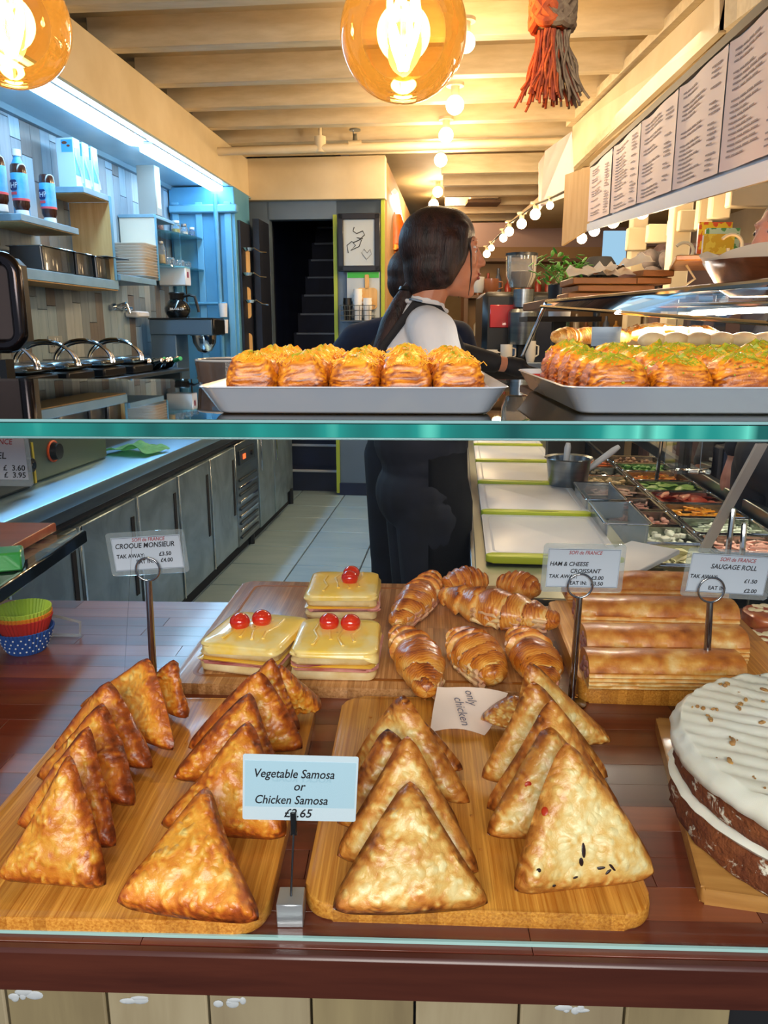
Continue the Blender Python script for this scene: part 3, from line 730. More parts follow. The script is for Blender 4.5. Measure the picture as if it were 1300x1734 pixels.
# ------------------------------------------------------------------ samosas
S_dark = pastry('samosa_crust_fried', [(0, 'f8d27a'), (.25, 'f0a83c'), (.5, 'dc8024'), (.75, 'ae5016'), (1, '6a2a0c')], .34, .3, vor=95, bump=.6)
S_pale = pastry('samosa_crust_pale', [(0, 'f2dca0'), (.25, 'e6b866'), (.48, 'd1893a'), (.75, 'a85a1c'), (1, '5a260c')], .34, .3, vor=85, bump=.55)
def samosa_mesh(Lp, Rp_, A, T, seed, base=.35):
    rs = np.random.RandomState(seed)
    Lp = np.array(Lp); Rp_ = np.array(Rp_); A = np.array(A)
    Mid = (Lp+Rp_)/2; n = np.cross(Rp_-Lp, A-Mid); n /= np.linalg.norm(n)
    if n[1] > 0: n = -n       # n towards the viewer
    N = 34; idx = {}; B = []
    for i in range(N+1):
        for j in range(N+1-i):
            idx[(i, j)] = len(B); B.append((i/N, j/N, 1-(i+j)/N))
    B = np.array(B)           # (apex, left, right)
    mb_ = B.min(1)*3; mx = B.max(1)
    cen = (A+Lp+Rp_)/3
    P = B[:, :1]*A+B[:, 1:2]*Lp+B[:, 2:]*Rp_
    # soft edges: sides bow out a little, corners stay sharp
    eb = np.stack([B[:, 1]*B[:, 2], B[:, 0]*B[:, 2], B[:, 0]*B[:, 1]], 1)*4
    outA = (Mid-A); outA /= np.linalg.norm(outA)
    oL = ((A+Rp_)/2-Lp); oL /= np.linalg.norm(oL); oR = ((A+Lp)/2-Rp_); oR /= np.linalg.norm(oR)
    bow = rs.uniform(-.004, .004, 3)
    edgew = (1-mb_)[:, None]**2
    P = P + edgew*(eb[:, :1]**1.5*outA*(.001+abs(bow[0])*.5)+eb[:, 1:2]**1.5*oL*bow[1]+eb[:, 2:]**1.5*oR*bow[2])
    prof = np.sqrt(np.clip(1-(1-np.clip(mb_*3.4, 0, 1))**2, 0, 1))*(.55+.45*np.clip(mb_*1.3, 0, 1))
    prof = prof*(1-.55*np.clip((mx-.72)/.28, 0, 1)**1.5)
    tip = np.clip((mx-.84)/.16, 0, 1)[:, None]; cor = np.where(B[:, :1] == mx[:, None], A, np.where(B[:, 1:2] == mx[:, None], Lp, Rp_))
    P = P-(cor-cen)*.10*tip**1.5
    lowfat = .75+.45*(1-B[:, 0])          # fuller towards the base
    th = T/2*prof*lowfat
    # the wrapper's fold: a step running from one corner
    k = rs.uniform(.32, .6); side = rs.choice([1, 2])
    fold = 1/(1+np.exp(-(B[:, side]-k*(1-B[:, 0])-.08*np.sin(B[:, 0]*6+seed))*60))
    out = []; tones = []
    e1 = (Rp_-Lp)/np.linalg.norm(Rp_-Lp); e2 = np.cross(n, e1)
    X = (P-cen)@e1; Y = (P-cen)@e2
    for s in (1, -1):
        d = th.copy()
        tone = base - .06 + .46*np.exp(-((mb_)/.20)**2) + .22*np.clip((mx-.7)/.3, 0, 1)
        nb = 120
        ww = rs.dirichlet((1, 1, 1), nb)
        C = ww[:, :1]*A+ww[:, 1:2]*Lp+ww[:, 2:]*Rp_
        cx = (C-cen)@e1; cy = (C-cen)@e2; rad_ = rs.uniform(.0018, .0050, nb); ht = rs.uniform(.0009, .0028, nb)
        for q in range(nb):
            r2 = ((X-cx[q])**2+(Y-cy[q])**2)/rad_[q]**2
            g = np.clip(1-r2, 0, 1)
            d += ht[q]*g*np.clip(mb_*6, 0.15, 1)
            tone -= .20*(g > .35)*rs.uniform(.2, 1.3); tone += .10*np.exp(-(r2-1.1)**2*6)
        if s == 1: d += .0022*fold*np.clip(mb_*5, 0, 1); tone += .05*fold
        wob = np.array([noise.fractal(Vector((float(x)*28+seed*3.1, float(y)*28, s*5.0)), 1, 2, 4) for x, y in zip(X, Y)])
        d += .0042*wob*np.clip(mb_*5, 0, 1); tone += .22*wob
        out.append(P+n*(s*d)[:, None]); tones.append(tone)
    # waviness of the whole sheet
    V = np.vstack(out); nv = len(P)
    wv = np.array([noise.noise(Vector((float(p[0])*14+seed, float(p[1])*14, float(p[2])*14))) for p in V])
    V = V+n*(.0065*wv)[:, None]
    Fc = []
    for i in range(N):
        for j in range(N-i):
            a, b, c = idx[(i, j)], idx[(i+1, j)], idx[(i, j+1)]
            Fc.append((a, b, c)); Fc.append((a+nv, c+nv, b+nv))
            if i+j < N-1:
                d_ = idx[(i+1, j+1)]; Fc.append((b, d_, c)); Fc.append((b+nv, c+nv, d_+nv))
    me = npmesh('samosa', V, Fc, np.clip(np.concatenate(tones), 0, 1)[:, None])
    bm = bmesh.new(); bm.from_mesh(me)
    bmesh.ops.remove_doubles(bm, verts=bm.verts, dist=.00035)
    bmesh.ops.recalc_face_normals(bm, faces=bm.faces)
    bm.to_mesh(me); bm.free()
    return me
def samosa(label, a, l, r, m, seed, lean, T=.034, base=.38, group=None, zt=BT, ra=0):
    """corner pixels: apex, left foot, right foot; feet lie on the board, the apex leans back over the next one"""
    Lp = at_z(*l, zt+.009); Rq = at_z(*r, zt+.009)
    A = at_y(*a, (Lp.y+Rq.y)/2+lean)
    me = samosa_mesh(Lp, Rq, A, T, seed, base)
    zmin = min(v.co.z for v in me.vertices)
    if zmin < zt: me.transform(Matrix.Translation((0, 0, zt-zmin+.0003)))
    return solo('samosa', me, m, label, 'samosa', group, smooth=rad(60))
GA = 'fried samosas on the left board, left row'; GB = 'fried samosas on the left board, right row'
GC = 'pale samosas on the middle board, left row'; GD = 'pale samosas on the middle board, right row'
samosa('big blistered samosa at the very front left, touching the photo side', (120, 1262), (-14, 1490), (190, 1506), S_dark, 1, .055, .036, .42, GA)
samosa('narrow samosa seen edge-on directly behind the big front left one', (152, 1216), (20, 1400), (208, 1440), S_dark, 2, .05, .026, .45, GA)
samosa('samosa with split folded lower edge, third from the front in the leftmost row', (178, 1180), (50, 1318), (238, 1372), S_dark, 3, .05, .030, .5, GA)
samosa('samosa with broad bubbly flank, fourth from the front in the leftmost row', (186, 1144), (88, 1268), (270, 1306), S_dark, 4, .03, .034, .45, GA)
samosa('tallest golden samosa near the back of the leftmost row', (256, 1106), (128, 1196), (298, 1280), S_dark, 5, .03, .032, .36, GA)
samosa('small narrow samosa last in the leftmost row, right behind the croque sign post', (292, 1112), (232, 1176), (318, 1222), S_dark, 6, .0, .030, .42, GA)
samosa('front samosa of the second row, standing left of the samosa price card', (352, 1322), (184, 1540), (452, 1574), S_dark, 11, .10, .036, .38, GB)
samosa('samosa whose right foot shows below the samosa price card', (424, 1208), (258, 1402), (494, 1424), S_dark, 12, .07, .04, .42, GB)
samosa('samosa reaching out to the left halfway along the second row', (424, 1162), (282, 1322), (486, 1322), S_dark, 13, .05, .034, .48, GB)
samosa('ridged samosa high in the second row above the price card', (440, 1126), (306, 1272), (522, 1272), S_dark, 14, .03, .034, .44, GB)
samosa('glossy samosa near the back of the second row with its tip under the croques', (462, 1106), (354, 1214), (516, 1240), S_dark, 15, .02, .034, .4, GB)
samosa('orange samosa turned to the right at the back end of the second row', (474, 1122), (430, 1212), (552, 1194), S_dark, 16, -.02, .044, .36, GB)
samosa('large pale samosa at the front of the middle board with a red pepper fleck', (694, 1308), (548, 1548), (842, 1538), S_pale, 21, .07, .038, .30, GC)
samosa('pale samosa leaning second in the left row of the middle board', (690, 1230), (557, 1456), (824, 1486), S_pale, 22, .055, .034, .33, GC)
samosa('browned samosa half hidden by the price card on the middle board', (655, 1222), (560, 1400), (790, 1410), S_pale, 23, .035, .034, .40, GC)
samosa('tallest samosa in the left row of the middle board', (682, 1166), (585, 1312), (808, 1368), S_pale, 24, .035, .03, .28, GC)
samosa('samosa with brown right foot at the back of the middle board, left row', (690, 1190), (612, 1282), (794, 1306), S_pale, 25, .0, .03, .42, GC)
samosa('large pale samosa with dark onion flecks at the front right of the middle board', (956, 1240), (858, 1518), (1122, 1486), S_pale, 31, .06, .038, .22, GD)
samosa('smooth pale samosa with left foot jutting out behind the onion-flecked one', (930, 1212), (812, 1420), (1062, 1410), S_pale, 32, .05, .034, .25, GD)
samosa('samosa with a browned left foot, third in the right row of the middle board', (934, 1172), (812, 1378), (1064, 1384), S_pale, 33, .03, .032, .36, GD)
samosa('long pale bubbly samosa with the second highest tip in the right row', (900, 1140), (804, 1322), (1042, 1322), S_pale, 34, .02, .034, .26, GD)
samosa('highest samosa at the back of the right row, pointing right', (893, 1110), (850, 1268), (1046, 1256), S_pale, 35, .01, .04, .3, GD)
samosa('brown tipped samosa at the back of the right row beside the paper note', (872, 1172), (808, 1216), (960, 1262), S_pale, 36, .02, .036, .46, GD)
# flecks on the onion samosa
fl = bpy.data.objects['samosa.017']
def on_surface(o, px, py):
    d = ray(px, py).normalized(); org = CAMP-o.location
    ok, loc, nor, _ = o.ray_cast(org, d)
    return (loc+o.location, nor) if ok else (None, None)
bpy.context.view_layer.update()
def fleck(o, px, py, rx, ry, rot, m, name):
    c, nn = on_surface(o, px, py)
    if c is None: return
    M = nn.to_track_quat('Z', 'Y').to_matrix().to_4x4() @ Matrix.Rotation(rot, 4, 'Z')
    obj(name, MB().ell(c, (rx, ry, .0007), 10, rot=M), m, o)
M_on = mat('onion_dark', '2a1414', .4); M_pep = mat('red_pepper', 'b8300c', .35)
for q in ((988, 1440, .007, .0025, 1.4), (984, 1460, .005, .0022, 1.7), (1016, 1470, .005, .0016, .2), (1030, 1476, .004, .0015, .6), (1036, 1468, .007, .0014, -.9), (974, 1486, .003, .0012, .1), (912, 1474, .0026, .002, 0), (938, 1500, .002, .0018, 0)):
    fleck(fl, q[0], q[1], q[2], q[3], q[4], M_on, 'onion_fleck')
fleck(fl, 922, 1374, .0035, .0045, .3, M_pep, 'pepper_fleck')
fleck(bpy.data.objects['samosa.018'], 894, 1328, .004, .003, .3, M_pep, 'pepper_fleck')
fleck(bpy.data.objects['samosa.012'], 648, 1342, .003, .004, .3, M_pep, 'pepper_fleck')
fleck(bpy.data.objects['samosa.013'], 726, 1290, .004, .005, .3, M_on, 'onion_fleck')

# loose crumbs on the boards
rs = random.Random(4); mb = MB()
for k in range(70):
    bx, by = rs.choice(((-.27, .84), (.1, .84), (.16, .95)))
    p = (bx+rs.uniform(-.14, .14), by+rs.uniform(-.2, .16), BT+.0008)
    mb.ell(p, (rs.uniform(.0006, .003), rs.uniform(.0006, .002), .0008), 6, rot=Matrix.Rotation(rs.uniform(0, 3), 4, 'Z'))
solo('pastry_crumbs', mb, mat('crumb', 'c07a2a', .5), 'small brown pastry crumbs scattered on the bamboo boards', 'crumbs', kind='stuff')
# ================================================================== croques on the back board
M_bread = mat('sandwich_bread', 'f0dcae', .75, c2='d9b878', ns=20, bump=.4, bs=150)
M_crust = mat('bread_crust', 'c98a44', .6, c2='a8672c', ns=15)
M_cheese = mat('melted_cheese', 'fcd45a', .3, c2='f9ebb4', ns=16, lo=.45, hi=.72, bump=.3, bs=35, bd=.003, coat=.4, sss=.1)
M_cheese_y = mat('yellow_cheese', 'f3b92c', .3, c2='f9d060', ns=14, coat=.3)
M_ham = mat('pink_ham', 'b8605a', .4, c2='e0a098', ns=25, coat=.2)
M_tom = mat('cherry_tomato', 'c4140a', .12, c2='e03a10', ns=9, coat=.8, sss=.1)
M_tomin = mat('tomato_leafscar', 'f09060', .4)
def slab_mesh(w, d, z0, z1, r, seed, amp=.003, n=40, taper=0.0, dome=0.0):
    """soft rounded slice: outline wobbles, edges rounded"""
    rows = []
    prof = [(-.02, 0), (0, .0), (0, 0)]
    zs = [(0, .90), (.12, .98), (.35, 1.0), (.65, 1.0), (.88, .985), (1.0, .93)]
    out = rrect(w, d, r, max(2, n//4-1))
    ring0 = []
    for (t, k) in zs:
        row = []
        for i, (x, y) in enumerate(out):
            a = noise.noise(Vector((x*22, y*22, seed+t*2.5)))
            kk = k*(1-taper*t)
            a2 = noise.noise(Vector((x*70, y*70, seed+t*3)))*.35; row.append(Vector((x*kk*(1+(a+a2)*amp*20), y*kk*(1+(a+a2)*amp*20), z0+(z1-z0)*t+noise.noise(Vector((x*25, y*25, seed)))*amp*.5)))
        rows.append(row)
    for s in (.8, .55, .3, .02):
        rows.append([Vector((p.x*s, p.y*s, z1+dome*(1-s*s)+noise.noise(Vector((p.x*s*30, p.y*s*30, seed*1.7)))*amp*.7)) for p in rows[5]])
    base = [[Vector((p.x*s, p.y*s, z0)) for p in rows[0]] for s in (.02, .6)]
    return base+rows
def croque(label, c, rz, w, d, toms, seed):
    t = thing('croque_monsieur', label, 'sandwich', c, rz, 'croques on the back board')
    obj('lower_bread', MB().grid(slab_mesh(w, d, 0, .016, .014, seed), True), M_bread, t, local=True, smooth=rad(50))
    obj('ham_slice', MB().grid(slab_mesh(w*1.0, d*1.03, .0165, .0225, .016, seed+3, .009), True), M_ham, t, local=True, smooth=rad(50))
    obj('cheese_slice', MB().grid(slab_mesh(w*.98, d*1.0, .021, .024, .01, seed+5, .006), True), M_cheese_y, t, local=True, smooth=rad(50))
    obj('upper_bread', MB().grid(slab_mesh(w*.985, d*.99, .024, .041, .014, seed+7), True), M_bread, t, local=True, smooth=rad(50))
    ch = slab_mesh(w*1.01, d*1.01, .038, .049, .02, seed+9, .003, dome=.003)
    # sheet that runs down the sides unevenly
    for i, p in enumerate(ch[2]):
        q = p.copy(); dr = .030*max(0, noise.noise(Vector((p.x*26, p.y*26, seed*2.2)))+.02)
        ch[2][i] = Vector((p.x*1.13, p.y*1.13, .038-dr))
        ch[3][i] = Vector((p.x*1.105*1.02, p.y*1.105*1.02, .041-dr*.4))
    obj('melted_cheese', MB().grid(ch[2:], True), M_cheese, t, local=True, smooth=rad(60))
    rs = random.Random(seed); mb = MB()
    for k in range(4):
        x, y = -w*.25+k*w*.16, rs.uniform(-d*.1, d*.1)
        mb.tube([(x+.006*sin(q*2+k), y-d*.3+q*d*.2, .0515) for q in range(4)], .0028, 8, flat=.5)
    obj('cheese_fold', mb, M_cheese, t, local=True, smooth=rad(70))
    for k, (x, y) in enumerate(toms):
        m = MB().ell((x, y, .0600), (.0170, .0165, .0150), 20)
        tm = obj('cherry_tomato', m, M_tom, t, local=True)
    return t
def zat(px, py): return at_z(px, py, BT+.048)
c1 = (zat(390, 1028)+zat(511, 1040)+zat(487, 1112)+zat(338, 1095))/4
c2 = (zat(518, 1040)+zat(640, 1042)+zat(637, 1118)+zat(487, 1110))/4
c3 = (zat(525, 958)+zat(644, 958)+zat(642, 1024)+zat(517, 1020))/4
croque('croque monsieur on the left with two cherry tomatoes set diagonally', (c1.x, c1.y, BT+.0005), rad(-14), .134, .148, ((-.026, -.002), (.004, .020)), 3)
croque('croque monsieur in the middle with two cherry tomatoes side by side', (c2.x, c2.y, BT+.0005), rad(-3), .134, .142, ((-.016, .024), (.020, .022)), 8)
croque('croque monsieur farthest back with two cherry tomatoes touching front to back', (c3.x, c3.y, BT+.0005), rad(-2), .136, .15, ((.012, -.004), (.013, .026)), 14)

# ================================================================== croissants
M_cro = pastry('croissant_crust', [(0, 'f4cf86'), (.25, 'e9a244'), (.5, 'cc7420'), (.75, '94420f'), (1, '401606')], .34, .45, bs=180, bump=.5, mixn=.25)
M_fill = mat('cheese_filling', 'ecd096', .45, c2='cf8c74', ns=30, bump=.4, bs=70, coat=.3)
def croissant_mesh(p0, p1, bend, R, seed, seg=9, flat=.82):
    p0 = Vector(p0); p1 = Vector(p1); d = p1-p0; Ln = d.length; t0 = d.normalized()
    s0 = Vector((-t0.y, t0.x, 0)).normalized()
    n, m = 120, 36; V = []; tone = []
    for i in range(n+1):
        s = i/n; c = p0 + d*s + s0*bend*4*s*(1-s)
        tt = (d + s0*bend*4*(1-2*s)).normalized(); sd = Vector((-tt.y, tt.x, 0)); up = tt.cross(sd)*-1
        if up.z < 0: up = -up
        env = (.30+.70*math.sin(pi*min(max(s, .0), 1))**.75)
        if i in (0, n): env = .02
        elif i in (1, n-1): env *= .7
        for j in range(m):
            a = j*2*pi/m
            q = abs(s-.5)*seg*.8*(1+.06*sin(seed)) + .22*sin(a*1+seed) + .22*noise.noise(Vector((cos(a)*2, sin(a)*2, s*9+seed)))
            fr = q % 1.0; k = int(q)
            step = (1-fr)**.7 if k < seg/2 else .5
            r = R*env*(.80+.32*step)*(1+.10*noise.noise(Vector((s*5+seed, cos(a), sin(a))))) + .0012*noise.noise(Vector((s*40, cos(a)*3, sin(a)*3+seed)))
            z = sin(a)*r*flat
            zz = c.z + max(z, -R*.62)
            V.append((c.x+sd.x*cos(a)*r, c.y+sd.y*cos(a)*r, zz))
            tn = .16+.52*step*max(.35, sin(a)*.6+.5) - .22*(fr > .80) + .14*sin(q*46+3*noise.noise(Vector((s*12, cos(a)*2, sin(a)*2)))) + .34*noise.noise(Vector((s*6+seed, cos(a)*1.5, sin(a)*1.5)))
            tone.append(tn)
    Fc = []
    for i in range(n):
        for j in range(m):
            Fc.append((i*m+j, i*m+(j+1) % m, (i+1)*m+(j+1) % m, (i+1)*m+j))
    return npmesh('croissant', V, Fc, np.clip(np.array(tone), 0, 1)[:, None])
def croissant(label, a, b, R, bend, seed, fill=None, lift=0, group='filled croissants on the back board'):
    z = BT+R*.62+.0006+lift
    p0 = at_z(*a, z); p1 = at_z(*b, z)
    t = thing('croissant', label, 'croissant', ((p0+p1)/2).to_tuple()[:2]+(BT+lift,), 0, group)
    obj('crust', croissant_mesh(p0, p1, bend, R, seed), M_cro, t, smooth=rad(50))
    if fill:
        rs = random.Random(seed); mb = MB()
        d = (p1-p0); sd = Vector((-d.y, d.x, 0)).normalized()*fill
        for lay in range(3):
            pts, rr = [], []
            for q in range(22):
                s = .38+.56*q/21; env = .3+.7*math.sin(pi*s)**.75; nz = noise.noise(Vector((q*.7, lay*4.0, seed)))
                c = p0+d*s+Vector((-d.y, d.x, 0)).normalized()*bend*4*s*(1-s)+sd*R*env*(.88+.16*nz)
                c.z = max(z+(-.42+.22*lay+.25*nz)*R, BT+lift+.005)
                pts.append(c); rr.append(.0045+.0045*abs(noise.noise(Vector((q*1.3, lay*2.0, seed+5)))))
            mb.tube(pts, rr, 8, flat=.8)
        obj('ham_and_cheese_filling', mb, M_fill, t)
    return t
croissant('croissant at the back, directly right of the farthest croque', (735, 972), (668, 1055), .034, .006, 2.0, 1)
croissant('widest croissant lying crosswise behind the others, cheese at its right end', (748, 1005), (948, 1052), .042, -.012, 5.0, -1)
croissant('dark glazed croissant at the back left behind the widest one', (752, 990), (826, 982), .036, .004, 9.0)
croissant('dark glazed croissant at the back right behind the widest one', (842, 985), (912, 1000), .034, .004, 12.0)
croissant('front left croissant with ham and cheese spilling at its lower tip', (672, 1066), (722, 1172), .036, .010, 17.0, 1)
croissant('front middle croissant just behind the paper note', (768, 1072), (838, 1150), .038, .006, 21.0, -1)
croissant('front right croissant above the tall samosas', (868, 1070), (920, 1160), .037, .012, 26.0, 1)

# ================================================================== sausage rolls
M_puff = pastry('puff_pastry', [(0, 'f3d79a'), (.3, 'dfa04c'), (.6, 'c07026'), (1, '7a3410')], .45, .25, bs=150, bump=.5)
M_meat = mat('sausage_meat', 'a8746a', .6, c2='8a5148', ns=60, bump=.6, bs=200)
def roll_thing(label, pl, pr, zt, dep, ht, seed):
    zt2 = zt+.0004
    a = at_z(*pl, zt2); b = at_z(*pr, zt2); d = b-a; Ln = d.length
    rzz = math.atan2(d.y, d.x); c = (a+b)/2
    t = thing('sausage_roll', label, 'sausage roll', (c.x, c.y, zt2), rzz, 'sausage rolls on the thick board')
    n, prof = 70, []
    # section: flaky flat side below, domed glazed lid above (y depth, z height)
    sec = [(0, 0), (.0, .08), (-.03, .14), (.0, .2), (-.035, .27), (0, .34), (-.03, .4), (.02, .48), (-.02, .56), (.02, .7), (.10, .86), (.25, .96), (.5, 1.0), (.75, .96), (.9, .85), (.98, .65), (1.0, .45), (.98, .2), (1, 0)]
    V = []; tn = []
    for i in range(n+1):
        x = -Ln/2+Ln*i/n
        e = 1.0
        for k, (yy, zz) in enumerate(sec):
            w1 = noise.noise(Vector((x*18, k*.35, seed))); w2 = noise.noise(Vector((x*55, k*1.3, seed+4)))
            V.append((x+.003*noise.noise(Vector((k*1.0, i//n, seed*3)))*(1 if i in (0, n) else 0), yy*dep-.0025*w1*(k < 9)-.0018*w2, zz*ht*(1+.05*w1)+.0009*w2))
            top = zz > .52
            tn.append((.44+.45*w1+.35*w2+.12*(zz > .94) if top else (.08+.30*(k % 2)+.2*w2)) )
    m = len(sec); Fc = []
    for i in range(n):
        for k in range(m-1): Fc.append((i*m+k, i*m+k+1, (i+1)*m+k+1, (i+1)*m+k))
        Fc.append((i*m+m-1, i*m, (i+1)*m, (i+1)*m+m-1))
    Fc.append(tuple(range(m))); Fc.append(tuple(n*m+k for k in range(m))[::-1])
    obj('pastry_case', npmesh('pastry_case', V, Fc, np.clip(np.array(tn), 0, 1)[:, None]), M_puff, t, local=True, smooth=rad(55))
    for s in (-1, 1):
        mb = MB(); rs = random.Random(int(seed*10)+s)
        for k in range(12):
            mb.ell((s*(Ln/2-.001), dep*rs.uniform(.15, .85), ht*rs.uniform(.2, .75)), (.0035, .008, .006), 8)
        obj('sausage_filling', mb, M_meat, t, local=True)
zb = WT+.035
roll_thing('front sausage roll with the pale burst seam', (996, 1166), (1262, 1170), zb, .066, .046, 1.0)
roll_thing('second sausage roll from the front', (992, 1120), (1266, 1124), zb, .070, .048, 5.0)
roll_thing('third sausage roll from the front, with a small dark spot', (978, 1066), (1250, 1074), zb, .070, .050, 9.0)
roll_thing('farthest sausage roll, mostly hidden behind the two right-hand price cards', (960, 1020), (1232, 1024), zb, .068, .052, 13.0)
# iced slices right of the rolls
M_ice = mat('cream_drizzle', 'f0dfb4', .5, c2='f6ecd0', ns=20, bump=.3)
M_jam = mat('red_jam_pastry', 'a04028', .4, c2='c8763a', ns=30, bump=.4, coat=.4)
for k, (px, py, lb) in enumerate(((1290, 1150, 'round pastry with cream blobs nearest the cake'), (1300, 1095, 'flat pastry topped with cream and red jam, middle one at the right side'), (1302, 1050, 'flat pale topped pastry farthest back at the right side'))):
    p = at_z(px+16, py+8, WT+.001)
    t = thing('iced_pastry', lb, 'pastry', (p.x, p.y, WT+.0005), .1, 'iced pastries by the rolls')
    obj('base', MB().grid(slab_mesh(.13, .085, 0, .028, .03, k*5+2.2), True), M_jam, t, local=True, smooth=rad(50))
    mb = MB(); rs = random.Random(k+40)
    for q in range(26):
        mb.ell((rs.uniform(-.05, .05), rs.uniform(-.032, .032), .0285), (rs.uniform(.005, .014), rs.uniform(.004, .01), .0025), 10, rot=Matrix.Rotation(rs.uniform(0, 3), 4, 'Z'))
    obj('icing', mb, M_ice, t, local=True)

# ================================================================== carrot cake
CX, CY, CR = .505, .748, .178
cake = thing('frosted_cake', 'round brown layer cake with white frosting and chopped walnuts', 'cake', (CX, CY, BT+.0005))
M_sponge = mat('brown_sponge', '6b3113', .85, c2='8a4a22', ns=45, bump=.9, bs=170, bd=.004)
M_frost = mat('white_frosting', 'f3efe4', .5, c2='e9e2d0', ns=12, bump=.25, bs=40, bd=.003, sss=.1)
nt = M_sponge.node_tree; pn = nt.nodes['Principled BSDF']      # smears of frosting dragged over the side
vv = texco(nt, (1, 1, 1.6)); fz = ntex(nt, vv, 26, 5, .7, .6); mr = nt.nodes.new('ShaderNodeMapRange')
mr.inputs['From Min'].default_value = .585; mr.inputs['From Max'].default_value = .64; L(nt, fz, mr.inputs[0])
mxn = nt.nodes.new('ShaderNodeMix'); mxn.data_type = 'RGBA'; L(nt, mr.outputs[0], mxn.inputs[0]); L(nt, pn.inputs['Base Color'].links[0].from_socket, mxn.inputs[6])
mxn.inputs[7].default_value = (*hexc('e9dfca'), 1); L(nt, mxn.outputs[2], pn.inputs['Base Color'])
def sponge(z0, z1, seed, k=1.0):
    rows = []; n = 110
    for z, r in ((z0, .0), (z0, .985), (z0+.003, 1.0), ((z0*2+z1)/3, 1.005), ((z0+z1)/2, 1.0), ((z0+2*z1)/3, 1.004), (z1-.003, .995), (z1, .98), (z1, 0)):
        row = []
        for i in range(n):
            a = i*2*pi/n
            cut = .012*(abs(((a/(2*pi)*10) % 1)-.5) < .02)
            rr = CR*r*k + (.0032*noise.noise(Vector((cos(a)*14, sin(a)*14, z*90+seed)))+.0014*noise.noise(Vector((cos(a)*50, sin(a)*50, z*300)))-cut*.3)*(r > 0)
            row.append(Vector((cos(a)*rr, sin(a)*rr, z)))
        rows.append(row)
    return rows
obj('lower_sponge', MB().grid(sponge(0, .037, 1), True), M_sponge, cake, local=True, smooth=rad(60))
obj('upper_sponge', MB().grid(sponge(.047, .082, 7, .99), True), M_sponge, cake, local=True, smooth=rad(60))
rows = []
for z, r in ((.036, 0), (.036, .97), (.038, 1.01), (.042, 1.025), (.046, 1.01), (.048, .97), (.048, 0)):
    rows.append([Vector((cos(i*2*pi/120)*CR*(r+(.03*noise.noise(Vector((cos(i*.0524)*9, sin(i*.0524)*9, 3)))) if r else 0), sin(i*2*pi/120)*CR*(r+(.03*noise.noise(Vector((cos(i*.0524)*9, sin(i*.0524)*9, 3)))) if r else 0), z+.004*noise.noise(Vector((cos(i*.0524)*5, sin(i*.0524)*5, z*80))))) for i in range(120)])
obj('cream_filling', MB().grid(rows, True), M_frost, cake, local=True, smooth=rad(60))
# frosting top with palette-knife ridges
nr, na = 70, 150; rows = []
def ftop(x, y):
    u = x*.42+y*.91; w_ = x*.91-y*.42
    ph = u*2*pi/.024 + .8*noise.noise(Vector((w_*12, u*6, 0)))+w_*9
    r_ = .0042*(abs(sin(ph*.5))**.6)
    return r_ + .002*noise.noise(Vector((x*35, y*35, 2)))
for k, (z, r) in enumerate(((.0805, .0), (.0805, .96), (.076, 1.005), (.078, 1.03), (.084, 1.035), (.090, 1.02), (.0945, .99))):
    rows.append([Vector((cos(i*2*pi/na)*CR*(r+(.018*noise.noise(Vector((cos(i*.0419)*12, sin(i*.0419)*12, z*60)))) if r else 0), sin(i*2*pi/na)*CR*(r+(.018*noise.noise(Vector((cos(i*.0419)*12, sin(i*.0419)*12, z*60)))) if r else 0), z-(.007*abs(noise.noise(Vector((cos(i*.0419)*7, sin(i*.0419)*7, 9)))) if k in (2, 3) else 0))) for i in range(na)])
for k in range(nr):
    r = .975*(1-k/(nr-1))**1.0+.0005
    rows.append([Vector((cos(i*2*pi/na)*CR*r, sin(i*2*pi/na)*CR*r, .0955+ftop(cos(i*2*pi/na)*CR*r, sin(i*2*pi/na)*CR*r))) for i in range(na)])
obj('frosting', MB().grid(rows, True), M_frost, cake, local=True, smooth=rad(75))
mb = MB(); rs = random.Random(5)       # frosting smears on the side
for k in range(0):
    a = rs.uniform(pi*.9, pi*1.75); z = rs.choice((rs.uniform(.06, .08), rs.uniform(.03, .055)))
    mb.ell((cos(a)*CR*1.0, sin(a)*CR*1.0, z), (.0025, rs.uniform(.003, .012), rs.uniform(.002, .006)), 10, rot=Matrix.Rotation(a, 4, 'Z'))
mb.bm.free()
M_wal = mat('walnut', 'c09050', .6, c2='8a5a2c', ns=60, bump=.5)
for k in range(95):
    a = rs.uniform(pi*.5, pi*1.7); r = CR*rs.uniform(.05, .94); x, y = cos(a)*r, sin(a)*r
    s = rs.choice((.0014, .002, .003, .0045, .0055))
    mb = MB()
    for q in range(2): mb.ell((x+rs.uniform(-s, s)*.8, y+rs.uniform(-s, s)*.8, .0965+ftop(x, y)+s*.15), (s*rs.uniform(.5, 1), s*rs.uniform(.35, .7), s*.5), ico=1, rot=Matrix.Rotation(rs.uniform(0, 3), 4, 'Z') @ Matrix.Rotation(rs.uniform(-.8, .8), 4, 'X'))
    obj('walnut_piece', mb, M_wal, cake, local=True)

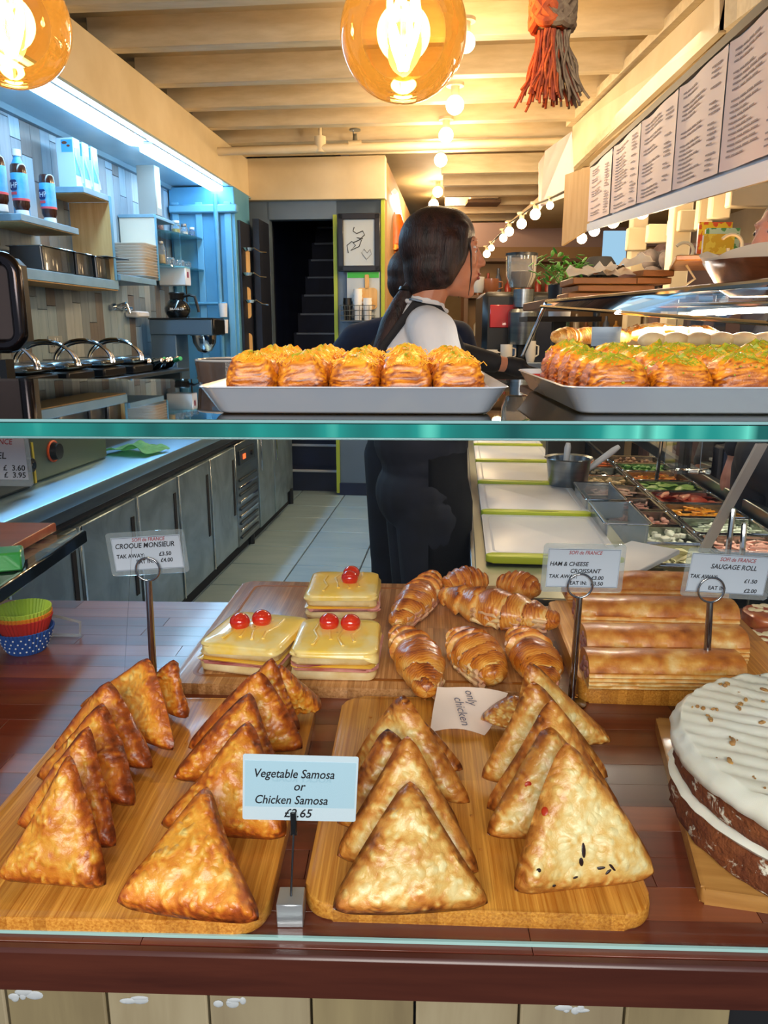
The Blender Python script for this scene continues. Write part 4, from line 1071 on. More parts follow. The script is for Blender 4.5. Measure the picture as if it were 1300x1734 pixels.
# ================================================================== paper baking cups, bent acrylic riser
p = at_z(46, 1100, WT); 
cups = [('blue polka dot', '1f4fa0', 0, 1.0), ('red', 'c02818', .021, .98), ('orange', 'e88a18', .028, .975), ('lime green', 'b9d84a', .036, .965)]
for i, (nm, hx, dz, k) in enumerate(cups):
    npl = 44
    md = lambda q, j: 1+(.022 if j % 2 else -.022)*(q > 1)
    def prof(th): return [(0.001, .0), (.031*k, .0), (.0335*k, .004), (.041*k, .022), (.0485*k, .042)]
    outer = prof(0); inner = [(r-.0010, z+.0010) for r, z in outer][::-1]
    inner[-1] = (.001, .0010)
    mb = MB(); 
    rows = []
    full = outer+inner
    for q, (r, z) in enumerate(full):
        lev = q if q < 5 else 9-q
        rows.append([Vector((p.x+cos(j*pi/npl)*r*md(lev, j), p.y+sin(j*pi/npl)*r*md(lev, j), z+dz+WT+.0005)) for j in range(2*npl)])
    mb.grid(rows, True)
    o = solo('baking_cup', mb, mat('paper_'+nm.replace(' ', '_'), hx, .6), '%s paper baking cup, %s of the nested pile' % (nm, ('lowest', 'second', 'third', 'topmost')[i]), 'baking cup', 'baking cups', smooth=rad(25), c=(p.x, p.y, WT+dz))
    if i == 0:
        for zz in (.009, .018, .026, .034):
            for q in range(22):
                a = (q+(.5 if zz in (.018, .034) else 0))*2*pi/22; r = .0335+(zz-.004)/.038*.0150+.0006
                if sin(a) > .3: continue
                obj('white_dot', MB().ell((cos(a)*r, sin(a)*r, zz), (.0009, .0016, .0016), 8, rot=Matrix.Rotation(a, 4, 'Z')), M_white, o, local=True)
M_acr = glassy('acrylic', (.94, .96, .98), .03, 1.5, haze=.25, hazec=(.8, .85, .9))
q = Vector((p.x-.012, p.y+.09, WT))
solo('acrylic_riser', MB().tube([q+Vector(d) for d in ((-.07, 0, .002), (-.045, 0, .058), (-.01, 0, .06), (.02, 0, .03), (.06, -.02, .03), (.085, -.03, .028), (.085, -.035, .004), (.03, -.03, .003))], .0028, 8), M_acr,
     'bent clear acrylic stand behind the pile of baking cups', 'stand')

# ================================================================== paper note
pts = [at_z(735, 1150, BT), at_z(772, 1132, BT), at_z(860, 1165, BT), at_z(822, 1245, BT), at_z(728, 1240, BT)]
P0 = at_z(728, 1240, BT+.002); P1 = at_z(820, 1246, BT+.002); P2 = at_z(860, 1178, BT+.030); P3 = at_z(740, 1160, BT+.032)
rows = []
for i in range(9):
    row = []
    for j in range(9):
        s, t_ = i/8, j/8
        v = (P0*(1-s)+P1*s)*(1-t_)+(P3*(1-s)+P2*s)*t_
        row.append(v+Vector((0, 0, .004*sin(s*pi)+.004*sin(t_*5+s*3))))
    rows.append(row)
rows[0] = [r+Vector((0, 0, .001)) for r in rows[0]]
note = solo('paper_note', MB().grid(rows), mat('pinkish_paper', 'f3dcd0', .7), 'torn white paper note with handwriting between samosas and croissants', 'note', c=P0)
mid = P0*.25+P1*.25+P2*.25+P3*.25
ex = (P1-P0).normalized(); ey = (P3-P0); ey = (ey-ex*ey.dot(ex)).normalized(); ez = ex.cross(ey)
Mn = Matrix.Translation(mid+ez*.012) @ Matrix((( ex.x, ey.x, ez.x, 0), (ex.y, ey.y, ez.y, 0), (ex.z, ey.z, ez.z, 0), (0, 0, 0, 1))) @ Matrix.Rotation(rad(-75), 4, 'Z')
join_text([('only', -.028, .006, .017, .3, 0, 'LEFT', 1), ('chicken', -.018, -.012, .017, .3, 0, 'LEFT', 1)], Mn, 'handwriting', mat('pen_ink', '6a6478', .6), note)

# ================================================================== price cards
M_card = mat('card_white', 'c3cddd', .45); M_lam = glassy('card_sleeve', (.9, .94, .96), .05, 1.45, haze=.22, hazec=(.7, .78, .84))
M_ink = mat('ink_black', '14141c', .6); M_red = mat('ink_red', 'a02028', .6); M_ghost = mat('ghost_print', 'aab4c6', .6)
M_tube = mat('chrome_post', '9a9ca2', .12, 1); M_frame = mat('ink_frame', '5a6478', .6)
def holder(label, base_px, ring_px, ring_r, card_px, cw, ch, roll, texts, redtexts, sleeve=.008, pend=0, title_frame=True):
    b = at_z(*base_px, WT); top = at_y(*ring_px, b.y+.01)
    k = (top.y*cos(PH)-(top.z-H)*sin(PH))/F
    t = thing('card_holder', label[0], 'card holder', (b.x, b.y, WT), 0, 'chrome card holders')
    obj('foot', MB().lathe([(.0, 0), (.022, 0), (.022, .003), (.012, .006), (.006, .008), (0, .008)], b, 24), M_tube, t)
    neck = top-Vector((0, 0, ring_r*k))
    obj('post', MB().cyl(b+Vector((0, 0, .006)), neck, .0058, .0048, 18), M_tube, t)
    ring = [top+Vector((cos(a)*ring_r*k, 0, sin(a)*ring_r*k)) for a in np.linspace(0, 2*pi, 40, endpoint=False)]
    obj('ring', MB().tube(ring, .0016, 10, closed=True), M_tube, t)
    c = at_y(*card_px, b.y+.0155)
    M = face_M(c, 0, rad(4), rad(roll)); w_, h_ = cw*k, ch*k
    cd_ = thing('price_card', label[1], 'card', c, 0, 'price cards')
    def pl(w2, h2, dz, r=None, th=.0003): return MB().prism(rrect(w2, h2, r or .0001, 4), dz, dz+th, M=M)
    obj('sleeve', pl(w_, h_, 0, .006, .0006), M_lam, cd_)
    iw, ih = w_-2*sleeve*.9, h_-2*sleeve
    obj('paper', pl(iw, ih, .0008), M_card, cd_)
    if title_frame:
        obj('printed_frame', MB().tube([M @ Vector((x, y, .00125)) for x, y in ((-iw/2+.001, -ih/2+.001), (iw/2-.001, -ih/2+.001), (iw/2-.001, ih/2-.001), (-iw/2+.001, ih/2-.001))], .00035, 4, closed=True), M_frame, cd_)
    Mt = M @ Matrix.Translation((0, 0, .0013))
    join_text([(s, x*iw, y*ih, sz*ih, sh, bo, al, ws) for (s, x, y, sz, sh, bo, al, ws) in texts], Mt, 'lettering', M_ink, cd_)
    if redtexts: join_text([(s, x*iw, y*ih, sz*ih, sh, bo, al, ws) for (s, x, y, sz, sh, bo, al, ws) in redtexts], Mt, 'lettering', M_red, cd_)
    return cd_, M, iw, ih
B_ = .0002
holder(('chrome ring card holder on the left behind the dark samosas', 'price card for croque monsieur'), (262, 1185), (250, 964), 20, (250, 936), 133, 78, 3.5,
       [('CROQUE MONSIEUR', -.46, .17, .21, .25, B_, 'LEFT', .86), ('TAK AWAY:', -.46, -.12, .165, .15, B_, 'LEFT', .9), ('£3.50', .16, -.1, .165, .15, B_, 'LEFT', .95),
        ('EAT IN:', -.18, -.30, .165, 0, B_, 'LEFT', .9), ('£4.00', .17, -.29, .165, .15, B_, 'LEFT', .95)],
       [('SOFI de FRANCE', -.20, .36, .15, .25, B_*.5, 'LEFT', .85)])
holder(('chrome ring card holder in front of the sausage rolls, at their left end', 'price card for ham and cheese croissant'), (967, 1192), (982, 992), 21, (987, 962), 139, 88, -1.2,
       [('HAM & CHEESE', -.47, .06, .15, .2, B_, 'LEFT', .92), ('CROISSANT', -.18, -.12, .15, .2, B_, 'LEFT', .92), ('TAK AWAY:', -.47, -.26, .135, .15, B_, 'LEFT', .95), ('£3.00', .12, -.29, .135, .1, B_, 'LEFT', 1),
        ('EAT IN:', -.17, -.43, .135, 0, B_, 'LEFT', .95), ('£3.50', .12, -.44, .135, .1, B_, 'LEFT', 1)],
       [('SOFI de FRANCE', -.22, .36, .13, .25, B_*.5, 'LEFT', .85)])
holder(('chrome ring card holder before the right end of the sausage rolls', 'price card for sausage roll, the rightmost card'), (1192, 1186), (1204, 999), 22, (1232, 972), 150, 88, -3.5,
       [('SAUGAGE ROLL', -.24, .13, .17, .2, B_, 'LEFT', .92), ('TAK AWAY:', -.48, -.14, .14, .15, B_, 'LEFT', .9), ('£1.50', .22, -.2, .14, .1, B_, 'LEFT', 1),
        ('EAT IN:', -.22, -.42, .14, 0, B_, 'LEFT', .95), ('£2.00', .24, -.45, .14, .1, B_, 'LEFT', 1)],
       [('SOFI de FRANCE', -.14, .33, .14, .25, B_*.5, 'LEFT', .85)])
# samosa card on its clip with the cube foot
b = at_z(491, 1572, WT); cube = thing('card_clip', 'small aluminium cube foot with thin wire clip before the samosas', 'card holder', (b.x, b.y+.013, WT))
obj('cube_foot', MB().box((b.x, b.y+.013, WT+.0126), (.025, .025, .025), bev=.0008), mat('satin_aluminium', 'c4c6cc', .3, .7), cube)
tp = at_y(497, 1392, b.y+.03)
obj('wire', MB().cyl((b.x+.0, b.y+.013, WT+.025), tp-Vector((0, 0, .006)), .0011, n=8), mat('dark_wire', '50545a', .3, .9), cube)
obj('clip_jaw', MB().box(tp+Vector((0, -.0022, .000)), (.0055, .0015, .024), bev=.0007).box(tp+Vector((0, .0024, .0)), (.0055, .0015, .024), bev=.0007).cyl(tp-Vector((.003, 0, .012)), tp-Vector((-.003, 0, .012)), .0022, n=10), mat('dark_clip', '2a2c30', .35, .6), cube)
c = at_y(508, 1335, b.y+.03); kk = (c.y*cos(PH)-(c.z-H)*sin(PH))/F
cdm = thing('price_card', 'large laminated price card for vegetable or chicken samosa', 'card', c, 0, 'price cards')
M = face_M(c, rad(2), rad(2), rad(-3.0)); w_, h_ = 193*kk, 127*kk
obj('laminate', MB().prism(rrect(w_, h_, .002, 3), -.0004, .0, M=M), mat('laminated_paper', 'cfe0ec', .22, coat=.6), cdm)
obj('blue_panel', MB().prism(rrect(w_*.965, h_*.70, .0005, 2), 0, .0002, M=M @ Matrix.Translation((0, .004, 0))), mat('blue_paper_tint', 'b4d4e6', .25, coat=.5), cdm)
Mt = M @ Matrix.Translation((0, 0, .0004))
join_text([(s, x*w_, y*h_, sz*h_, .22, .00015, 'LEFT', ws) for (s, x, y, sz, ws) in (('Vegetable Samosa', -.41, .16, .185, .80), ('or', -.06, -.03, .185, .85), ('Chicken Samosa', -.40, -.24, .185, .80), ('£2.65', -.14, -.445, .185, .9))], Mt, 'lettering', M_ink, cdm)
join_text([('ROCKY ROAD', .27*w_, .10*h_, .11*h_, 0, .0002, 'LEFT', -1.1)], M @ Matrix.Translation((0, 0, .0003)), 'show_through', mat('ghost_blue', 'a4c6d8', .3), cdm)

# card seen through the glass at the left side, in its sleeve
c = at_y(-22, 776, 1.22); kk = (c.y*cos(PH)-(c.z-H)*sin(PH))/F
cd4 = thing('price_card', 'price card at the left side of the photo, its title cut off', 'card', c, 0, 'price cards')
M = face_M(c, 0, rad(4), rad(-1)); w_, h_ = 148*kk, 96*kk
obj('sleeve', MB().prism(rrect(w_, h_, .006, 4), 0, .0006, M=M), M_lam, cd4)
obj('paper', MB().prism(rrect(w_-.014, h_-.016, .0002, 2), .0008, .0011, M=M @ Matrix.Translation((0, .003, 0))), M_card, cd4)
Mt = M @ Matrix.Translation((0, 0, .0014))
join_text([('STRUDEL', -.23*w_, .0*h_, .17*h_, .2, B_, 'LEFT', 1), ('£  3.60', .17*w_, -.21*h_, .14*h_, .1, B_, 'LEFT', 1), ('£  3.95', .17*w_, -.34*h_, .14*h_, .1, B_, 'LEFT', 1)], Mt, 'lettering', M_ink, cd4)
join_text([('SOFI de FRANCE', -.25*w_, .26*h_, .14*h_, .25, B_*.5, 'LEFT', .85)], Mt, 'lettering', M_red, cd4)
# ================================================================== trays and baklava on the glass shelf
ST = H-.069                    # top of the shelf
M_tray = mat('white_enamel', 'aebac8', .25, coat=.4)
M_syr = mat('red_syrup', '8e1c10', .15, c2='b8381c', ns=20, coat=.6)
def tray(label, cx, cy, w_, d_, rot):
    t = thing('baking_tray', label, 'tray', (cx, cy, ST+.0006), rot, 'trays on the glass shelf')
    hh = .0225
    def ring(w2, d2, z, r): return [Vector((x, y, z)) for x, y in rrect(w2, d2, r, 6)]
    fl = .017
    rows = [ring(.01, .01, 0, .004), ring(w_-2*fl, d_-2*fl, 0, .012), ring(w_-2*fl+.006, d_-2*fl+.006, .002, .014), ring(w_-.004, d_-.004, hh-.001, .02), ring(w_, d_, hh, .022), ring(w_-.003, d_-.003, hh+.001, .02),
            ring(w_-.010, d_-.010, hh-.002, .018), ring(w_-2*fl+.002, d_-2*fl+.002, .005, .012), ring(.01, .01, .005, .004)]
    obj('tray_body', MB().grid(rows, True), M_tray, t, local=True, smooth=rad(50))
    obj('rim_syrup', MB().grid([ring(w_-.020, d_-.020, hh-.0045, .018), ring(w_-2*fl-.002, d_-2*fl-.002, .0066, .012), ring(.01, .01, .0068, .004)], True), M_syr, t, local=True)
    return t
def bak_mat(name, green):
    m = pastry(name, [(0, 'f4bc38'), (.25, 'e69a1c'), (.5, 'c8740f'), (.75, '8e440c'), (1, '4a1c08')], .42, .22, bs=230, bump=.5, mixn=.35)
    nt = m.node_tree; N = nt.nodes; p = N['Principled BSDF']
    a = N.new('ShaderNodeAttribute'); a.attribute_name = 'tone'; sp = N.new('ShaderNodeSeparateColor'); L(nt, a.outputs['Color'], sp.inputs[0])
    n = ntex(nt, texco(nt), 420, 3, .7)
    ml = N.new('ShaderNodeMath'); ml.operation = 'MULTIPLY'; L(nt, n, ml.inputs[0]); L(nt, sp.outputs[1], ml.inputs[1])
    th = N.new('ShaderNodeMapRange'); th.inputs['From Min'].default_value = .44-green*.12; th.inputs['From Max'].default_value = .52-green*.12; L(nt, ml.outputs[0], th.inputs[0])
    mx = N.new('ShaderNodeMix'); mx.data_type = 'RGBA'
    src = p.inputs['Base Color'].links[0].from_socket
    L(nt, th.outputs[0], mx.inputs[0]); L(nt, src, mx.inputs[6]); mx.inputs[7].default_value = (*hexc('8f9a1e'), 1)
    L(nt, mx.outputs[2], p.inputs['Base Color']); return m
M_bk1 = bak_mat('baklava_golden', .25); M_bk2 = bak_mat('baklava_pistachio', .85)
def baklava_mesh(w_, d_, h_, seed):
    n = 22; nz = 16; V = []; tone = []; idx = {}
    def prof(x, y, z):          # unit box -1..1, 0..1
        return x, y, z
    Fc = []
    def addgrid(fn, nu, nv):
        b = len(V)
        for i in range(nu+1):
            for j in range(nv+1):
                p, tn, g = fn(i/nu, j/nv); V.append(p); tone.append((tn, g, 0))
        for i in range(nu):
            for j in range(nv):
                Fc.append((b+i*(nv+1)+j, b+(i+1)*(nv+1)+j, b+(i+1)*(nv+1)+j+1, b+i*(nv+1)+j+1))
    def shape(ux, uy, z):       # squarish ring point with layered flakes
        lay = z*7+2.2*noise.noise(Vector((ux*1.5+seed, uy*1.5, z*2)))
        fr = lay % 1.0
        out = 1+.055*(fr-.5)+.05*noise.noise(Vector((ux*3+seed, uy*3, z*7)))
        bulge = 1.0-.34*max(0, z-.55)**1.5*2.2-.05*(z < .05)
        zz = z*h_*(1+.10*noise.noise(Vector((ux*2, uy*2, seed))))
        return Vector((ux*w_/2*out*bulge, uy*d_/2*out*bulge, zz)), fr
    nr = 56
    ring = []
    for k in range(nr):
        a = k*2*pi/nr; e = .42
        ring.append((math.copysign(abs(cos(a))**e, cos(a)), math.copysign(abs(sin(a))**e, sin(a))))
    rows = []
    for j in range(26):
        z = j/25; row = []
        for ux, uy in ring:
            p, fr = shape(ux, uy, z); row.append(len(V)); V.append(p)
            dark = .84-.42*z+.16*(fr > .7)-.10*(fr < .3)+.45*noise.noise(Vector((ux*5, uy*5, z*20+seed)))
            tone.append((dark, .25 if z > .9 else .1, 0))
        rows.append(row)
    for s in (.86, .66, .44, .22, .03):
        row = []
        for ux, uy in ring:
            p, fr = shape(ux, uy, 1.0)
            q = Vector((p.x*s, p.y*s, p.z+h_*.20*(1-s*s)+.0035*noise.noise(Vector((p.x*s*160+seed, p.y*s*160, 0)))+.0015*noise.noise(Vector((p.x*s*500, p.y*s*500, seed)))))
            row.append(len(V)); V.append(q)
            tone.append((.30+.3*noise.noise(Vector((p.x*s*90, p.y*s*90, seed))), 1.0-.3*s, 0))
        rows.append(row)
    for a, b in zip(rows, rows[1:]):
        for k in range(nr): Fc.append((a[k], a[(k+1) % nr], b[(k+1) % nr], b[k]))
    Fc.append(tuple(rows[0][::-1]))
    return npmesh('baklava', V, Fc, np.clip(np.array(tone), 0, 1))
def shreds(w_, d_, h_, seed, n=60):
    rs = random.Random(seed); mb = MB()
    if w_ > .05:
        for k in range(150):
            x, y = rs.gauss(0, .20)*w_, rs.gauss(0, .20)*d_; q = rs.uniform(.0005, .0013)
            mb.ell((x, y, h_*1.14-(x*x+y*y)*14+.0008), (q*1.4, q, q), ico=1, rot=Matrix.Rotation(rs.uniform(0, 3), 4, 'Z'))
        return mb
    for k in range(n):
        x, y = rs.uniform(-.4, .4)*w_, rs.uniform(-.4, .4)*d_
        z = h_*1.10-(x*x+y*y)*9+.001; a = rs.uniform(0, 2*pi); l = rs.uniform(.003, .008)
        mb.tube([(x, y, z), (x+cos(a)*l*.5, y+sin(a)*l*.5, z+rs.uniform(.0005, .0025)), (x+cos(a)*l, y+sin(a)*l, z-rs.uniform(0, .001))], .00038, 4)
    return mb
tL = tray('white tray of baklava left of the middle of the glass shelf', -.022, .785, .262, .30, -CT)
tR = tray('wide white pistachio baklava tray on the right of the glass shelf', .352, .785, .395, .31, -CT)
M_sh1 = mat('shredded_pastry', 'f4a624', .3, c2='f8c850', ns=50); M_sh2 = mat('pistachio_crumb', '8a9420', .7, c2='b8a838', ns=200)
protos = {}
def fill_tray(t, xs, ys, w_, d_, h_, m, msh, shname, grp, lab, skip=()):
    cx, cy = t.location.x, t.location.y
    R_ = Matrix.Rotation(-CT, 3, 'Z'); rs = random.Random(len(xs)*7)
    i0 = 0
    for r, y in enumerate(ys):
        for c, x in enumerate(xs):
            if (r, c) in skip: continue
            key = (t.name, (r*3+c*2) % 5)
            if key not in protos:
                me = baklava_mesh(w_, d_, h_, key[1]*4.7+len(xs)); me.materials.append(m); finish(me, rad(60))
                o0 = bpy.data.objects.new('baklava', me)
                sh = shreds(w_, d_, h_, key[1]+len(xs)*9); sm_ = bpy.data.meshes.new(shname); sh.bm.to_mesh(sm_); sh.bm.free(); sm_.materials.append(msh); finish(sm_, None)
                protos[key] = (me, sm_)
            me, sm_ = protos[key]
            o = bpy.data.objects.new('baklava', me); col.objects.link(o)
            off = R_ @ Vector((x+rs.uniform(-.001, .001), y+rs.uniform(-.0015, .0015), 0))
            o.location = (cx+off.x, cy+off.y, ST+.0075); o.rotation_euler = (0, 0, rs.uniform(-.06, .06)-CT)
            o.scale = (1, 1, rs.uniform(.93, 1.07)*(1+.03*r))
            MW[o] = Matrix.Translation(o.location)
            s = bpy.data.objects.new(shname, sm_); col.objects.link(s); s.parent = o; s['kind'] = 'stuff'
            tag(o, lab(r, c), 'baklava', grp)
rown = ['front row', 'second row', 'third row', 'fourth row', 'back row']
coln = ['leftmost', 'second from the left', 'middle', 'second from the right', 'rightmost']
def labL(r, c): return 'golden baklava in the %s of the left tray, %s' % (rown[r], coln[c])
def labR(r, c): return 'pistachio baklava in the %s of the right tray, %s' % (rown[r], ('leftmost', 'second from the left', 'third from the left', 'fourth from the left', 'fifth from the left', 'sixth from the left')[c])
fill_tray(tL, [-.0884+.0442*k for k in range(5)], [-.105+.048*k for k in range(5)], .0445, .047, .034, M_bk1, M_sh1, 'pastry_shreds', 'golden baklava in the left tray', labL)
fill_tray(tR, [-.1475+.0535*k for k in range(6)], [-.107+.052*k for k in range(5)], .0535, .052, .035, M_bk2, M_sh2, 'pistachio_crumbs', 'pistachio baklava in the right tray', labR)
# smoked glass dish behind the left tray
gd = at_z(400, 646, ST)
t = thing('glass_dish', 'clear smoky glass dish standing behind the left baklava tray', 'dish', (-.135, 1.035, ST+.0006), 0)
def ring(w2, d2, z, r): return [Vector((x, y, z)) for x, y in rrect(w2, d2, r, 8)]
obj('dish_body', MB().grid([ring(.02, .02, 0, .008), ring(.20, .10, 0, .03), ring(.215, .12, .004, .045), ring(.222, .126, .030, .05), ring(.216, .12, .030, .047), ring(.208, .112, .006, .042), ring(.02, .02, .004, .008)], True),
    glassy('smoked_glass', (.62, .58, .56), .03, 1.5, haze=.1, hazec=(.5, .4, .35)), t, local=True)
obj('dish_rim', MB().tube([(x, y, .031) for x, y in rrect(.219, .123, .048, 8)], .0018, 6, closed=True), mat('rim_glint', 'b0b6b8', .1, .4), t, local=True)

# ================================================================== amber globe lamps and rope tassel
M_amber = glassy('amber_glass', (.97, .70, .34), .02, 1.5, haze=.015, hazec=(1.0, .62, .16))
M_fil = emis('filament_glow', (1.0, .66, .26), 60)
def globe(label, px, py, r, dist):
    zc = dist; d = ray(px, py); k = zc/(d.y*cos(PH)-d.z*sin(PH)); c = CAMP+d*k
    t = thing('pendant_lamp', label, 'lamp', c, 0, 'amber globe lamps')
    prof = [(.0005, -r)]+[(r*sin(a), -r*cos(a)) for a in np.linspace(.08, pi-.32, 30)]+[(.018, r*1.05), (.016, r*1.35)]
    obj('glass_globe', MB().lathe(prof, (0, 0, 0), 48), M_amber, t, local=True)
    obj('lamp_cap', MB().lathe([(.0, r*1.30), (.017, r*1.30), (.018, r*1.7), (.012, r*2.0), (.003, r*2.05), (.003, r*2.6)], (0, 0, 0), 20), mat('brass', 'a07a3a', .3, 1), t, local=True)
    mb = MB()
    for q in range(5):            # spiral filament loops
        a0 = q*2*pi/5
        pts = [(cos(a0+s*2.2)*(.003+.012*sin(pi*min(1, s*1.02))), sin(a0+s*2.2)*(.003+.012*sin(pi*min(1, s*1.02))), r*1.0-s*(r*1.52)) for s in np.linspace(0, 1, 22)]
        mb.tube(pts, .0032, 6)
    obj('filament', mb, M_fil, t, local=True)
    obj('stem', MB().cyl((0, 0, -r*.3), (0, 0, r*1.2), .003, n=8), mat('glass_stem', 'd8b070', .2), t, local=True)
    obj('cord', MB().cyl((0, 0, r*2.5), (0, 0, r*2.5+.75), .003, n=8), M_black, t, local=True)
    l = bpy.data.lights.new('bulb_light', 'POINT'); l.energy = BULB_POINT; l.color = (1, .80, .56); l.shadow_soft_size = .03
    lo = bpy.data.objects.new('bulb_light', l); col.objects.link(lo); lo.location = c
    return c
globe('amber glass globe lamp hanging at the top centre', 683, 56, .0645, .78)
globe('amber glass globe lamp cut off at the top left corner', 14, 38, .0645, .83)

M_rope = [mat('rope_%s' % n, a, .8, c2=b, ns=120, bump=.4, bs=300) for n, a, b in (('orange', 'c4561a', '9a3a10'), ('rust', 'a8441c', '7a2c10'), ('grey', '8a7050', '6a5038'))]
tc = at_y(934, 40, .85)
tas = thing('rope_tassel', 'orange and grey rope tassel with a thick knot hanging near the ceiling', 'tassel', tc)
rs = random.Random(3)
for g, mm in enumerate(M_rope):
    mb = MB()
    for k in range(34 if g < 2 else 30):
        a = rs.uniform(0, 2*pi); r0 = rs.uniform(.004, .012); bx = (-.006, .0, .012)[g]
        fl_ = rs.uniform(.5, 1.0); dx = bx*.8+cos(a)*.009*fl_+(rs.choice((-1, 0, 0, 1))*rs.uniform(0, .016)); dy = sin(a)*.010
        ln = rs.uniform(.050, .068); sw = rs.uniform(-.003, .003); pts = []
        for s in np.linspace(0, 1, 9):
            pts.append(Vector((bx*.6+cos(a)*r0+dx*s**1.7+sw*sin(s*9), sin(a)*r0+dy*s**1.5+sw*cos(s*8), -.008-ln*s)))
        mb.tube(pts, .0013, 5)
    o = obj('rope_strands', mb, mm, tas, local=True); o['kind'] = 'stuff'
for g, mm in ((0, M_rope[0]), (2, M_rope[2])):
    mb = MB()
    for k in range(5):
        ph_ = k*1.1+g
        pts = [Vector((cos(a)*.0155+(.004 if g else -.003), sin(a)*.015, sin(a*1.5+ph_)*.013+.010)) for a in np.linspace(0, 2*pi, 26)]
        mb.tube(pts, .0052, 8)
    obj('knot', mb, mm, tas, local=True)
mb = MB()
for k in range(3):
    mb.tube([Vector((cos(s*30+k*2.1)*.004-.002, sin(s*30+k*2.1)*.004, s*1.2)) for s in np.linspace(0, 1, 160)], .0042, 6)
obj('twisted_rope', mb, M_rope[0], tas, local=True)
# ================================================================== left side: fridge counter with steel doors
lc = thing('fridge_counter', 'stainless steel refrigerated counter with panelled doors along the left', 'counter', Rp(-1.72, 4.4, 0), -TH)
UF = -1.365
obj('body', MB().box(Rp(-1.745, 4.15, .47), (.70, 4.3, .70), rz=-TH), M_steel_door, lc)
M_top = mat('steel_worktop', '9cc4e0', .34, .75)
obj('worktop', MB().box(Rp(-1.745, 4.12, .845), (.83, 4.42, .05), rz=-TH, bev=.006, seg=2), M_top, lc)
obj('front_rail', MB().box(Rp(-1.352, 4.12, .822), (.03, 4.42, .085), rz=-TH, bev=.004), M_steel, lc)
obj('plinth', MB().box(Rp(-1.45, 4.15, .06), (.08, 4.3, .12), rz=-TH), M_dark, lc)
obj('gasket_gap', MB().box(Rp(UF+.004, 4.15, .768), (.02, 4.28, .022), rz=-TH), M_dark, lc)
ed = [2.06, 2.52, 3.02, 3.50, 3.98, 4.46]
M_seam = mat('door_seam', '3c464e', .4, .6)
for k in range(5):
    v0, v1 = ed[k], ed[k+1]
    d = obj('door', MB().box(Rp(UF+.012, (v0+v1)/2, .43), (.03, v1-v0-.012, .62), rz=-TH, bev=.004), M_steel_door, lc)
    obj('handle_slot', MB().box(Rp(UF+.029, v1-.05, .50), (.004, .030, .34), rz=-TH, bev=.001), M_dark, d)
    obj('edge_bead', MB().box(Rp(UF+.030, v0+.012, .43), (.004, .014, .62), rz=-TH, bev=.001), M_chrome, d)
g = obj('compressor_panel', MB().box(Rp(UF+.012, 4.72, .43), (.03, .5, .64), rz=-TH, bev=.004), M_steel, lc)
for k in range(9):
    obj('louvre', MB().box(Rp(UF+.032, 4.72, .16+.045*k), (.01, .40, .016), rz=-TH, rx=0, bev=.002), M_chrome if k % 2 else M_seam, g)
cp_ = obj('control_panel', MB().box(Rp(UF+.032, 4.70, .66), (.012, .34, .09), rz=-TH, bev=.002), mat('control_grey', '39434a', .3, .4), lc)
obj('display', MB().box(Rp(UF+.040, 4.62, .66), (.004, .05, .03), rz=-TH), emis('red_display', (1, .12, .03), 2), cp_)
obj('dial', MB().cyl(Rp(UF+.036, 4.78, .66), Rp(UF+.05, 4.78, .66), .018), M_black, cp_)
for v0, v1 in ((5.0, 5.42), (5.44, 5.84)):
    d = obj('door', MB().box(Rp(UF+.012, (v0+v1)/2, .43), (.03, v1-v0-.01, .66), rz=-TH, bev=.004), M_steel_door, lc)
    obj('handle_slot', MB().box(Rp(UF+.031, v0+.06, .6), (.012, .02, .22), rz=-TH, bev=.002), M_chrome, d)
for v0 in (2.1, 4.95, 6.2):
    obj('leg', MB().cyl(Rp(UF-.03, v0, 0), Rp(UF-.03, v0, .13), .022), M_black, lc)
# low tiled end cabinet near the doorway
# cloth
def cloth(name, label, c, w_, d_, h_, m, rz, seed, cat='cloth'):
    rows = []
    for i in range(19):
        row = []
        for j in range(15):
            x, y = (i/18-.5)*w_, (j/14-.5)*d_
            z = h_*(.45+.55*abs(noise.noise(Vector((x*14, y*14, seed)))*1.6))*(1-abs(i/9-1)**4*.6)
            row.append(Vector(c)+Matrix.Rotation(rz, 3, 'Z') @ Vector((x+.012*noise.noise(Vector((y*12, seed, 0))), y+.012*noise.noise(Vector((x*12, seed, 5))), z+.001)))
        rows.append(row)
    mb = MB().grid(rows); bmesh.ops.solidify(mb.bm, geom=mb.bm.faces[:], thickness=.004)
    return solo(name, mb, m, label, cat, smooth=rad(80))
cu = at_z(232, 766, .873)
cloth('dish_cloth', 'folded pale green cloth lying on the steel counter edge', (cu.x, cu.y, .872), .24, .20, .045, mat('green_cloth', '9fdc9a', .9, c2='84c684', ns=30, bump=.5, bs=200), -.3, 3)

# appliances standing on the left counter, seen through the glass
ov = thing('counter_grill', 'dark countertop oven with a round black knob at the left', 'oven', Rp(-1.72, 2.30, .872), -TH)
obj('body', MB().box(Rp(-1.74, 2.30, 1.06), (.46, .52, .37), rz=-TH, bev=.01), mat('oven_dark', '22262e', .35, .4), ov)
obj('front_panel', MB().box(Rp(-1.505, 2.30, 1.10), (.012, .50, .28), rz=-TH, bev=.003), mat('oven_grey', '6c757c', .3, .7), ov)
kn = obj('knob', MB().cyl(Rp(-1.50, 2.50, .965), Rp(-1.47, 2.50, .965), .028, .024, 20), M_black, ov)
obj('knob_cap', MB().cyl(Rp(-1.47, 2.50, .965), Rp(-1.464, 2.50, .965), .012), M_chrome, kn)
for k in range(2): obj('leg', MB().cyl(Rp(-1.55, 2.1+.4*k, .872), Rp(-1.55, 2.1+.4*k, .90), .014), M_chrome, ov)
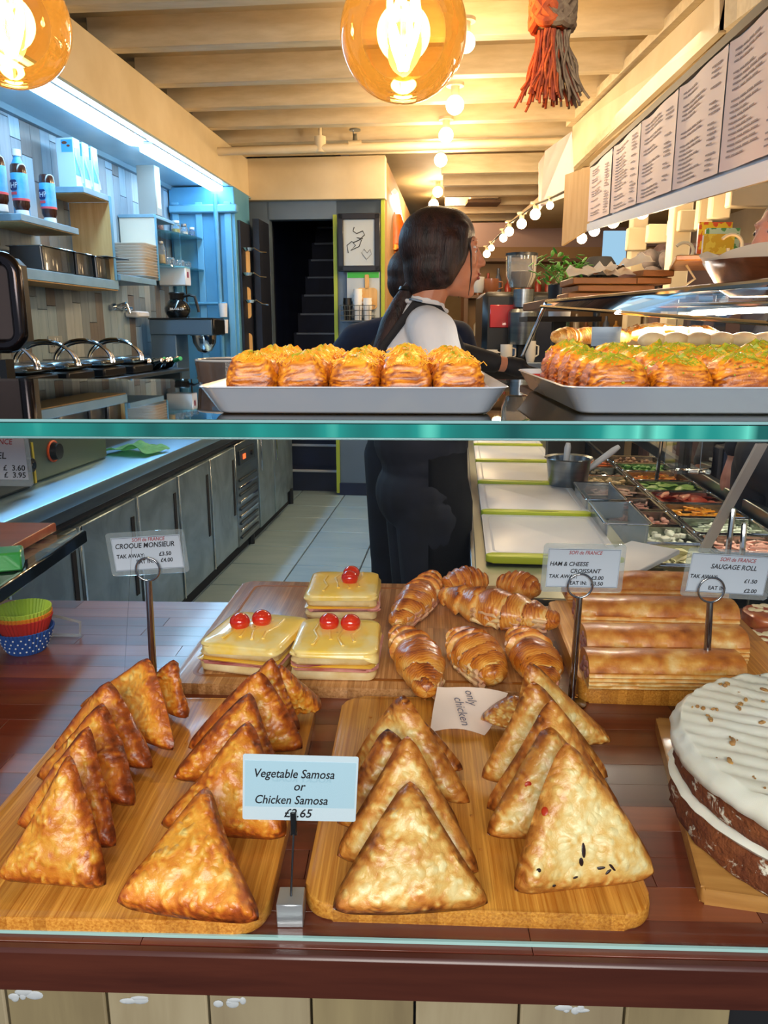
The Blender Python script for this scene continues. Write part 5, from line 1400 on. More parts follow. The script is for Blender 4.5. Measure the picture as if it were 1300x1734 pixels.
ts = thing('hot_plate', 'grey boxy heater with an orange-ringed knob behind the oven', 'heater', Rp(-1.72, 2.95, .872), -TH)
obj('body', MB().box(Rp(-1.76, 2.93, 1.01), (.42, .62, .28), rz=-TH, bev=.01), mat('sage_box', '55685f', .4, .3), ts)
kn = obj('knob', MB().cyl(Rp(-1.55, 2.78, .97), Rp(-1.52, 2.78, .97), .036, .030, 20), M_black, ts)
obj('knob_ring', MB().tube([Rp(-1.546, 2.78+cos(a)*.038, .97+sin(a)*.038) for a in np.linspace(0, 2*pi, 24, endpoint=False)], .005, 6, closed=True), mat('orange_ring', 'e0561a', .4), kn)
obj('yellow_strip', MB().box(Rp(-1.545, 2.63, .95), (.01, .012, .15), rz=-TH), mat('yellow_tape', 'c9c040', .5), ts)
# glass side shelf with board, left foreground
z1 = 1.03
t = thing('side_shelf', 'glass side shelf with a black front edge at the far left', 'shelf', (-1.0, 1.2, z1-.01))
obj('pane', MB().box((-1.02, 1.19, z1-.005), (.84, .60, .009)), glassy('side_glass', (.86, .93, .95), .02, 1.5), t)
obj('black_edge', MB().box((-.602, 1.19, z1-.012), (.012, .60, .026), bev=.003), mat('black_gloss_edge', '0a1418', .08, coat=.6), t)
obj('bracket', MB().box((-1.2, 1.30, z1-.025), (.34, .03, .03)), M_steel, t)
b6 = thing('serving_board', 'reddish wooden board lying on the glass side shelf at the far left', 'board', (-.93, 1.27, z1+.0005))
p0, p1 = at_z(94, 884, z1+.02), at_z(-30, 950, z1+.02)
poly = [(p0.x, p0.y), (p0.x-.5, p0.y+.02), (p0.x-.5, .93), (p1.x+.01, .93), (p1.x, p1.y)]
mb = MB(); a_ = [(x, y) for x, y in poly][::-1]
mb.prism(a_[::-1], z1+.0005, z1+.019, bev=.003)
obj('slab', mb, wood('red_board', 'b4684a', '9a5238', 'x', 4, .3, .3, .05, 10), b6)
gb = at_z(12, 950, z1+.02)
solo('green_box', MB().box((gb.x-.05, gb.y+.01, z1+.0165), (.13, .05, .032), rz=.35, bev=.003), mat('green_box', '33a046', .3, coat=.4), 'small bright green box at the edge of the glass side shelf', 'box')
# dark cabinet under the side shelf
t = thing('display_stand', 'dark steel framed stand under the glass side shelf', 'stand', (-1.15, 1.6, 0))
obj('body', MB().box((-1.33, 1.75, .47), (.36, .30, .93)), mat('brown_cabinet', '4a3a34', .4), t)
for k, x in enumerate((-.98, -1.06, -1.13)):
    obj('post', MB().box((x, 1.62, .52), (.018, .03, .98)), M_steel if k != 1 else M_black, t)
# rounded frame of a microwave-like door at far left, upper
mw = thing('hot_cupboard', 'dark appliance with a rounded steel door frame at the left side of the photo', 'appliance', (-1.3, 2.35, 1.40))
cc = at_y(-30, 520, 2.2)
obj('housing', MB().box((cc.x-.10, 2.27, 1.495), (.37, .12, .25), bev=.02), mat('housing_dark', '1c1a1c', .5, .2), mw)
fr = [(x, y) for x, y in rrect(.36, .235, .04, 6)]
obj('door_frame', MB().tube([Vector((cc.x-.08+x, 2.20, 1.495+y)) for x, y in fr], .020, 10, closed=True), mat('dark_chrome', '3a3638', .15, .9), mw)
obj('glass_door', MB().box((cc.x-.08, 2.205, 1.495), (.34, .01, .22)), mat('smoky_door', '4a3c34', .2, coat=.5), mw)
obj('bracket', MB().box((cc.x-.05, 2.25, 1.33), (.06, .1, .04)).box((cc.x+.04, 2.22, 1.31), (.02, .05, .06)), M_black, mw)
obj('pedestal', MB().box((cc.x-.15, 2.30, 1.32), (.2, .16, .10)).box((cc.x-.25, 2.36, 1.10), (.1, .2, .46)), M_steel, mw)

# raised back shelf carrying the grills
gr = thing('back_shelf', 'steel shelf at the wall carrying contact grills', 'shelf', Rp(-1.95, 3.7, .872), -TH)
GZ = 1.19
obj('top_plate', MB().box(Rp(-1.93, 3.83, GZ-.01), (.44, 1.94, .02), rz=-TH, bev=.003), M_steel, gr)
for v0 in (3.30, 3.95, 4.70): obj('support', MB().box(Rp(-1.93, v0, (GZ-.02+.872)/2), (.40, .03, GZ-.02-.872), rz=-TH), M_steel, gr)
def grill(first, label, v):
    if first is None:
        t = thing('contact_grill', label, 'grill', Rp(-1.92, v, GZ), -TH, 'contact grills')
        o = Vector((0, 0, 0))
        obj('lower_plate', MB().box((0, 0, .025), (.34, .26, .05), bev=.01), M_black, t, local=True)
        obj('lid', MB().box((0, 0, .072), (.33, .25, .035), bev=.012), mat('grill_lid', '8b979e', .2, 1), t, local=True)
        obj('handle', MB().tube([Vector((+.05+.15*cos(a), -.105, .075+.11*sin(a))) for a in np.linspace(0, pi, 16)], .0085, 8)
            .tube([Vector((+.05+.15*cos(a), -.075, .075+.098*sin(a))) for a in np.linspace(0, pi, 16)], .006, 8), M_chrome, t, local=True)
        return t
    return dup(first, Rp(-1.92, v, GZ), -TH, label)
g0 = grill(None, 'contact grill with arched chrome handle, nearest the left side of the photo', 3.13)
for k, s in enumerate(('contact grill with arched chrome handle, second from the left', 'contact grill with arched chrome handle, third from the left', 'contact grill with arched chrome handle, beside the dark bottles')):
    grill(g0, s, 3.47+.36*k)
# bottles lying with silver necks
bt = None
rs = random.Random(8)
for k in range(7):
    c = Rp(-1.86+.03*(k % 3), 4.34+.066*k, GZ+.028+.0005)
    lab = 'dark wine bottle lying with a foil neck near the coffee brewer, %s from the left' % ('first', 'second', 'third', 'fourth', 'fifth', 'sixth', 'last')[k]
    BS = .84
    t = thing('wine_bottle', lab, 'bottle', c-Vector((0, 0, .028)), -.35+rs.uniform(-.1, .1), 'dark bottles lying on the back shelf')
    d = Vector((.9, -.35, .20)).normalized(); M = Matrix.Translation((0, 0, .040)) @ d.to_track_quat('Z', 'Y').to_matrix().to_4x4()
    mb = MB().lathe([(0, -.13), (.034, -.13), (.037, -.12), (.037, .05), (.03, .08), (.015, .11), (.0135, .15)], (0, 0, 0), 16); bmesh.ops.transform(mb.bm, matrix=M, verts=mb.bm.verts)
    obj('body', mb, mat('bottle_dark', '0c1512', .1, coat=.6), t, local=True)
    mb = MB().lathe([(.0165, .10), (.0150, .15), (.0155, .185), (0, .187)], (0, 0, 0), 14); bmesh.ops.transform(mb.bm, matrix=M, verts=mb.bm.verts)
    obj('foil', mb, M_chrome if k not in (3, 5) else mat('green_foil', '3fae74', .3, .5), t, local=True); t.scale = (BS, BS, BS)

# ================================================================== wall shelves
M_shelf = mat('grey_blue_shelf', '7fa3b8', .5, c2='6f94aa', ns=6)
UW = -2.20
def rbox(name, u0, u1, v0, v1, z0, z1, m, parent, bev=.002):
    return obj(name, MB().box(Rp((u0+u1)/2, (v0+v1)/2, (z0+z1)/2), (abs(u1-u0), abs(v1-v0), abs(z1-z0)), rz=-TH, bev=bev), m, parent)
uf = -1.965
_, va0, za = at_u(35, 361, uf); _, va1, _ = at_u(133, 385, uf)
sA = thing('wall_shelf', 'grey blue wall shelf holding the brown sauce bottles', 'shelf', Rp(-2.08, (va0+va1)/2, za-.03), -TH, 'wall shelves')
rbox('plank', UW, uf, va0, va1, za-.03, za, M_shelf, sA); rbox('underside', UW, uf-.004, va0+.004, va1-.004, za-.034, za-.03, M_pine, sA)
rbox('bracket', UW, UW+.03, (va0+va1)/2-.15, (va0+va1)/2-.11, za-.12, za-.034, M_black, sA)
_, vb0, zb_ = at_u(141, 315, uf); _, vb1, _ = at_u(187, 331, uf)
sB = thing('wall_shelf', 'higher box shelf holding the milk cartons, pine side panel below', 'shelf', Rp(-2.08, (vb0+vb1)/2, zb_-.03), -TH, 'wall shelves')
rbox('plank', UW, uf, vb0, vb1, zb_-.03, zb_, M_shelf, sB); rbox('underside', UW, uf-.004, vb0+.004, vb1-.03, zb_-.034, zb_-.03, M_pine, sB)
_, vc1, zc_ = at_u(176, 472, uf); _, vc0, _ = at_u(38, 458, uf)
rbox('side_panel', UW, uf, vb1-.025, vb1, zc_-.0, zb_-.034, M_pine, sB); rbox('panel_edge', uf-.001, uf+.003, vb1-.027, vb1+.002, zc_, zb_, M_blue, sB)
sC = thing('wall_shelf', 'lower shelf holding the black food pans', 'shelf', Rp(-2.08, (vc0+vb1)/2, zc_-.03), -TH, 'wall shelves')
rbox('plank', UW, uf+.0, min(vc0, 3.4)-.9, vb1+.02, zc_-.05, zc_-.001, M_shelf, sC); rbox('underside', UW, uf-.004, 2.6, vb1+.015, zc_-.056, zc_-.05, M_pine, sC)
_, vd1, zd_ = at_u(262, 474, uf)
sD = thing('wall_shelf', 'shelf end carrying the stack of white plates', 'shelf', Rp(-2.08, vd1-.4, zd_-.03), -TH, 'wall shelves')
rbox('plank', UW, uf+.01, vb1+.03, vd1, zd_-.035, zd_-.0005, M_shelf, sD)
_, ve0, ze_ = at_u(262, 363, uf)
rbox('side_panel', UW, uf, ve0-.012, ve0+.012, zd_, ze_-.02, mat('pale_panel', 'd6cfbf', .5), sD)
rbox('panel_edge', uf-.001, uf+.004, ve0-.014, ve0+.014, zd_, ze_, M_blue, sD)
rbox('top_plank', UW, uf, ve0-.02, ve0+.34, ze_-.02, ze_, M_shelf, sD)
# sauce bottles
M_sauce = mat('brown_sauce', '3a1c14', .2, coat=.4); M_slab = mat('blue_label', '3f9ed6', .4, c2='5cb2e2', ns=30)
def sauce(label, u, v, stack=0):
    c = Rp(u, v, za+stack)
    t = thing('sauce_bottle', label, 'bottle', c, -TH, 'brown sauce bottles')
    obj('cap', MB().lathe([(0, 0), (.030, 0), (.031, .004), (.029, .030), (0, .030)], (0, 0, 0), 20), mat('white_cap', 'dfe8ee', .35), t, local=True)
    obj('body', MB().lathe([(.0, .030), (.028, .031), (.036, .050), (.036, .20), (.034, .222), (.030, .228), (0, .228)], (0, 0, 0), 22), M_sauce, t, local=True)
    lb = obj('label_sleeve', MB().lathe([(.0366, .075), (.0370, .078), (.0370, .185), (.0366, .188)], (0, 0, 0), 22), M_slab, t, local=True)
    obj('label_band', MB().lathe([(.0372, .070), (.0374, .072), (.0374, .078), (.0372, .080)], (0, 0, 0), 22), mat('red_band', 'd8505a', .4), t, local=True)
    M = Matrix.Rotation(-.25, 4, 'Z') @ Matrix.Translation((0, -.0385, .135)) @ Matrix.Rotation(pi/2, 4, 'X')
    me = MB().prism(rrect(.036, .046, .008, 4), -.001, .001, M=M); obj('badge', me, mat('badge_navy', '16265a', .4), lb, local=True)
    tm = text_mesh('HP', .034, M @ Matrix.Translation((-.016, -.012, .0015))); tm.materials.append(M_white); o = obj('lettering', tm, None, lb, local=True, smooth=None)
    M2 = Matrix.Rotation(-.25, 4, 'Z') @ Matrix.Translation((0, -.0385, .100)) @ Matrix.Rotation(pi/2, 4, 'X')
    obj('red_tag', MB().prism(rrect(.030, .012, .002, 2), -.001, .001, M=M2), mat('red_band', 'd8505a', .4), lb, local=True)
    return t
def uv_on(px, py, u): q = at_u(px, py, u); return q
for (px, py, lb) in ((2, 356, 'brown sauce bottle with blue label, cut off at the left side of the photo'), (38, 358, 'brown sauce bottle with blue label, middle of the three on the shelf'), (84, 362, 'brown sauce bottle with blue label, standing apart near the shelf end')):
    u = -2.03; _, v, z = at_u(px, py, u)
    sauce(lb, u, max(v, 3.2))
# second tier bottle seen behind: pale capped
q = at_u(34, 290, -2.12)
t = thing('water_bottle', 'tall blue bottle with a white cap behind the sauce bottles', 'bottle', Rp(-2.13, q[1], za), -TH)
obj('body', MB().lathe([(0, 0), (.034, 0), (.036, .01), (.036, .25), (.016, .29), (.016, .30)], (0, 0, 0), 18), M_slab, t, local=True)
obj('cap', MB().lathe([(.020, .30), (.020, .33), (0, .33)], (0, 0, 0), 16), M_white, t, local=True)
# milk cartons
M_cart = mat('carton_white', 'b9d3e6', .3, coat=.3); M_cartb = mat('carton_blue', '4ba0d8', .3, coat=.3)
for k in range(3):
    px = (117, 150, 163)[k]; u = -2.04
    v = vb0+.06+.10*k
    c = Rp(u-.02, v, zb_)
    t = thing('milk_carton', 'white and blue milk carton, %s on the high shelf' % ('nearest', 'middle', 'farthest')[k], 'carton', c, -TH, 'milk cartons')
    obj('box', MB().box((0, 0, .12), (.095, .07, .24), bev=.002), M_cart, t, local=True)
    pn = obj('print_panel', MB().box((.0485, 0, .14), (.001, .062, .16)).box((.012, -.0355, .20), (.06, .001, .06)), M_cartb, t, local=True)
    obj('wave_print', MB().tube([Vector((.0492, .03*cos(s*2.2), .03+.10*s)) for s in np.linspace(0, 1.6, 14)], .009, 6, flat=.12), M_white, t, local=True)
    obj('nut_print', MB().ell((.0, -.0356, .215), (.018, .0008, .009), 10).ell((.02, -.0356, .20), (.012, .0008, .007), 10), mat('nut_brown', '6a3a26', .5), t, local=True)
# carton leaning, on the upper right shelf
c = Rp(-2.03, ve0+.10, ze_)
t = thing('milk_carton', 'tall pale tilted carton on the shelf under the light strip', 'carton', c, -TH)
mb = MB().box((0, 0, .155), (.12, .09, .30), bev=.003)
obj('box', mb, mat('carton_grey', '9c9a94', .4), t, local=True)
obj('print_panel', MB().box((.061, 0, .16), (.001, .06, .22)), mat('mint_print', 'c4e4cc', .4), t, local=True)
# black pans on shelf C
M_pan = mat('smoky_pan', '2a2f33', .2, .2, coat=.4)
def gastro(name, label, loc, w_, d_, h_, m, rz=-TH, cat='food pan', group=None, lip=.012, tap=.90):
    t = thing(name, label, cat, loc, rz, group)
    def R_(w2, d2, z, r=.012): return [Vector((x, y, z)) for x, y in rrect(w2, d2, r, 4)]
    obj('pan_body', MB().grid([R_(w_*.02, d_*.02, 0, .0005), R_(w_*tap-.02, d_*tap-.02, 0), R_(w_*tap, d_*tap, .006), R_(w_-2*lip, d_-2*lip, h_-.002), R_(w_, d_, h_-.001), R_(w_, d_, h_), R_(w_-2*lip-.001, d_-2*lip-.001, h_-.0005), R_(w_*tap-.004, d_*tap-.004, .008), R_(w_*.02, d_*.02, .003, .0005)], True), m, t, local=True)
    obj('rim', MB().tube([(x, y, h_) for x, y in rrect(w_, d_, .014, 4)], .0022, 6, closed=True), M_chrome, t, local=True)
    return t
for k, (px, w_) in enumerate(((86, .30), (130, .20), (166, .22))):
    v = at_u(px, 455, -2.05)[1]
    t = gastro('gastro_pan', 'black see-through food pan on the lower wall shelf, %s' % ('nearest', 'middle', 'farthest')[k], Rp(-2.075, v-.02, zc_+.0005), .19, (.34, .20, .26)[k], .115, M_pan, group='black pans on the wall shelf')
v = at_u(175, 440, -2.05)[1]
obj('lid', MB().box(Rp(-2.06, v, zc_+.125), (.2, .30, .006), rz=-TH, rx=.02, bev=.002), M_black, t)
# plates
v = at_u(238, 462, -2.04)[1]
for k in range(12):
    lb = 'white square plate in the stack on the wall shelf, %s' % ('lowest', 'second from below', 'third from below', 'fourth from below', 'fifth from below', 'sixth from below', 'sixth from the top', 'fifth from the top', 'fourth from the top', 'third from the top', 'second from the top', 'topmost')[k]
    if k == 0:
        mb = MB(); R_ = lambda w2, z, r=.03: [Vector((x, y, z)) for x, y in rrect(w2, w2, r, 5)]
        mb.grid([R_(.01, 0, .004), R_(.15, 0), R_(.16, .004), R_(.225, .017), R_(.228, .020), R_(.222, .0205), R_(.155, .008), R_(.01, .007, .004)], True)
        pl0 = solo('plate', mb, mat('plate_white', 'f0e8dc', .25, coat=.4), lb, 'plate', 'stacked plates on the wall shelf', c=(0, 0, 0))
        pl0.location = Rp(-2.07, v, zd_+.0002); pl0.rotation_euler = (0, 0, -TH)
    else: dup(pl0, Rp(-2.07+random.uniform(-.003, .003), v+random.uniform(-.003, .003), zd_+.0002+.0175*k), -TH+random.uniform(-.02, .02), lb)
# glass corner shelves with jars
M_gsh = glassy('corner_glass', (.6, .85, .85), .03, 1.5, haze=.12, hazec=(.3, .6, .65)); M_jar = glassy('jar_glass', (.93, .97, 1), .03, 1.5, haze=.14, hazec=(.8, .9, .95))
vg = at_u(300, 400, -2.1)[1]
for k, (py, lab) in enumerate(((397, 'upper'), (453, 'lower'))):
    _, vv, zz = at_u(305, py, -2.0)
    poly = [(UW-uf_, 0) for uf_ in ()]
    pts = [(0, -.30), (.05, -.30)]+[(.05+.20*sin(a), -.05+.38*(1-cos(a))-.25*(1-a/(pi/2))) for a in np.linspace(0, pi/2, 8)]+[(.25, .40), (0, .40)]
    t = solo('glass_corner_shelf', MB().prism(pts, 0, .010, M=Matrix.Translation(Rp(UW+.0, vv, zz)) @ Matrix.Rotation(-TH, 4, 'Z')), M_gsh, '%s curved glass shelf with jars between the plates and the blue pillar' % lab, 'shelf', 'glass corner shelves')
    specs = (((-2.10, -.14, .036, .10, 'jar with reddish contents'), (-2.05, .06, .032, .075, 'jar with yellow lid contents'), (-2.04, .20, .028, .07, 'small clear glass jar'), (-2.02, .31, .024, .06, 'little blue-topped glass jar')) if k == 0 else
             ((-2.06, -.20, .034, .13, 'square spirit bottle with gold label'), (-2.07, 0, .034, .06, 'upturned drinking glass nearest the bottle'), (-2.05, .14, .034, .055, 'upturned drinking glass in the middle'), (-2.05, .28, .034, .055, 'upturned drinking glass farthest back')))
    for j, (u_, dv, r_, h_, lb) in enumerate(specs):
        q = thing('jar' if k == 0 or j == 0 else 'drinking_glass', lb+' on the %s glass corner shelf' % lab, 'jar' if k == 0 or j == 0 else 'glass', Rp(u_, vv+dv, zz+.0104), -TH, 'jars on the glass shelves')
        obj('glass_wall', MB().lathe([(0, 0), (r_, 0), (r_*1.03, .004), (r_*1.0, h_*.8), (r_*.7, h_*.93), (r_*.72, h_)], (0, 0, 0), 16), M_jar, q, local=True)
        if k == 0 or j == 0:
            obj('contents', MB().lathe([(0, .003), (r_*.88, .003), (r_*.88, h_*.45), (0, h_*.47)], (0, 0, 0), 14), mat('jar_fill_%d%d' % (k, j), (('8a3a34', 'c8b84a', 'cfd8d0', '3a78c0'), ('c8b070',))[k][j if k == 0 else 0], .5), q, local=True)
            obj('lid', MB().lathe([(r_*.76, h_), (r_*.78, h_+.015), (0, h_+.016)], (0, 0, 0), 14), M_white if j % 2 else M_steel, q, local=True)
# socket, tap, extractor switch
sk = thing('power_socket', 'double wall socket with steel plate on the plank wall', 'socket', Rp(-2.205, at_u(94, 583, -2.205)[1], at_u(94, 583, -2.205)[2]), -TH)
obj('plate', MB().box((0, 0, 0), (.008, .148, .088), bev=.002), mat('socket_plate', 'aab2b4', .35, .3), sk, local=True)
for s in (-1, 1):
    obj('socket_holes', MB().box((.005, s*.036, .012), (.002, .006, .010)).box((.005, s*.036-.012, -.012), (.002, .009, .005)).box((.005, s*.036+.012, -.012), (.002, .009, .005)), M_black, sk, local=True)
    obj('switch', MB().box((.006, s*.012, .026), (.005, .012, .016), bev=.001), M_white, sk, local=True)
_, v, z = at_u(196, 520, -2.19)
t = thing('wall_tap', 'chrome wall tap with a soap tray left of the coffee brewer', 'tap', Rp(-2.2, v, z), -TH)
obj('tap_body', MB().cyl((0, -.05, 0), (0, .25, 0), .016).cyl((0, 0, 0), (.08, 0, .02), .012).cyl((.08, 0, .02), (.10, 0, -.04), .009).ell((.02, -.05, 0), .022, 12).ell((.02, .12, 0), .022, 12), M_chrome, t, local=True)
obj('soap_tray', MB().box((.04, .26, -.04), (.09, .2, .04), bev=.01), M_white, t, local=True)
_, v, z = at_u(314, 468, -2.0)
t = thing('switch_box', 'white fused switch box with a red light above the coffee pot', 'switch', Rp(-2.0, v, z), -TH)
obj('case', MB().box((-.08, 0, 0), (.2, .11, .13), bev=.005), M_white, t, local=True); obj('red_rocker', MB().box((.021, -.01, .01), (.004, .03, .04), bev=.001), mat('rocker_red', '8e1a2a', .3), t, local=True)
obj('cable', MB().tube([(-.0, .0, -.065), (.0, .0, -.2), (.01, .02, -.42)], .006, 6), M_black, t, local=True)
# coffee brewer + pot
vb = 5.35; bz = at_y(300, 540, 5.45).z
t = thing('coffee_brewer', 'blue grey filter coffee brewer with a steel funnel below the counter-top pot', 'coffee machine', Rp(-1.905, vb, .873), -TH)
hgt = bz-.873
obj('tower', MB().box((-.13, 0, (hgt-.1)/2), (.18, .24, hgt-.1), bev=.006), mat('brewer_grey', '5c7488', .4, .3), t, local=True)
obj('head', MB().box((.0, 0, hgt-.055), (.44, .26, .105), bev=.006), mat('brewer_grey', '5c7488', .4, .3), t, local=True)
obj('top_edge', MB().box((.0, 0, hgt+.001), (.45, .27, .010), bev=.002), M_black, t, local=True)
obj('control_end', MB().box((.225, 0, hgt-.055), (.02, .25, .11), bev=.008), M_black, t, local=True)
obj('funnel', MB().lathe([(.085, 0), (.08, -.05), (.05, -.105), (.018, -.125), (0, -.125)], (.12, 0, hgt-.11), 24), M_chrome, t, local=True)
obj('lower_jug', MB().lathe([(0, 0), (.06, 0), (.075, .03), (.06, .10), (.045, .12), (.055, .135)], (.12, 0, .15), 24), M_black, t, local=True)
obj('base', MB().box((.0, 0, .03), (.44, .28, .06), bev=.006), M_black, t, local=True)
pt = thing('coffee_pot', 'round black glass coffee pot standing on top of the brewer', 'coffee pot', Rp(-1.905-.06, vb, bz+.0065), -TH)
obj('jug', MB().lathe([(0, 0), (.060, 0), (.066, .006), (.088, .040), (.090, .065), (.075, .10), (.046, .125), (.044, .140)], (0, 0, 0), 32), mat('pot_black', '101418', .08, coat=.8), pt, local=True)
obj('collar', MB().lathe([(.047, .125), (.050, .130), (.050, .150), (.056, .165), (.05, .172), (0, .172)], (0, 0, 0), 28), M_black, pt, local=True)
obj('handle', MB().tube([(.045, .0, .145), (.09, 0, .155), (.125, 0, .145), (.14, 0, .09), (.15, 0, .04)], .010, 8), M_black, pt, local=True)
M = Matrix.Rotation(.35, 4, 'Z') @ Matrix.Translation((.0, -.0895, .052)) @ Matrix.Rotation(pi/2, 4, 'X')
tm = text_mesh('BRAVILOR', .022, M @ Matrix.Translation((-.052, 0, .002)), wscale=.95); tm.materials.append(M_white); obj('lettering', tm, None, pt, local=True, smooth=None)
# rack of boards and ladles on the dark door leaf, picture, cup rack on the grey wall
for k, (px0, y0, y1) in enumerate(((407, 405, 465), (409, 470, 538), (412, 550, 610))):
    c = at_y(px0, (y0+y1)/2, 6.25); kk = 6.1/F
    t = thing('paddle_board', 'wooden paddle board hanging beside the doorway, %s one' % ('top', 'middle', 'bottom')[k], 'board', c, .6, 'paddle boards by the doorway')
    h_ = (y1-y0)*kk
    obj('blade', MB().prism(rrect(.15, h_*.75, .03), -.01, .01, M=Matrix.Rotation(pi/2, 4, 'X') @ Matrix.Translation((0, -h_*.12, 0))), M_pine, t, local=True)
    obj('handle', MB().box((0, 0, h_*.36), (.03, .018, h_*.28), bev=.005), M_pine, t, local=True)
for k, (px, py) in enumerate(((420, 420), (420, 462), (424, 508))):
    c = at_y(px, py, 6.15)
    t = thing('ladle', 'steel ladle hanging at the doorway shelf, %s one' % ('top', 'middle', 'bottom')[k], 'ladle', c, 0, 'ladles by the doorway')
    obj('bowl', MB().lathe([(0, -.03), (.03, -.022), (.045, .0), (.043, .0), (.028, -.018), (0, -.026)], (0, 0, 0), 16), M_chrome, t, local=True)
    obj('handle', MB().tube([(.04, 0, 0), (.09, 0, -.03), (.14, 0, -.035)], .007, 6), M_chrome, t, local=True)
c = at_y(608, 411, 6.59)
t = thing('framed_picture', 'black framed white print with curly brush lines and a heart', 'picture', c, -TH)
w_, h_ = 62*6.3/F*1.0, 83*6.3/F
obj('mount', MB().box((0, .004, 0), (w_-.03, .008, h_-.03)), mat('print_paper', 'b9c4cc', .4), t, local=True)
fm = mat('black_frame', '16141c', .35)
for (x, z, a, b_) in ((-w_/2, 0, .045, h_+.04), (w_/2, 0, .045, h_+.04), (0, h_/2, w_+.04, .045), (0, -h_/2, w_+.04, .045)):
    obj('frame_bar', MB().box((x, -.008, z), (a, .03, b_), bev=.004), fm, t, local=True)
def stroke(pts, r=.004): return MB().tube([Vector((x, -.003, z)) for x, z in pts], r, 5, flat=.3)
obj('brush_stroke', stroke([(-.04, .12), (-.05, .09), (-.02, .07), (.03, .09), (.045, .06), (.0, .02), (-.05, .0)]), M_black, t, local=True)
obj('brush_stroke', stroke([(-.09, -.08), (-.10, -.02), (-.06, .01), (-.03, -.02), (-.07, -.06), (.0, -.03), (.02, .02), (-.02, .04), (.03, .03)]), M_black, t, local=True)
obj('brush_stroke', stroke([(.06, -.13), (.02, -.08), (.04, -.05), (.065, -.08), (.09, -.05), (.10, -.09), (.06, -.13)]), M_black, t, local=True)
c = at_y(615, 500, 6.605)
t = thing('notice_board', 'white notice sheet with a green top behind the paper cups', 'notice', c, -TH)
obj('sheet', MB().box((0, 0, 0), (.27, .01, .36)), mat('notice_white', 'b6c2cc', .5), t, local=True); obj('green_band', MB().box((0, -.007, .16), (.26, .004, .045)), mat('notice_green', '3cb440', .5), t, local=True)
c = at_y(617, 495, 6.58)
t = thing('paddle_board', 'wooden paddle board standing behind the paper cups on the grey wall', 'board', c, -TH)
obj('blade', MB().prism(rrect(.17, .17, .03), -.01, .01, M=Matrix.Rotation(pi/2, 4, 'X') @ Matrix.Translation((.02, -.05, 0))), M_pine, t, local=True); obj('handle', MB().box((0.02, 0, .08), (.035, .02, .12), bev=.005), M_pine, t, local=True)
c = at_y(606, 543, 6.53)
t = thing('wire_rack', 'wire cup rack fixed on the grey wall under the picture', 'rack', c, -TH)
mb = MB()
for z in (0, .04, .08, .12): mb.tube([(-.14, -.06, z), (.14, -.06, z), (.14, .06, z), (-.14, .06, z)], .003, 5, closed=True)
for x in np.linspace(-.14, .14, 8): mb.cyl((x, -.06, 0), (x, -.06, .12), .0025, n=5)
obj('wires', mb, M_steel, t, local=True); obj('base_plate', MB().box((0, 0, -.004), (.28, .12, .004)), M_steel, t, local=True)
for k, (x, n_, m_, nm) in enumerate(((-.085, 5, M_black, 'black'), (.0, 9, M_white, 'tall white'), (.08, 5, M_white, 'short white'))):
    mb = MB().lathe([(0, 0), (.030, 0)]+[(.034+.004*(q % 2), .09+.018*(q//1)) for q in range(n_*1)]+[(.036, .09+.018*n_), (0, .09+.018*n_)], Vector(c)+Matrix.Rotation(-TH, 3, 'Z') @ Vector((x, 0, .0)), 16)
    solo('cup_stack', mb, m_, '%s stack of paper cups in the wire rack' % nm, 'cups', 'cup stacks in the wire rack')
# ================================================================== right: salad counter
UB0 = .045
sb = thing('salad_counter', 'steel topped salad counter running back on the right', 'counter', Rp(.5, 2.6, 0), -TH)
V0, V1 = 1.56, 4.25
obj('worktop', MB().box(Rp(.245, (V0+V1)/2, .855), (.40, V1-V0, .03), rz=-TH, bev=.003), mat('worktop_steel', '99a096', .3, .9), sb)
obj('base', MB().box(Rp(.50, (V0+V1)/2, .36), (.86, V1-V0-.04, .72), rz=-TH), mat('counter_base_blue', '2c4c6c', .5), sb)
obj('front_edge', MB().box(Rp(UB0-.004, (V0+V1)/2, .845), (.012, V1-V0, .055), rz=-TH, bev=.002), M_steel, sb)
obj('well_floor', MB().box(Rp(.70, (V0+V1)/2, .735), (.50, V1-V0, .01), rz=-TH), M_steel, sb)
obj('well_edge', MB().box(Rp(.945, (V0+V1)/2, .86), (.03, V1-V0, .05), rz=-TH, bev=.003), M_steel, sb)
obj('well_divider', MB().box(Rp(.685, (V0+V1)/2, .842), (.012, V1-V0, .012), rz=-TH).box(Rp(.447, (V0+V1)/2, .842), (.012, V1-V0, .012), rz=-TH), M_steel, sb)
Z0G = .0155
M_pe = mat('white_board_plastic', 'dfe3ea', .35, c2='d2d8e2', ns=6, bump=.05); M_lime = mat('lime_rubber', 'bccb2c', .4)
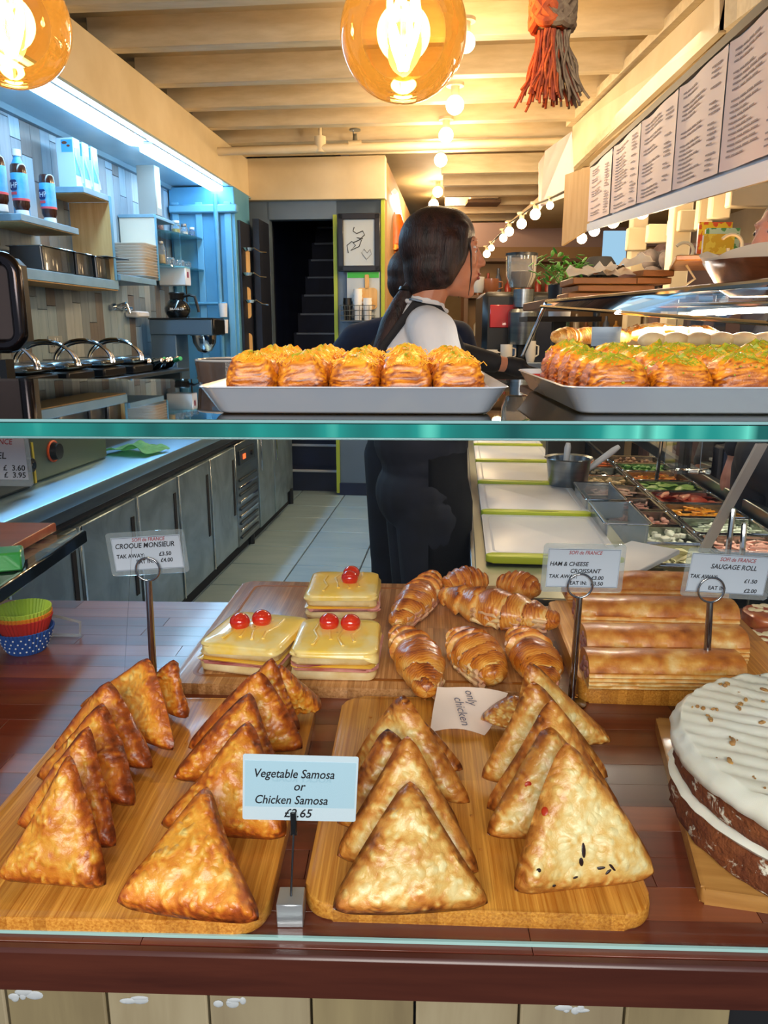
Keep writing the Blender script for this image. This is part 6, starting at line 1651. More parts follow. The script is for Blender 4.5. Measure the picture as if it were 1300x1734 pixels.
for k in range(5):
    v = 1.80+.475*k
    t = thing('chopping_board', 'white plastic chopping board with lime green grip, %s' % ('nearest', 'second nearest', 'third from the window', 'fourth from the window', 'farthest')[k], 'chopping board', Rp(.235, v+.24, .8705+.0), -TH, 'chopping boards on the salad counter')
    R_ = MB().prism(rrect(.325, .470, .02, 5), 0, .012, bev=.003)
    bmesh.ops.transform(R_.bm, matrix=Matrix.Rotation(-.012, 4, 'X'), verts=R_.bm.verts)
    bmesh.ops.transform(R_.bm, matrix=Matrix.Translation((0, 0, .0032)), verts=R_.bm.verts)
    obj('slab', R_, M_pe, t, local=True)
    obj('groove', MB().tube([(x, y, Z0G-y*.012) for x, y in rrect(.285, .40, .02, 5)], .003, 6, closed=True, flat=.15), mat('groove_grey', 'c2cad6', .4), t, local=True)  # groove drawn as a flat ring in a slightly darker grey
    mb = MB().prism(rrect(.328, .036, .016, 5), .0045, .0215, bev=.004); bmesh.ops.transform(mb.bm, matrix=Matrix.Translation((0, -.235, .0)), verts=mb.bm.verts)
    g = obj('grip', mb, M_lime, t, local=True)
    obj('grip_hole', MB().ell((.02, -.235, .0215), (.05, .007, .0008), 14), mat('grip_olive', '6e7a1a', .5), g, local=True)
q = at_z(1065, 975, .875)
solo('chopping_board', MB().box((q.x+.02, q.y+.1, .8665+.012), (.13, .34, .012), rz=-.75, bev=.002), M_pe, 'narrow white board lying askew behind the ham and cheese card', 'chopping board')

# food pans
M_ss = mat('pan_steel', 'a2a69c', .2, 1)
def chunks(c, w_, d_, z, kind, seed, n=55):
    rs = random.Random(seed); mb = MB(); 
    for k in range(n):
        x, y = rs.uniform(-.5, .5)*w_, rs.uniform(-.5, .5)*d_
        zz = z+rs.uniform(-.012, .012)+.012*(1-(2*x/w_)**2)*(1-(2*y/d_)**2)
        R3 = Matrix.Rotation(rs.uniform(0, 3), 4, 'Z') @ Matrix.Rotation(rs.uniform(-.6, .6), 4, 'X')
        if kind == 'cube': mb.box((x, y, zz), (rs.uniform(.012, .026),)*2+(.012,), rz=rs.uniform(0, 3), rx=rs.uniform(-.5, .5), bev=.002)
        elif kind == 'strip': mb.box((x, y, zz), (rs.uniform(.03, .05), .006, .004), rz=rs.uniform(0, 3), rx=rs.uniform(-.5, .5))
        elif kind == 'slice': mb.ell((x, y, zz), (.024, .024, .003), 10, rot=R3)
        else: mb.ell((x, y, zz), (rs.uniform(.006, .014), rs.uniform(.006, .012), rs.uniform(.005, .01)), 8, rot=R3)
    mb.box((0, 0, z-.02), (w_*.94, d_*.94, .03))
    bmesh.ops.transform(mb.bm, matrix=Matrix.Rotation(-TH, 4, 'Z'), verts=mb.bm.verts)
    bmesh.ops.transform(mb.bm, matrix=Matrix.Translation(c), verts=mb.bm.verts)
    return mb
foods = [  # (column 0/1, row, label, kind, colour a, colour b)
 (0, 0, 'pale cooked potato wedges', 'blob', 'd8c890', 'b8a468'), (0, 1, 'white cheese slices', 'slice', 'e6e2b8', 'd4cc98'), (0, 2, 'crumbled white cheese', 'cube', 'e4e4d4', 'd0d2bc'),
 (0, 3, 'pink tuna paste', 'blob', 'd8a08c', 'c48a78'), (0, 4, 'pink ham strips', 'strip', 'dca898', 'c88878'), (0, 5, 'grated pink crab mix', 'strip', 'e8ccb8', 'd8ac98'), (0, 6, 'beige rice salad', 'blob', 'd4bc8c', 'b89c68'), (0, 7, 'dark olives', 'blob', '3c3a28', '5a5234'), (0, 8, 'orange grated carrot', 'strip', 'e07a1c', 'c45c10'),
 (1, 0, 'pink minced salmon', 'blob', 'dc8c7c', 'c87868'), (1, 1, 'shredded pink chicken', 'strip', 'e0b4a0', 'd09a88'), (1, 2, 'clear sliced onion', 'strip', 'd8dcc8', 'b8c0a8'), (1, 3, 'yellow grated cheese', 'strip', 'f0a81c', 'dc8c10'),
 (1, 4, 'sliced red tomatoes', 'slice', 'c84018', 'a02c10'), (1, 5, 'green cucumber slices', 'slice', '5c9a3c', '90bc5c'), (1, 6, 'mixed yellow and red peppers', 'strip', 'e8b41c', 'b8301c'), (1, 7, 'green salad leaves', 'blob', '3c7a2c', '6a9c44'), (1, 8, 'brown mushrooms', 'blob', '6a4a30', '8c6844')]
for cix, row, nm, kd, ca, cb in foods:
    u = .565 if cix == 0 else .80; v = 1.80+.205*row if cix == 0 else 1.92+.205*row
    w_ = .225
    t = gastro('gastro_pan', 'steel counter pan holding %s' % nm, Rp(u, v, .744), w_, .19, .104, M_ss, group='steel pans in the salad counter', lip=.010, tap=.86)
    mname = 'food_'+nm.replace(' ', '_')
    o = solo('salad_filling', chunks(Rp(u, v, .744), w_*.80, .19*.78, .082, kd, row*2+cix), mat(mname, ca, .45, c2=cb, ns=45, coat=.15), '%s in a steel counter pan' % nm, 'food', kind='stuff', c=Rp(u, v, .744+.02))
# translucent tubs beside the boards
M_tub = glassy('tub_plastic', (.88, .93, .97), .12, 1.45, haze=.22, hazec=(.72, .82, .90))
for k in range(2):
    q = Rp(.452-.004*k, 2.16+.30*k, .8595)
    t = gastro('plastic_tub', 'cloudy plastic tub beside the chopping boards, %s' % ('nearer' if k == 0 else 'farther'), q, .125, .28, .062, M_tub, group='plastic tubs', lip=.006, tap=.9)
# steel bowl with knives and brush
bq = at_z(968, 832, .872)
t = thing('steel_bowl', 'round steel pot holding white handled knives', 'pot', (bq.x, bq.y+.07, .8715))
obj('pot_wall', MB().lathe([(0, 0), (.062, 0), (.068, .01), (.078, .105), (.086, .108), (.084, .111), (.074, .106), (.060, .012), (0, .01)], (0, 0, 0), 28), M_steel, t, local=True)
for k, (a, b_, lb) in enumerate((((956, 800), (962, 750), 'white handled knife standing upright in the steel pot'), ((985, 802), (1048, 756), 'white handled knife leaning right out of the steel pot'), ((972, 806), (990, 782), 'short wooden handled brush in the steel pot'))):
    p0 = at_y(*a, bq.y+.07+.015*k); p1 = at_y(*b_, bq.y+.07+.03*k)
    q = thing('knife' if k < 2 else 'pastry_brush', lb, 'knife' if k < 2 else 'brush', p0)
    hnd = obj('handle', MB().tube([p0, p0*.6+p1*.4, p0*.15+p1*.85, p1], [.007, .011, .012, .008], 10), M_white if k < 2 else M_pine, q)
    obj('blade', MB().cyl(p0, p0-(p1-p0).normalized()*.05, .0035, n=6), M_steel, q)

# sneeze guard and upper display
gp = {k: v for k, v in zip('abcdef', (at_y(925, 512, 2.6), at_y(1300, 478, 1.52), at_y(916, 519, 2.6), at_y(1300, 548, 1.50), at_y(884, 604, 2.62), at_y(1420, 466, 1.3)))}
t = thing('display_guard', 'glass sneeze guard with chrome rails over the pastry display', 'glass guard', (.8, 2.1, .88))
obj('top_rail', MB().tube([gp['a'], (gp['a']+gp['b'])/2, gp['b'], gp['f']], .008, 8), M_chrome, t)
e_ = Vector((0, 0, -.028))
obj('second_rail', MB().tube([gp['a']+e_*.5, gp['b']+e_*1.4, gp['f']+e_*1.4], .005, 8), M_chrome, t)
obj('lower_rail', MB().tube([gp['c'], gp['d'], gp['d']+(gp['d']-gp['c'])*.15], .005, 8), mat('warm_rail', 'd8c8a0', .15, 1), t)
obj('end_strut', MB().tube([gp['a'], gp['e']], .006, 8), M_chrome, t)
obj('glass_top', MB().quad([gp['a'], gp['b'], gp['d'], gp['c']], (0, 0, .0015)), glassy('guard_pane', (.95, .97, .98), .02, 1.12), t)
cl = at_y(1180, 507, 1.80)
obj('hinge_knob', MB().cyl(cl, cl+Vector((.03, -.004, .001)), .014), M_chrome, t)
# near slanted strut
s0, s1 = at_y(1192, 935, 1.86), at_y(1292, 752, 1.72)
obj('slant_strut', MB().quad([s0+Vector((-.012, 0, 0)), s0+Vector((.012, 0, 0)), s1+Vector((.012, 0, 0)), s1+Vector((-.012, 0, 0))], (0, .012, 0)), mat('bright_strut', 'dedad2', .3, .15), t)
s2, s3 = at_y(1105, 860, 3.0), at_y(1120, 745, 3.1)
obj('slant_strut', MB().tube([s2, s3], .008, 8), M_chrome, t)
# upright tongs' handles near pans
for k, (a, b_) in enumerate((((1232, 935), (1241, 862)), ((1256, 940), (1260, 885)))):
    p0, p1 = at_y(*a, 1.78), at_y(*b_, 1.80)
    solo('serving_spoon', MB().tube([p0-Vector((0, 0, .04)), p0, p1], .007, 8), M_chrome, 'steel serving spoon handle standing up at the right, %s' % ('taller' if k == 0 else 'shorter'), 'spoon', 'serving spoons')
# inner glass shelf with pastries
SZ = 1.372
us = thing('pastry_shelf', 'glass shelf inside the upper display with pastries', 'shelf', (.85, 2.1, SZ-.01))
obj('pane', MB().quad([(.56, 2.55, SZ-.008), (1.35, 2.55, SZ-.008), (1.35, 1.55, SZ-.008), (.76, 1.55, SZ-.008)], (0, 0, .008)), M_glass, us)
obj('post', MB().cyl((1.3, 2.5, .745), (1.3, 2.5, SZ-.008), .012).cyl((1.3, 1.6, .745), (1.3, 1.6, SZ-.008), .012), M_chrome, us)
def sh(px, py, Y=None): return at_z(px, py, SZ+.012)
M_bun = mat('pale_bun', 'f4e2b8', .6, c2='e0c080', ns=12); M_rol = pastry('roll_crust', [(0, 'f6dc98'), (.3, 'eab058'), (.6, 'd48830'), (1, '8a4818')], .45, .3, bump=.3)
solo('pastry_tray', MB().box((.86, 2.16, SZ+.004), (.44, .44, .008), bev=.002), mat('brown_tray', 'b07a3c', .5), 'brown tray under the pastries of the upper display', 'tray')
zc0 = SZ+.009
for k, (px, lb) in enumerate(((958, 'small pale croissant at the left end of the upper display'), (992, 'second small croissant in the upper display'), (1022, 'third small croissant behind the metal divider'), (1040, 'fourth small croissant in the upper display'))):
    Y = 2.10+.03*k; x = (px-650)/F*(Y*.99)
    t = thing('croissant', lb, 'croissant', (x, Y, zc0), 0, 'small croissants in the upper display')
    me = croissant_mesh((x-.045, Y-.02, zc0+.022), (x+.045, Y+.03, zc0+.022), .006, .030, k*3+1.0, 6)
    obj('crust', me, M_rol, t, smooth=rad(50))
for k, (px, Y, ln, lb) in enumerate(((1100, 2.22, .16, 'long golden roll behind the flatbread'), (1130, 2.12, .22, 'flat golden baguette lying across the display'), (1170, 2.28, .12, 'short round-ended roll at the back of the display'))):
    x = (px-650)/F*(Y*.99)
    t = thing('bread_roll', lb, 'bread', (x, Y, zc0), 0, 'long rolls in the upper display')
    obj('crust', croissant_mesh((x-ln/2, Y, zc0+.026+.01*(k == 0)), (x+ln/2, Y-.02, zc0+.026+.01*(k == 0)), .0, .032, k*7+3.0, .5), M_rol, t, smooth=rad(50))
for k in range(6):
    px = 1098+38*k; Y = 1.93-.012*k; x = (px-650)/F*(Y*.99)
    solo('bread_bun', MB().ell((x, Y, zc0+.016), (.036, .034, .020), 18), M_bun, 'pale round bun in the front of the upper display, %s from the left' % ('first', 'second', 'third', 'fourth', 'fifth', 'sixth')[k], 'bun', 'round buns in the upper display')
x = (1020-650)/F*2.0
solo('metal_divider', MB().box((x, 2.02, zc0+.024), (.075, .004, .048)), M_steel, 'small brushed metal divider plate standing among the pastries', 'divider')

# on top of the guard: wooden trays with papers, plant, hat, basket
tz = at_y(1000, 505, 2.72).z
# customer-side ledge that carries them
lg = thing('customer_ledge', 'narrow customer-side ledge carrying trays behind the display glass', 'ledge', (1.0, 2.9, 0))
obj('ledge_top', MB().box((.88, 2.86, tz-.02), (.68, .46, .03), bev=.003), mat('ledge_wood', '8a5c34', .5), lg)
for x_ in (1.18,): obj('ledge_leg', MB().box((x_, 2.98, (tz-.035+.888)/2), (.03, .05, tz-.035-.888)), mat('ledge_dark', '2a2622', .7), lg)
M_ply = wood('tray_ply', 'b0753c', '8c5526', 'x', 3, .5, 0, .1, 10)
for k in range(5):
    px = (1012, 1018, 1010, 1075, 1080)[k]; x = (px-650)/F*2.72; wd = (.28, .26, .25, .12, .11)[k]
    zz = tz-.005+(.0, .024, .048, .0485, .0725)[k]
    if k < 3: zz += .0
    solo('wooden_tray', MB().box((x, 2.76, zz+.0105), (wd, .2, .021), rz=(-.03, .05, 0, .1, .12)[k], bev=.003), M_ply, 'flat wooden tray in the pile above the display, %s' % ('lowest', 'second from below', 'third from below', 'small one at right', 'small topmost one at right')[k], 'tray', 'wooden trays above the display')
for k in range(4):
    px = (975, 1005, 1035, 1065)[k]; x = (px-650)/F*2.7
    mb = MB(); z = tz+.069
    rows = [[Vector((x-.05+.1*i/5, 2.7+.09*j/3, z+(.0 if k < 3 else .028)+.030*abs(noise.noise(Vector((i*.9, j*.8, k*3.3))))+.009*j*(.4+abs(sin(i*1.3+k)))+.004*i*(k % 2))) for j in range(4)] for i in range(6)]
    mb.grid(rows)
    solo('napkin', mb, mat('napkin_white', 'e4d4bc', .8), 'crumpled white napkin on the wooden trays, %s from the left' % ('first', 'second', 'third', 'fourth')[k], 'napkin', 'napkins on the wooden trays')
# plant in a dark jar
pp = at_y(950, 470, 3.3)
t = thing('potted_herb', 'leafy green herb in a dark rimmed white pot beyond the trays', 'plant', (pp.x, 3.3, tz-.15))
obj('pot', MB().lathe([(0, 0), (.045, 0), (.05, .12), (.05, .125), (0, .125)], (pp.x, 3.3, tz-.05), 18), M_white, t)
obj('dark_band', MB().lathe([(.051, .07), (.052, .125), (.048, .13), (0, .13)], (pp.x, 3.3, tz-.05), 18), M_black, t)
lf = MB(); rs = random.Random(2)
for k in range(90):
    a = rs.uniform(0, 2*pi); r = rs.uniform(.01, .13); z = rs.uniform(-.02, .14)
    lf.ell((pp.x+cos(a)*r, 3.3+sin(a)*r*.6, tz+.09+z*(1-r*3)), (.018, .008, .002), 6, rot=Matrix.Rotation(a+rs.uniform(-.5, .5), 4, 'Z') @ Matrix.Rotation(rs.uniform(-.9, .9), 4, 'Y'))
for k in range(9):
    a = k*.7; lf.tube([(pp.x, 3.3, tz+.07), (pp.x+cos(a)*.05, 3.3+sin(a)*.03, tz+.13), (pp.x+cos(a)*.10, 3.3+sin(a)*.06, tz+.16)], .0015, 4)
o = obj('leaves', lf, mat('herb_green', '3f8a2c', .5, c2='6ab03c', ns=40), t); o['kind'] = 'stuff'
sp = MB().box((pp.x, 3.3, tz-.062), (.3, .2, .02)).box((pp.x, 3.3, (tz-.07)/2), (.05, .05, tz-.072))
solo('side_table', sp, mat('ledge_dark', '2a2622', .7), 'dark stand carrying the herb pot beyond the wooden trays', 'stand')

# menu board on the right
m0, m1 = at_y(1310, 10, 2.18), at_y(1005, 277, 3.9); m2, m3 = at_y(999, 386, 3.9), at_y(1310, 262, 2.18)
XM = 1.0
mn = thing('menu_board', 'long white hanging menu board with paper sheets on the right', 'menu board', (XM, 3.0, 2.1))
tn, tf = Vector((XM, 2.05, 2.24)), Vector((XM-.01, 3.92, 2.175)); bn, bf = Vector((XM, 2.05, 1.815)), Vector((XM-.01, 3.92, 1.90))
def mpt(s, h): return (tn*(1-s)+tf*s)*(1-h)+(bn*(1-s)+bf*s)*h
obj('backing', MB().quad([mpt(0, -.02), mpt(1, -.02), mpt(1, 1.02), mpt(0, 1.02)], (.02, 0, 0)), mat('menu_backing', 'c4cad6', .6), mn)
obj('bottom_rail', MB().quad([mpt(0, .93)-Vector((.012, 0, 0)), mpt(1, .93)-Vector((.012, 0, 0)), mpt(1, 1.05)-Vector((.012, 0, 0)), mpt(0, 1.05)-Vector((.012, 0, 0))], (.012, 0, 0)), mat('menu_rail', 'd4dae6', .5), mn)
obj('top_rail', MB().quad([mpt(0, -.06)-Vector((.015, 0, 0)), mpt(1, -.06)-Vector((.015, 0, 0)), mpt(1, .01)-Vector((.015, 0, 0)), mpt(0, .01)-Vector((.015, 0, 0))], (.03, 0, 0)), mat('top_rail_dark', '7a6f58', .6), mn)
obj('end_panel', MB().quad([mpt(1, -.03), mpt(1, -.03)+Vector((-.09, .18, -.01)), mpt(1, 1.12)+Vector((-.09, .18, -.03)), mpt(1, 1.0)], (.012, .01, 0)), M_pine, mn)
M_mp = mat('menu_paper', 'e6d0ca', .6); M_mt = mat('menu_print', '94878c', .7)
sh_ = [(0.0, .20), (.205, .40), (.405, .60), (.605, .79), (.80, .99)]
for k, (s0_, s1_) in enumerate(sh_):
    cur = Vector((-.004, 0, 0))
    rows = []
    for i in range(9):
        s = s0_+(s1_-s0_)*i/8
        rows.append([mpt(s, h)+Vector((-.004-.012*abs(sin(i/8*pi+.6))*(1-h*.3)-.006*(i in (0, 8)), 0, 0)) for h in (0.03, .25, .5, .75, .90)])
    mb = MB().grid(rows)
    pg = obj('menu_sheet', mb, M_mp, mn, smooth=rad(80))
    tx = MB(); rs = random.Random(k+3)
    for cc_, (a, b_) in enumerate(((.06, .62), (.72, .92))):
        for ln in range(21):
            if rs.random() < .22: continue
            h = .10+.037*ln; w0 = a; w1 = a+(b_-a)*rs.uniform(.5, 1)
            x0, x1 = s1_-(s1_-s0_)*w1, s1_-(s1_-s0_)*w0
            def off(s): 
                i = (s-s0_)/(s1_-s0_); return Vector((-.007-.012*abs(sin(i*pi+.6))*(1-h*.3), 0, 0))
            nseg = 4
            for q in range(nseg):
                sa, sb_ = x0+(x1-x0)*q/nseg, x0+(x1-x0)*(q+.85)/nseg
                tx.quad([mpt(sa, h)+off(sa), mpt(sb_, h)+off(sb_), mpt(sb_, h+.011)+off(sb_), mpt(sa, h+.011)+off(sa)], (-.0006, 0, 0))
    o = obj('print_lines', tx, M_mt, pg, smooth=None); o['kind'] = 'stuff'
# farther hanging sheet
hs = [at_y(922, 256, 5.2), at_y(968, 222, 4.9), at_y(972, 300, 4.9), at_y(966, 330, 4.9), at_y(915, 350, 5.2)]
mb = MB(); vs = [mb.bm.verts.new(p) for p in hs]; mb.bm.faces.new(vs); bmesh.ops.solidify(mb.bm, geom=mb.bm.faces[:], thickness=.004)
solo('menu_sheet', mb, M_mp, 'white menu sheet hanging farther back beyond the end of the long board', 'menu')
mb = MB().quad([at_y(912, 275, 5.5), at_y(921, 262, 5.5), at_y(918, 350, 5.5), at_y(912, 360, 5.5)], (.0, .01, 0))
solo('menu_sheet', mb, M_mp, 'thin white sheet at the very back of the hanging menus', 'menu')

# garlands: warm globes
M_glo = emis('warm_globe', (1.0, .70, .36), GLOBE_POWER)
gl0 = None; tops = []
def festoon(label, px, py, Y, r=.045, group='ceiling globes', socket=True, power=0):
    global gl0
    c = at_y(px, py, Y)
    if gl0 is None:
        gl0 = thing('globe_bulb', label, 'bulb', c, 0, group)
        obj('glass', MB().ell((0, 0, 0), .045, 20), M_glo, gl0, local=True)
        obj('socket', MB().cyl((0, 0, .040), (0, 0, .085), .022, n=14), M_cream, gl0, local=True)
        obj('base', MB().cyl((0, 0, .085), (0, 0, .10), .045, n=18), M_cream, gl0, local=True)
        o = gl0
    else: o = dup(gl0, c, 0, label, group)
    o.scale = (r/.045,)*3
    if r < .040: tops.append(c+Vector((0, 0, .078*r/.045)))
    if power:
        l = bpy.data.lights.new('garland_light', 'POINT'); l.energy = power; l.color = (1, .72, .42); l.shadow_soft_size = .05
        lo = bpy.data.objects.new('garland_light', l); col.objects.link(lo); lo.location = c-Vector((0, 0, .10))
    return o
nthc = ('nearest, large, just below the amber globe', 'second from the amber globe', 'third from the amber globe', 'fourth from the amber globe', 'fifth, just above the woman', 'sixth, touching the hair of the woman')
for k, (px, py, Y, r) in enumerate(((788, 72, 3.7, .042), (770, 178, 4.7, .050), (755, 229, 5.5, .048), (746, 271, 6.4, .050), (741, 325, 8.4, .052), (734, 346, 9.2, .055))):
    festoon('warm white globe bulb under the joists, '+nthc[k], px, py, Y, r, power=FESTOON_POINT*(1, 1, 1.2, 1.3, 1.4, 0)[k])
q = 0
for k, (px, py, Y, r) in enumerate(((1191, 313, 2.75, .020), (1134, 337, 3.2, .028), (1087, 359, 3.6, .030), (1038, 376, 4.1, .030), (1006, 391, 4.6, .030), (985, 404, 5.2, .032), (931, 348, 4.9, .022), (906, 363, 5.3, .034), (883, 379, 5.7, .034), (862, 392, 6.2, .034), (852, 403, 6.6, .032), (824, 430, 7.6, .034), (832, 420, 7.2, .026))):
    festoon('small warm bulb of the right light string, %s' % ('nearest, under the menu board', 'second under the menu board', 'third under the menu board', 'fourth under the menu board', 'fifth, under the far menu end', 'sixth, just past the menu board', 'just under the farther menu sheet', 'second left of the menu sheet', 'third left of the menu sheet', 'fourth left of the menu sheet', 'fifth left of the menu sheet', 'lowest, by the face of the woman', 'small one near the lowest bulb')[k], px, py, Y, r, 'bulbs of the right-hand light string', power=(FESTOON_POINT*.45 if k in (1, 3, 7, 10) else 0))

# far clutter behind the woman: espresso machine, grinder, mugs
def zground(): return .95
cnt = thing('back_counter', 'dark counter in the back carrying the coffee machines', 'counter', Rp(.3, 4.9, 0), -TH)
p = at_y(850, 600, 5.0)
obj('top', MB().box((.92, 5.0, 1.22), (1.1, 1.0, .04), bev=.003), M_steel, cnt)
obj('body', MB().box((.92, 5.05, .6), (1.06, .9, 1.2)), mat('ledge_dark', '2a2622', .7), cnt)
BZ = 1.241
e = thing('espresso_machine', 'red and black espresso machine right of the face of the woman', 'coffee machine', (.82, 4.85, BZ))
obj('frame', MB().box((.80, 4.85, BZ+.20), (.44, .4, .40), bev=.03), M_black, e)
obj('red_panel', MB().box((.72, 4.645, BZ+.26), (.20, .012, .13), bev=.004), mat('machine_red', 'b01820', .3, coat=.4), e)
obj('blue_display', MB().box((.80, 4.643, BZ+.08), (.11, .01, .09), bev=.003), mat('display_blue', '6f93c0', .2), e)
obj('side_cheek', MB().prism([(0, 0), (.16, .0), (.12, .30), (.02, .36), (-.03, .30)], -.01, .01, M=Matrix.Translation((.86, 4.64, BZ)) @ Matrix.Rotation(pi/2, 4, 'X')), mat('cheek_navy', '141a2a', .3), e)
g = thing('coffee_grinder', 'coffee grinder with clear hopper and steel body in the back', 'grinder', (.98, 4.6, BZ))
gx, gy = (880-650)/F*4.55, 4.6
obj('body', MB().lathe([(0, 0), (.075, 0), (.08, .02), (.085, .18), (.07, .2), (0, .2)], (gx, gy, BZ+.10), 24), M_steel, g)
obj('upper_barrel', MB().lathe([(.0, 0), (.058, 0), (.060, .10), (0, .10)], (gx, gy, BZ+.31), 24), M_steel, g)
obj('stand', MB().box((gx+.02, gy+.06, BZ+.2), (.09, .08, .4), bev=.01), M_black, g)
obj('hopper', MB().lathe([(.06, 0), (.085, .06), (.088, .17), (.09, .172)], (gx-.02, gy, BZ+.42), 24), glassy('hopper_glass', (.8, .8, .8), .05, 1.5, haze=.2), g)
obj('hopper_beans', MB().lathe([(0, 0), (.05, 0), (.078, .06), (.078, .085), (0, .095)], (gx-.02, gy, BZ+.42), 20), mat('beans', '3a2a26', .6), g)
obj('hopper_lid', MB().lathe([(.092, 0), (.092, .015), (0, .018)], (gx-.02, gy, BZ+.592), 24), M_black, g)
rs = random.Random(12)
M_mug = [mat('mug_%s' % n, c, .3, coat=.4) for n, c in (('white', 'd8d4cc'), ('copper', 'a8643c'), ('dark', '2c2826'), ('green', '46705c'))]
k = 0
def onpx(px, py, Y): return at_y(px, py, Y)
for (px, py, Y, r, h, mi, nm) in ((815, 500, 4.6, .04, .09, 0, 'white cup on the espresso machine, left'), (835, 492, 4.7, .045, .08, 1, 'copper jug on the espresso machine'), (800, 520, 4.5, .035, .10, 3, 'greenish glass bottle right of the chin'), (812, 548, 4.4, .05, .08, 2, 'dark cup below the red panel'), (838, 570, 4.4, .04, .07, 0, 'white cup below the espresso machine'), (905, 575, 4.45, .03, .12, 0, 'white pump bottle near the display glass'), (865, 585, 4.4, .035, .10, 0, 'pale tub at the back counter')):
    c = onpx(px, py, Y); c = Vector((c.x, 4.80 if py < 510 else 4.56, (1.6415 if py < 510 else BZ+.0005)+h/2))
    t = thing('cup' if 'cup' in nm else 'container', nm, 'cup' if 'cup' in nm else 'container', (c.x, c.y, c.z-h/2), 0, 'cups and jars around the coffee machines')
    obj('vessel', MB().lathe([(0, 0), (r*.75, 0), (r, h*.3), (r, h), (r*.9, h), (r*.85, h*.3), (0, .01)], (0, 0, 0), 18), M_mug[mi], t, local=True)
    obj('handle', MB().tube([(r*.9, 0, h*.8), (r*1.5, 0, h*.75), (r*1.5, 0, h*.35), (r*.9, 0, h*.25)], .005, 6), M_mug[mi], t, local=True)
# shelf on the far wall with jars and small warm lights
fs = thing('far_shelf', 'dark wooden shelf unit with bottles at the far end of the shop', 'shelf', (1.35, 8.0, 0))
for z in (1.35, 1.75, 2.1): obj('shelf_plank', MB().box((1.9, 8.1, z), (2.2, .3, .03)), mat('dark_oak', '5c4028', .5), fs)
obj('upright', MB().box((.82, 8.1, 1.1), (.04, .3, 2.2)), mat('dark_oak', '5c4028', .5), fs)
obj('upright', MB().box((2.98, 8.1, 1.1), (.04, .3, 2.2)), mat('dark_oak', '5c4028', .5), fs)
obj('back_panel', MB().box((1.9, 8.26, 1.3), (2.2, .02, 1.9)), mat('tan_back', '8a6a44', .6), fs)
cols = ('b8a890', '7a4a2a', '3a5a48', 'c8c0b0', 'a03828', '5a6478', 'c89038')
bp = {}
for row, z in enumerate((1.366, 1.766)):
    for k in range(20):
        ci = rs.randrange(7)
        lb = 'blurred bottle or jar on the far shelf, %s row' % ('lower' if row == 0 else 'upper')
        x = .95+.102*k; h = rs.uniform(.14, .28)
        if ci not in bp:
            bp[ci] = solo('bottle', MB().lathe([(0, 0), (.034, 0), (.034, .6), (.014, .78), (.014, 1), (0, 1)], (0, 0, 0), 12), mat('far_bottle_%d' % ci, cols[ci], .3, coat=.3), lb, 'bottle', 'bottles on the far shelf, %s row' % ('lower' if row == 0 else 'upper'), c=(0, 0, 0)); o = bp[ci]
        else:
            o = bp[ci].copy(); col.objects.link(o); o['label'] = lb; o['group'] = 'bottles on the far shelf, %s row' % ('lower' if row == 0 else 'upper')
        o.location = (x, 8.1, z); o.scale = (1, 1, h)
# speaker and small amp on the beam ledge
p = at_y(835, 330, 8.4)
t = thing('audio_receiver', 'small white audio box with a round black speaker on the far ledge', 'speaker', p)
obj('receiver', MB().box((-.10, 0, -.02), (.28, .2, .06), bev=.005), mat('receiver_white', 'b8ac98', .4), t, local=True)
obj('speaker', MB().lathe([(0, -.06), (.06, -.05), (.075, 0), (.06, .05), (0, .06)], (.06, 0, .05), 18), M_black, t, local=True)
obj('wall_bracket', MB().box((-.1, .06, -.07), (.34, .3, .03)), mat('dark_oak', '5c4028', .5), t, local=True)
# orange lamp and LED strip beyond the grey wall
p = at_y(668, 405, 7.4)
t = thing('wall_lantern', 'glowing orange glass lantern just right of the grey wall', 'lamp', p)
obj('shade', MB().lathe([(.0, .22), (.06, .21), (.09, .12), (.10, -.04), (.11, -.05)], (0, 0, 0), 20), mat('orange_shade', 'e0701a', .4, c2='c4500e', ns=9), t, local=True)
obj('lower_ring', MB().lathe([(.11, -.05), (.12, -.06), (.12, -.09), (.10, -.10)], (0, 0, 0), 20), mat('copper', 'b8682c', .3, 1), t, local=True)
obj('bulb', MB().ell((0, 0, -.20), (.025, .025, .045), 14), emis('bulb_warm', (1, .6, .2), 25), t, local=True)
obj('stem', MB().cyl((0, 0, -.15), (0, 0, .3), .008), mat('copper', 'b8682c', .3, 1), t, local=True)
a, b_ = at_y(668, 335, 7.0), at_y(686, 425, 9.5)
t = thing('ceiling_light', 'white LED strip receding behind the grey wall, by the orange lantern', 'light', (a+b_)/2)
obj('diffuser', MB().tube([a, b_], .035, 8), emis('led_far', (.8, .9, 1), 6), t)
obj('housing', MB().tube([a+Vector((0, 0, .05)), b_+Vector((0, 0, .05))], .03, 4), M_white, t)

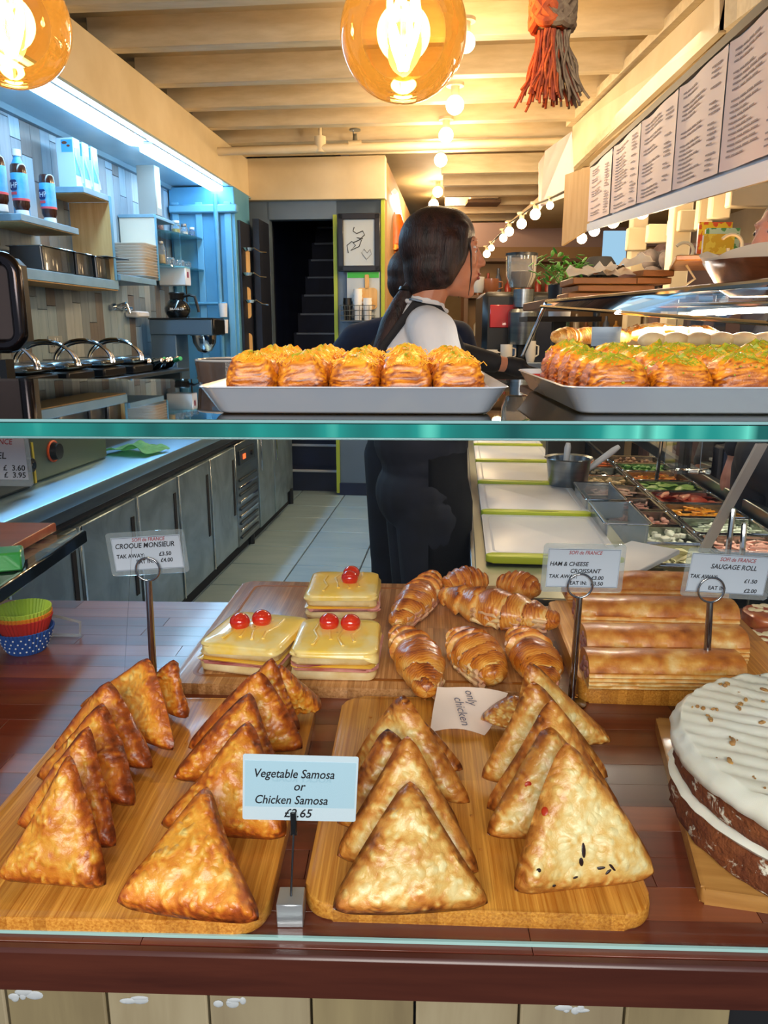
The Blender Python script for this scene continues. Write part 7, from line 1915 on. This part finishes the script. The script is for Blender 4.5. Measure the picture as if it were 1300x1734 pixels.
# customer side: books, picture rail, hat
pk = [('orange', 'd8541c', 'e8c020'), ('green', '5a9c50', 'c4d8b0'), ('yellow', 'e0b020', 'f0d040'), ('red', 'b82c20', 'd84030')]
for k, (px0, py0, px1, py1) in enumerate(((1184, 376, 1235, 430), (1196, 386, 1248, 440), (1192, 396, 1240, 436))):
    Y = (2.9, 2.75, 2.6)[k]; a = at_y(px0, py0, Y); b_ = at_y(px1, py1, Y)
    t = thing('menu_book', '%s booklet standing on the scrolled iron stand' % ('orange and yellow checked', 'pale green topped', 'yellow patterned')[k], 'booklet', (a.x, Y, b_.z), 0, 'booklets on the iron stand')
    obj('pages', MB().box(((a.x+b_.x)/2, Y+.012, (a.z+b_.z)/2), (b_.x-a.x-.006, .016, a.z-b_.z-.006)), M_white, t)
    obj('cover', MB().box(((a.x+b_.x)/2, Y, (a.z+b_.z)/2), (b_.x-a.x, .003, a.z-b_.z)), mat('cover_'+pk[k][0], pk[k][1], .5, c2=pk[k][2], ns=30, lo=.5, hi=.52), t)
# iron stand with wooden plate
st_ = thing('iron_stand', 'scrolled cream iron stand with a small wooden plate on the display', 'stand', (1.03, 2.45, 1.5))
c0 = at_y(1190, 443, 2.45)
obj('plate', MB().box(c0+Vector((.03, .05, -.0)), (.20, .42, .016), rz=-.3, bev=.003), M_oak, st_)
def scroll(cx, cz, r, s, Y): return [Vector((cx+cos(a)*r*(1-a/9)*s, Y, cz+sin(a)*r*(1-a/9))) for a in np.linspace(.6, 6.0, 26)]
sc_ = at_y(1160, 428, 2.42); obj('scroll', MB().tube(scroll(sc_.x, sc_.z, .035, -1, 2.42), .005, 6), mat('cream_iron', 'd8cba4', .5), st_)
sc_ = at_y(1240, 418, 2.3); obj('scroll', MB().tube(scroll(sc_.x, sc_.z, .04, -1, 2.3), .005, 6), mat('cream_iron', 'd8cba4', .5), st_)
obj('foot', MB().tube([c0+Vector((-.05, 0, -.01)), c0+Vector((-.02, 0, -.05)), c0+Vector((-.07, 0, -.085))], .004, 6).tube([c0+Vector((.08, 0, -.01)), c0+Vector((.04, 0, -.05)), c0+Vector((.09, 0, -.085))], .004, 6), mat('cream_iron', 'd8cba4', .5), st_)
lo_ = at_y(1180, 480, 2.45)
obj('column', MB().box((c0.x+.03, 2.5, 1.25), (.12, .1, 2*(c0.z-.09-1.25)), bev=.004), M_glass, st_)
# basket / bowl at right
bb = at_y(1275, 500, 1.72)
bo = thing('paper_lined_bowl', 'brown bowl lined with white paper at the right, above the display', 'bowl', (bb.x+.03, 1.78, bb.z))
obj('bowl_wall', MB().lathe([(0, 0), (.05, 0), (.075, .015), (.115, .075), (.112, .076), (.07, .02), (0, .006)], (0, 0, 0), 30), wood('bowl_wood', '6a3a20', '4c2814', 'x', 4, .3, .3), bo, local=True)
obj('paper_liner', MB().grid([[Vector((cos(a)*r*(1+.06*sin(a*7)), sin(a)*r, z+.012*sin(a*3+1)*(r > .08))) for a in np.linspace(0, 2*pi, 40, endpoint=False)] for r, z in ((.001, .03), (.07, .04), (.110, .080), (.118, .092))], True), mat('napkin_white', 'e4d4bc', .8), bo, local=True)
# hat on a far customer's chair: black hat shape
hp = at_y(1015, 450, 4.40)
t = thing('black_hat', 'rounded black hat beyond the wooden trays', 'hat', (hp.x, 4.40, hp.z-.05))
obj('crown', MB().lathe([(.0, .10), (.06, .095), (.085, .06), (.09, 0), (.0, 0)], (0, 0, 0), 24), mat('felt_black', '0e0e12', .9), t, local=True)
obj('brim', MB().lathe([(0, -.001), (.13, -.006), (.13, .0), (0, .004)], (0, 0, 0), 24), mat('felt_black', '0e0e12', .9), t, local=True)
obj('stand', MB().cyl((0, 0, -1.34), (0, 0, 0), .02), M_black, t, local=True)
# crates and cream panelling on the customer side wall
cr = thing('wall_panelling', 'cream painted hanging panels and beams over the customers', 'panelling', (2.0, 4.5, 2.0))
for k, (px0, y0, px1, y1, Y) in enumerate(((1234, 310, 1300, 352, 3.1), (1204, 316, 1232, 372, 3.4), (1182, 335, 1202, 390, 3.6), (1150, 356, 1180, 392, 3.9), (1132, 372, 1148, 400, 4.2), (1096, 380, 1130, 412, 4.4), (1062, 386, 1092, 425, 4.7))):
    a, b_ = at_y(px0, y0, Y), at_y(px1, y1, Y)
    obj('panel', MB().box(((a.x+b_.x)/2, Y, (a.z+b_.z)/2), (b_.x-a.x, .05, a.z-b_.z), bev=.006), M_cream, cr)
for k in range(6):
    a, b_ = at_y(1060+14*k*1.6, 420-k*8, 5.0-.3*k), at_y(1075+14*k*1.6, 470-k*6, 5.0-.3*k)
    if k in (0, 3): obj('post', MB().box(((a.x+b_.x)/2, 4.9-.3*k, 1.2), (.09, .09, 2.0), bev=.006), M_cream, cr)
dk = thing('dark_seating', 'dark cushioned wall bench heaped with grey cushions beyond the customers', 'bench', (2.0, 4.4, 0))
obj('bench_back', MB().box((2.05, 4.6, .95), (1.0, .12, 1.9), bev=.02), mat('mauve_wall', '5a4440', .8), dk)
rs = random.Random(31)
for k in range(14):
    p = at_y(1095+rs.uniform(0, 50), 440+rs.uniform(-8, 36), 4.3+rs.uniform(-.15, .1))
    solo('coat_bundle', MB().ell(p, (rs.uniform(.04, .07), .04, rs.uniform(.025, .05)), 10, rot=Matrix.Rotation(rs.uniform(0, 3), 4, 'Y')), mat('grey_cloth', '6e6462', .9, c2='3a3434', ns=9), 'bundled grey cloth in the dark heap beyond the trays', 'cloth', 'grey cloth bundles')
# glimpse of a window with blue daylight at the far right room
wd = struct('window_1', MB().box((at_y(1040, 420, 7).x, 7.0, at_y(1040, 420, 7).z), (.20, .03, .28)), emis('daylight_pane', (.35, .6, .8), .9))
# dark boxes behind the salad glass
for k, (px, py, Y, sx, sz, hx, lb) in enumerate(((1190, 800, 2.75, .22, .14, '1c2a4a', 'navy crate behind the salad pans, lower'), (1150, 775, 3.1, .2, .12, '20222e', 'dark bag behind the salad pans'), (1270, 800, 2.3, .12, .2, '3a2c24', 'dark brown box behind the slanted strut'), (1225, 758, 3.0, .18, .04, 'a08a48', 'brownish tray under the glass at the right'))):
    p = at_y(px, py, Y); zf = .88
    mb = MB().box((p.x+.22, Y, (p.z+sz/2+.0)/2), (sx, .2, p.z+sz/2), bev=.01)
    solo('storage_box', mb, mat('box_%d' % k, hx, .6), lb, 'box')

# lamp tube and area light added to brighten the salad pans and pastries
dl = thing('added_display_lamp', 'added slim warm lamp tube along the customer side of the salad display', 'lamp', (1.12, 2.1, 1.47))
obj('tube', MB().cyl((1.12, 1.6, 1.475), (1.02, 2.62, 1.475), .007, n=10), emis('added_display_glow', (1.0, .86, .66), 40), dl)
obj('housing', MB().box((1.07, 2.11, 1.489), (.03, 1.06, .012), rz=.098, bev=.002), M_steel, dl)
area('added_display_fill', (1.05, 2.1, 1.462), (.75, 2.1, .85), .9, .05, 22, (1.0, .92, .80)).rotation_euler[2] += pi/2
# cables of the two garlands
solo('garland_cable', MB().tube([at_y(1310, 262, 2.2)]+tops[:6]+[at_y(958, 400, 6.3)], .005, 6), M_black, 'black cable of the bulb string under the menu board', 'cable')
solo('garland_cable', MB().tube([at_y(960, 322, 4.6)]+tops[6:11]+[tops[12], tops[11], at_y(816, 436, 8.0)], .007, 6), M_black, 'black cable of the bulb string left of the farther menu sheet', 'cable')
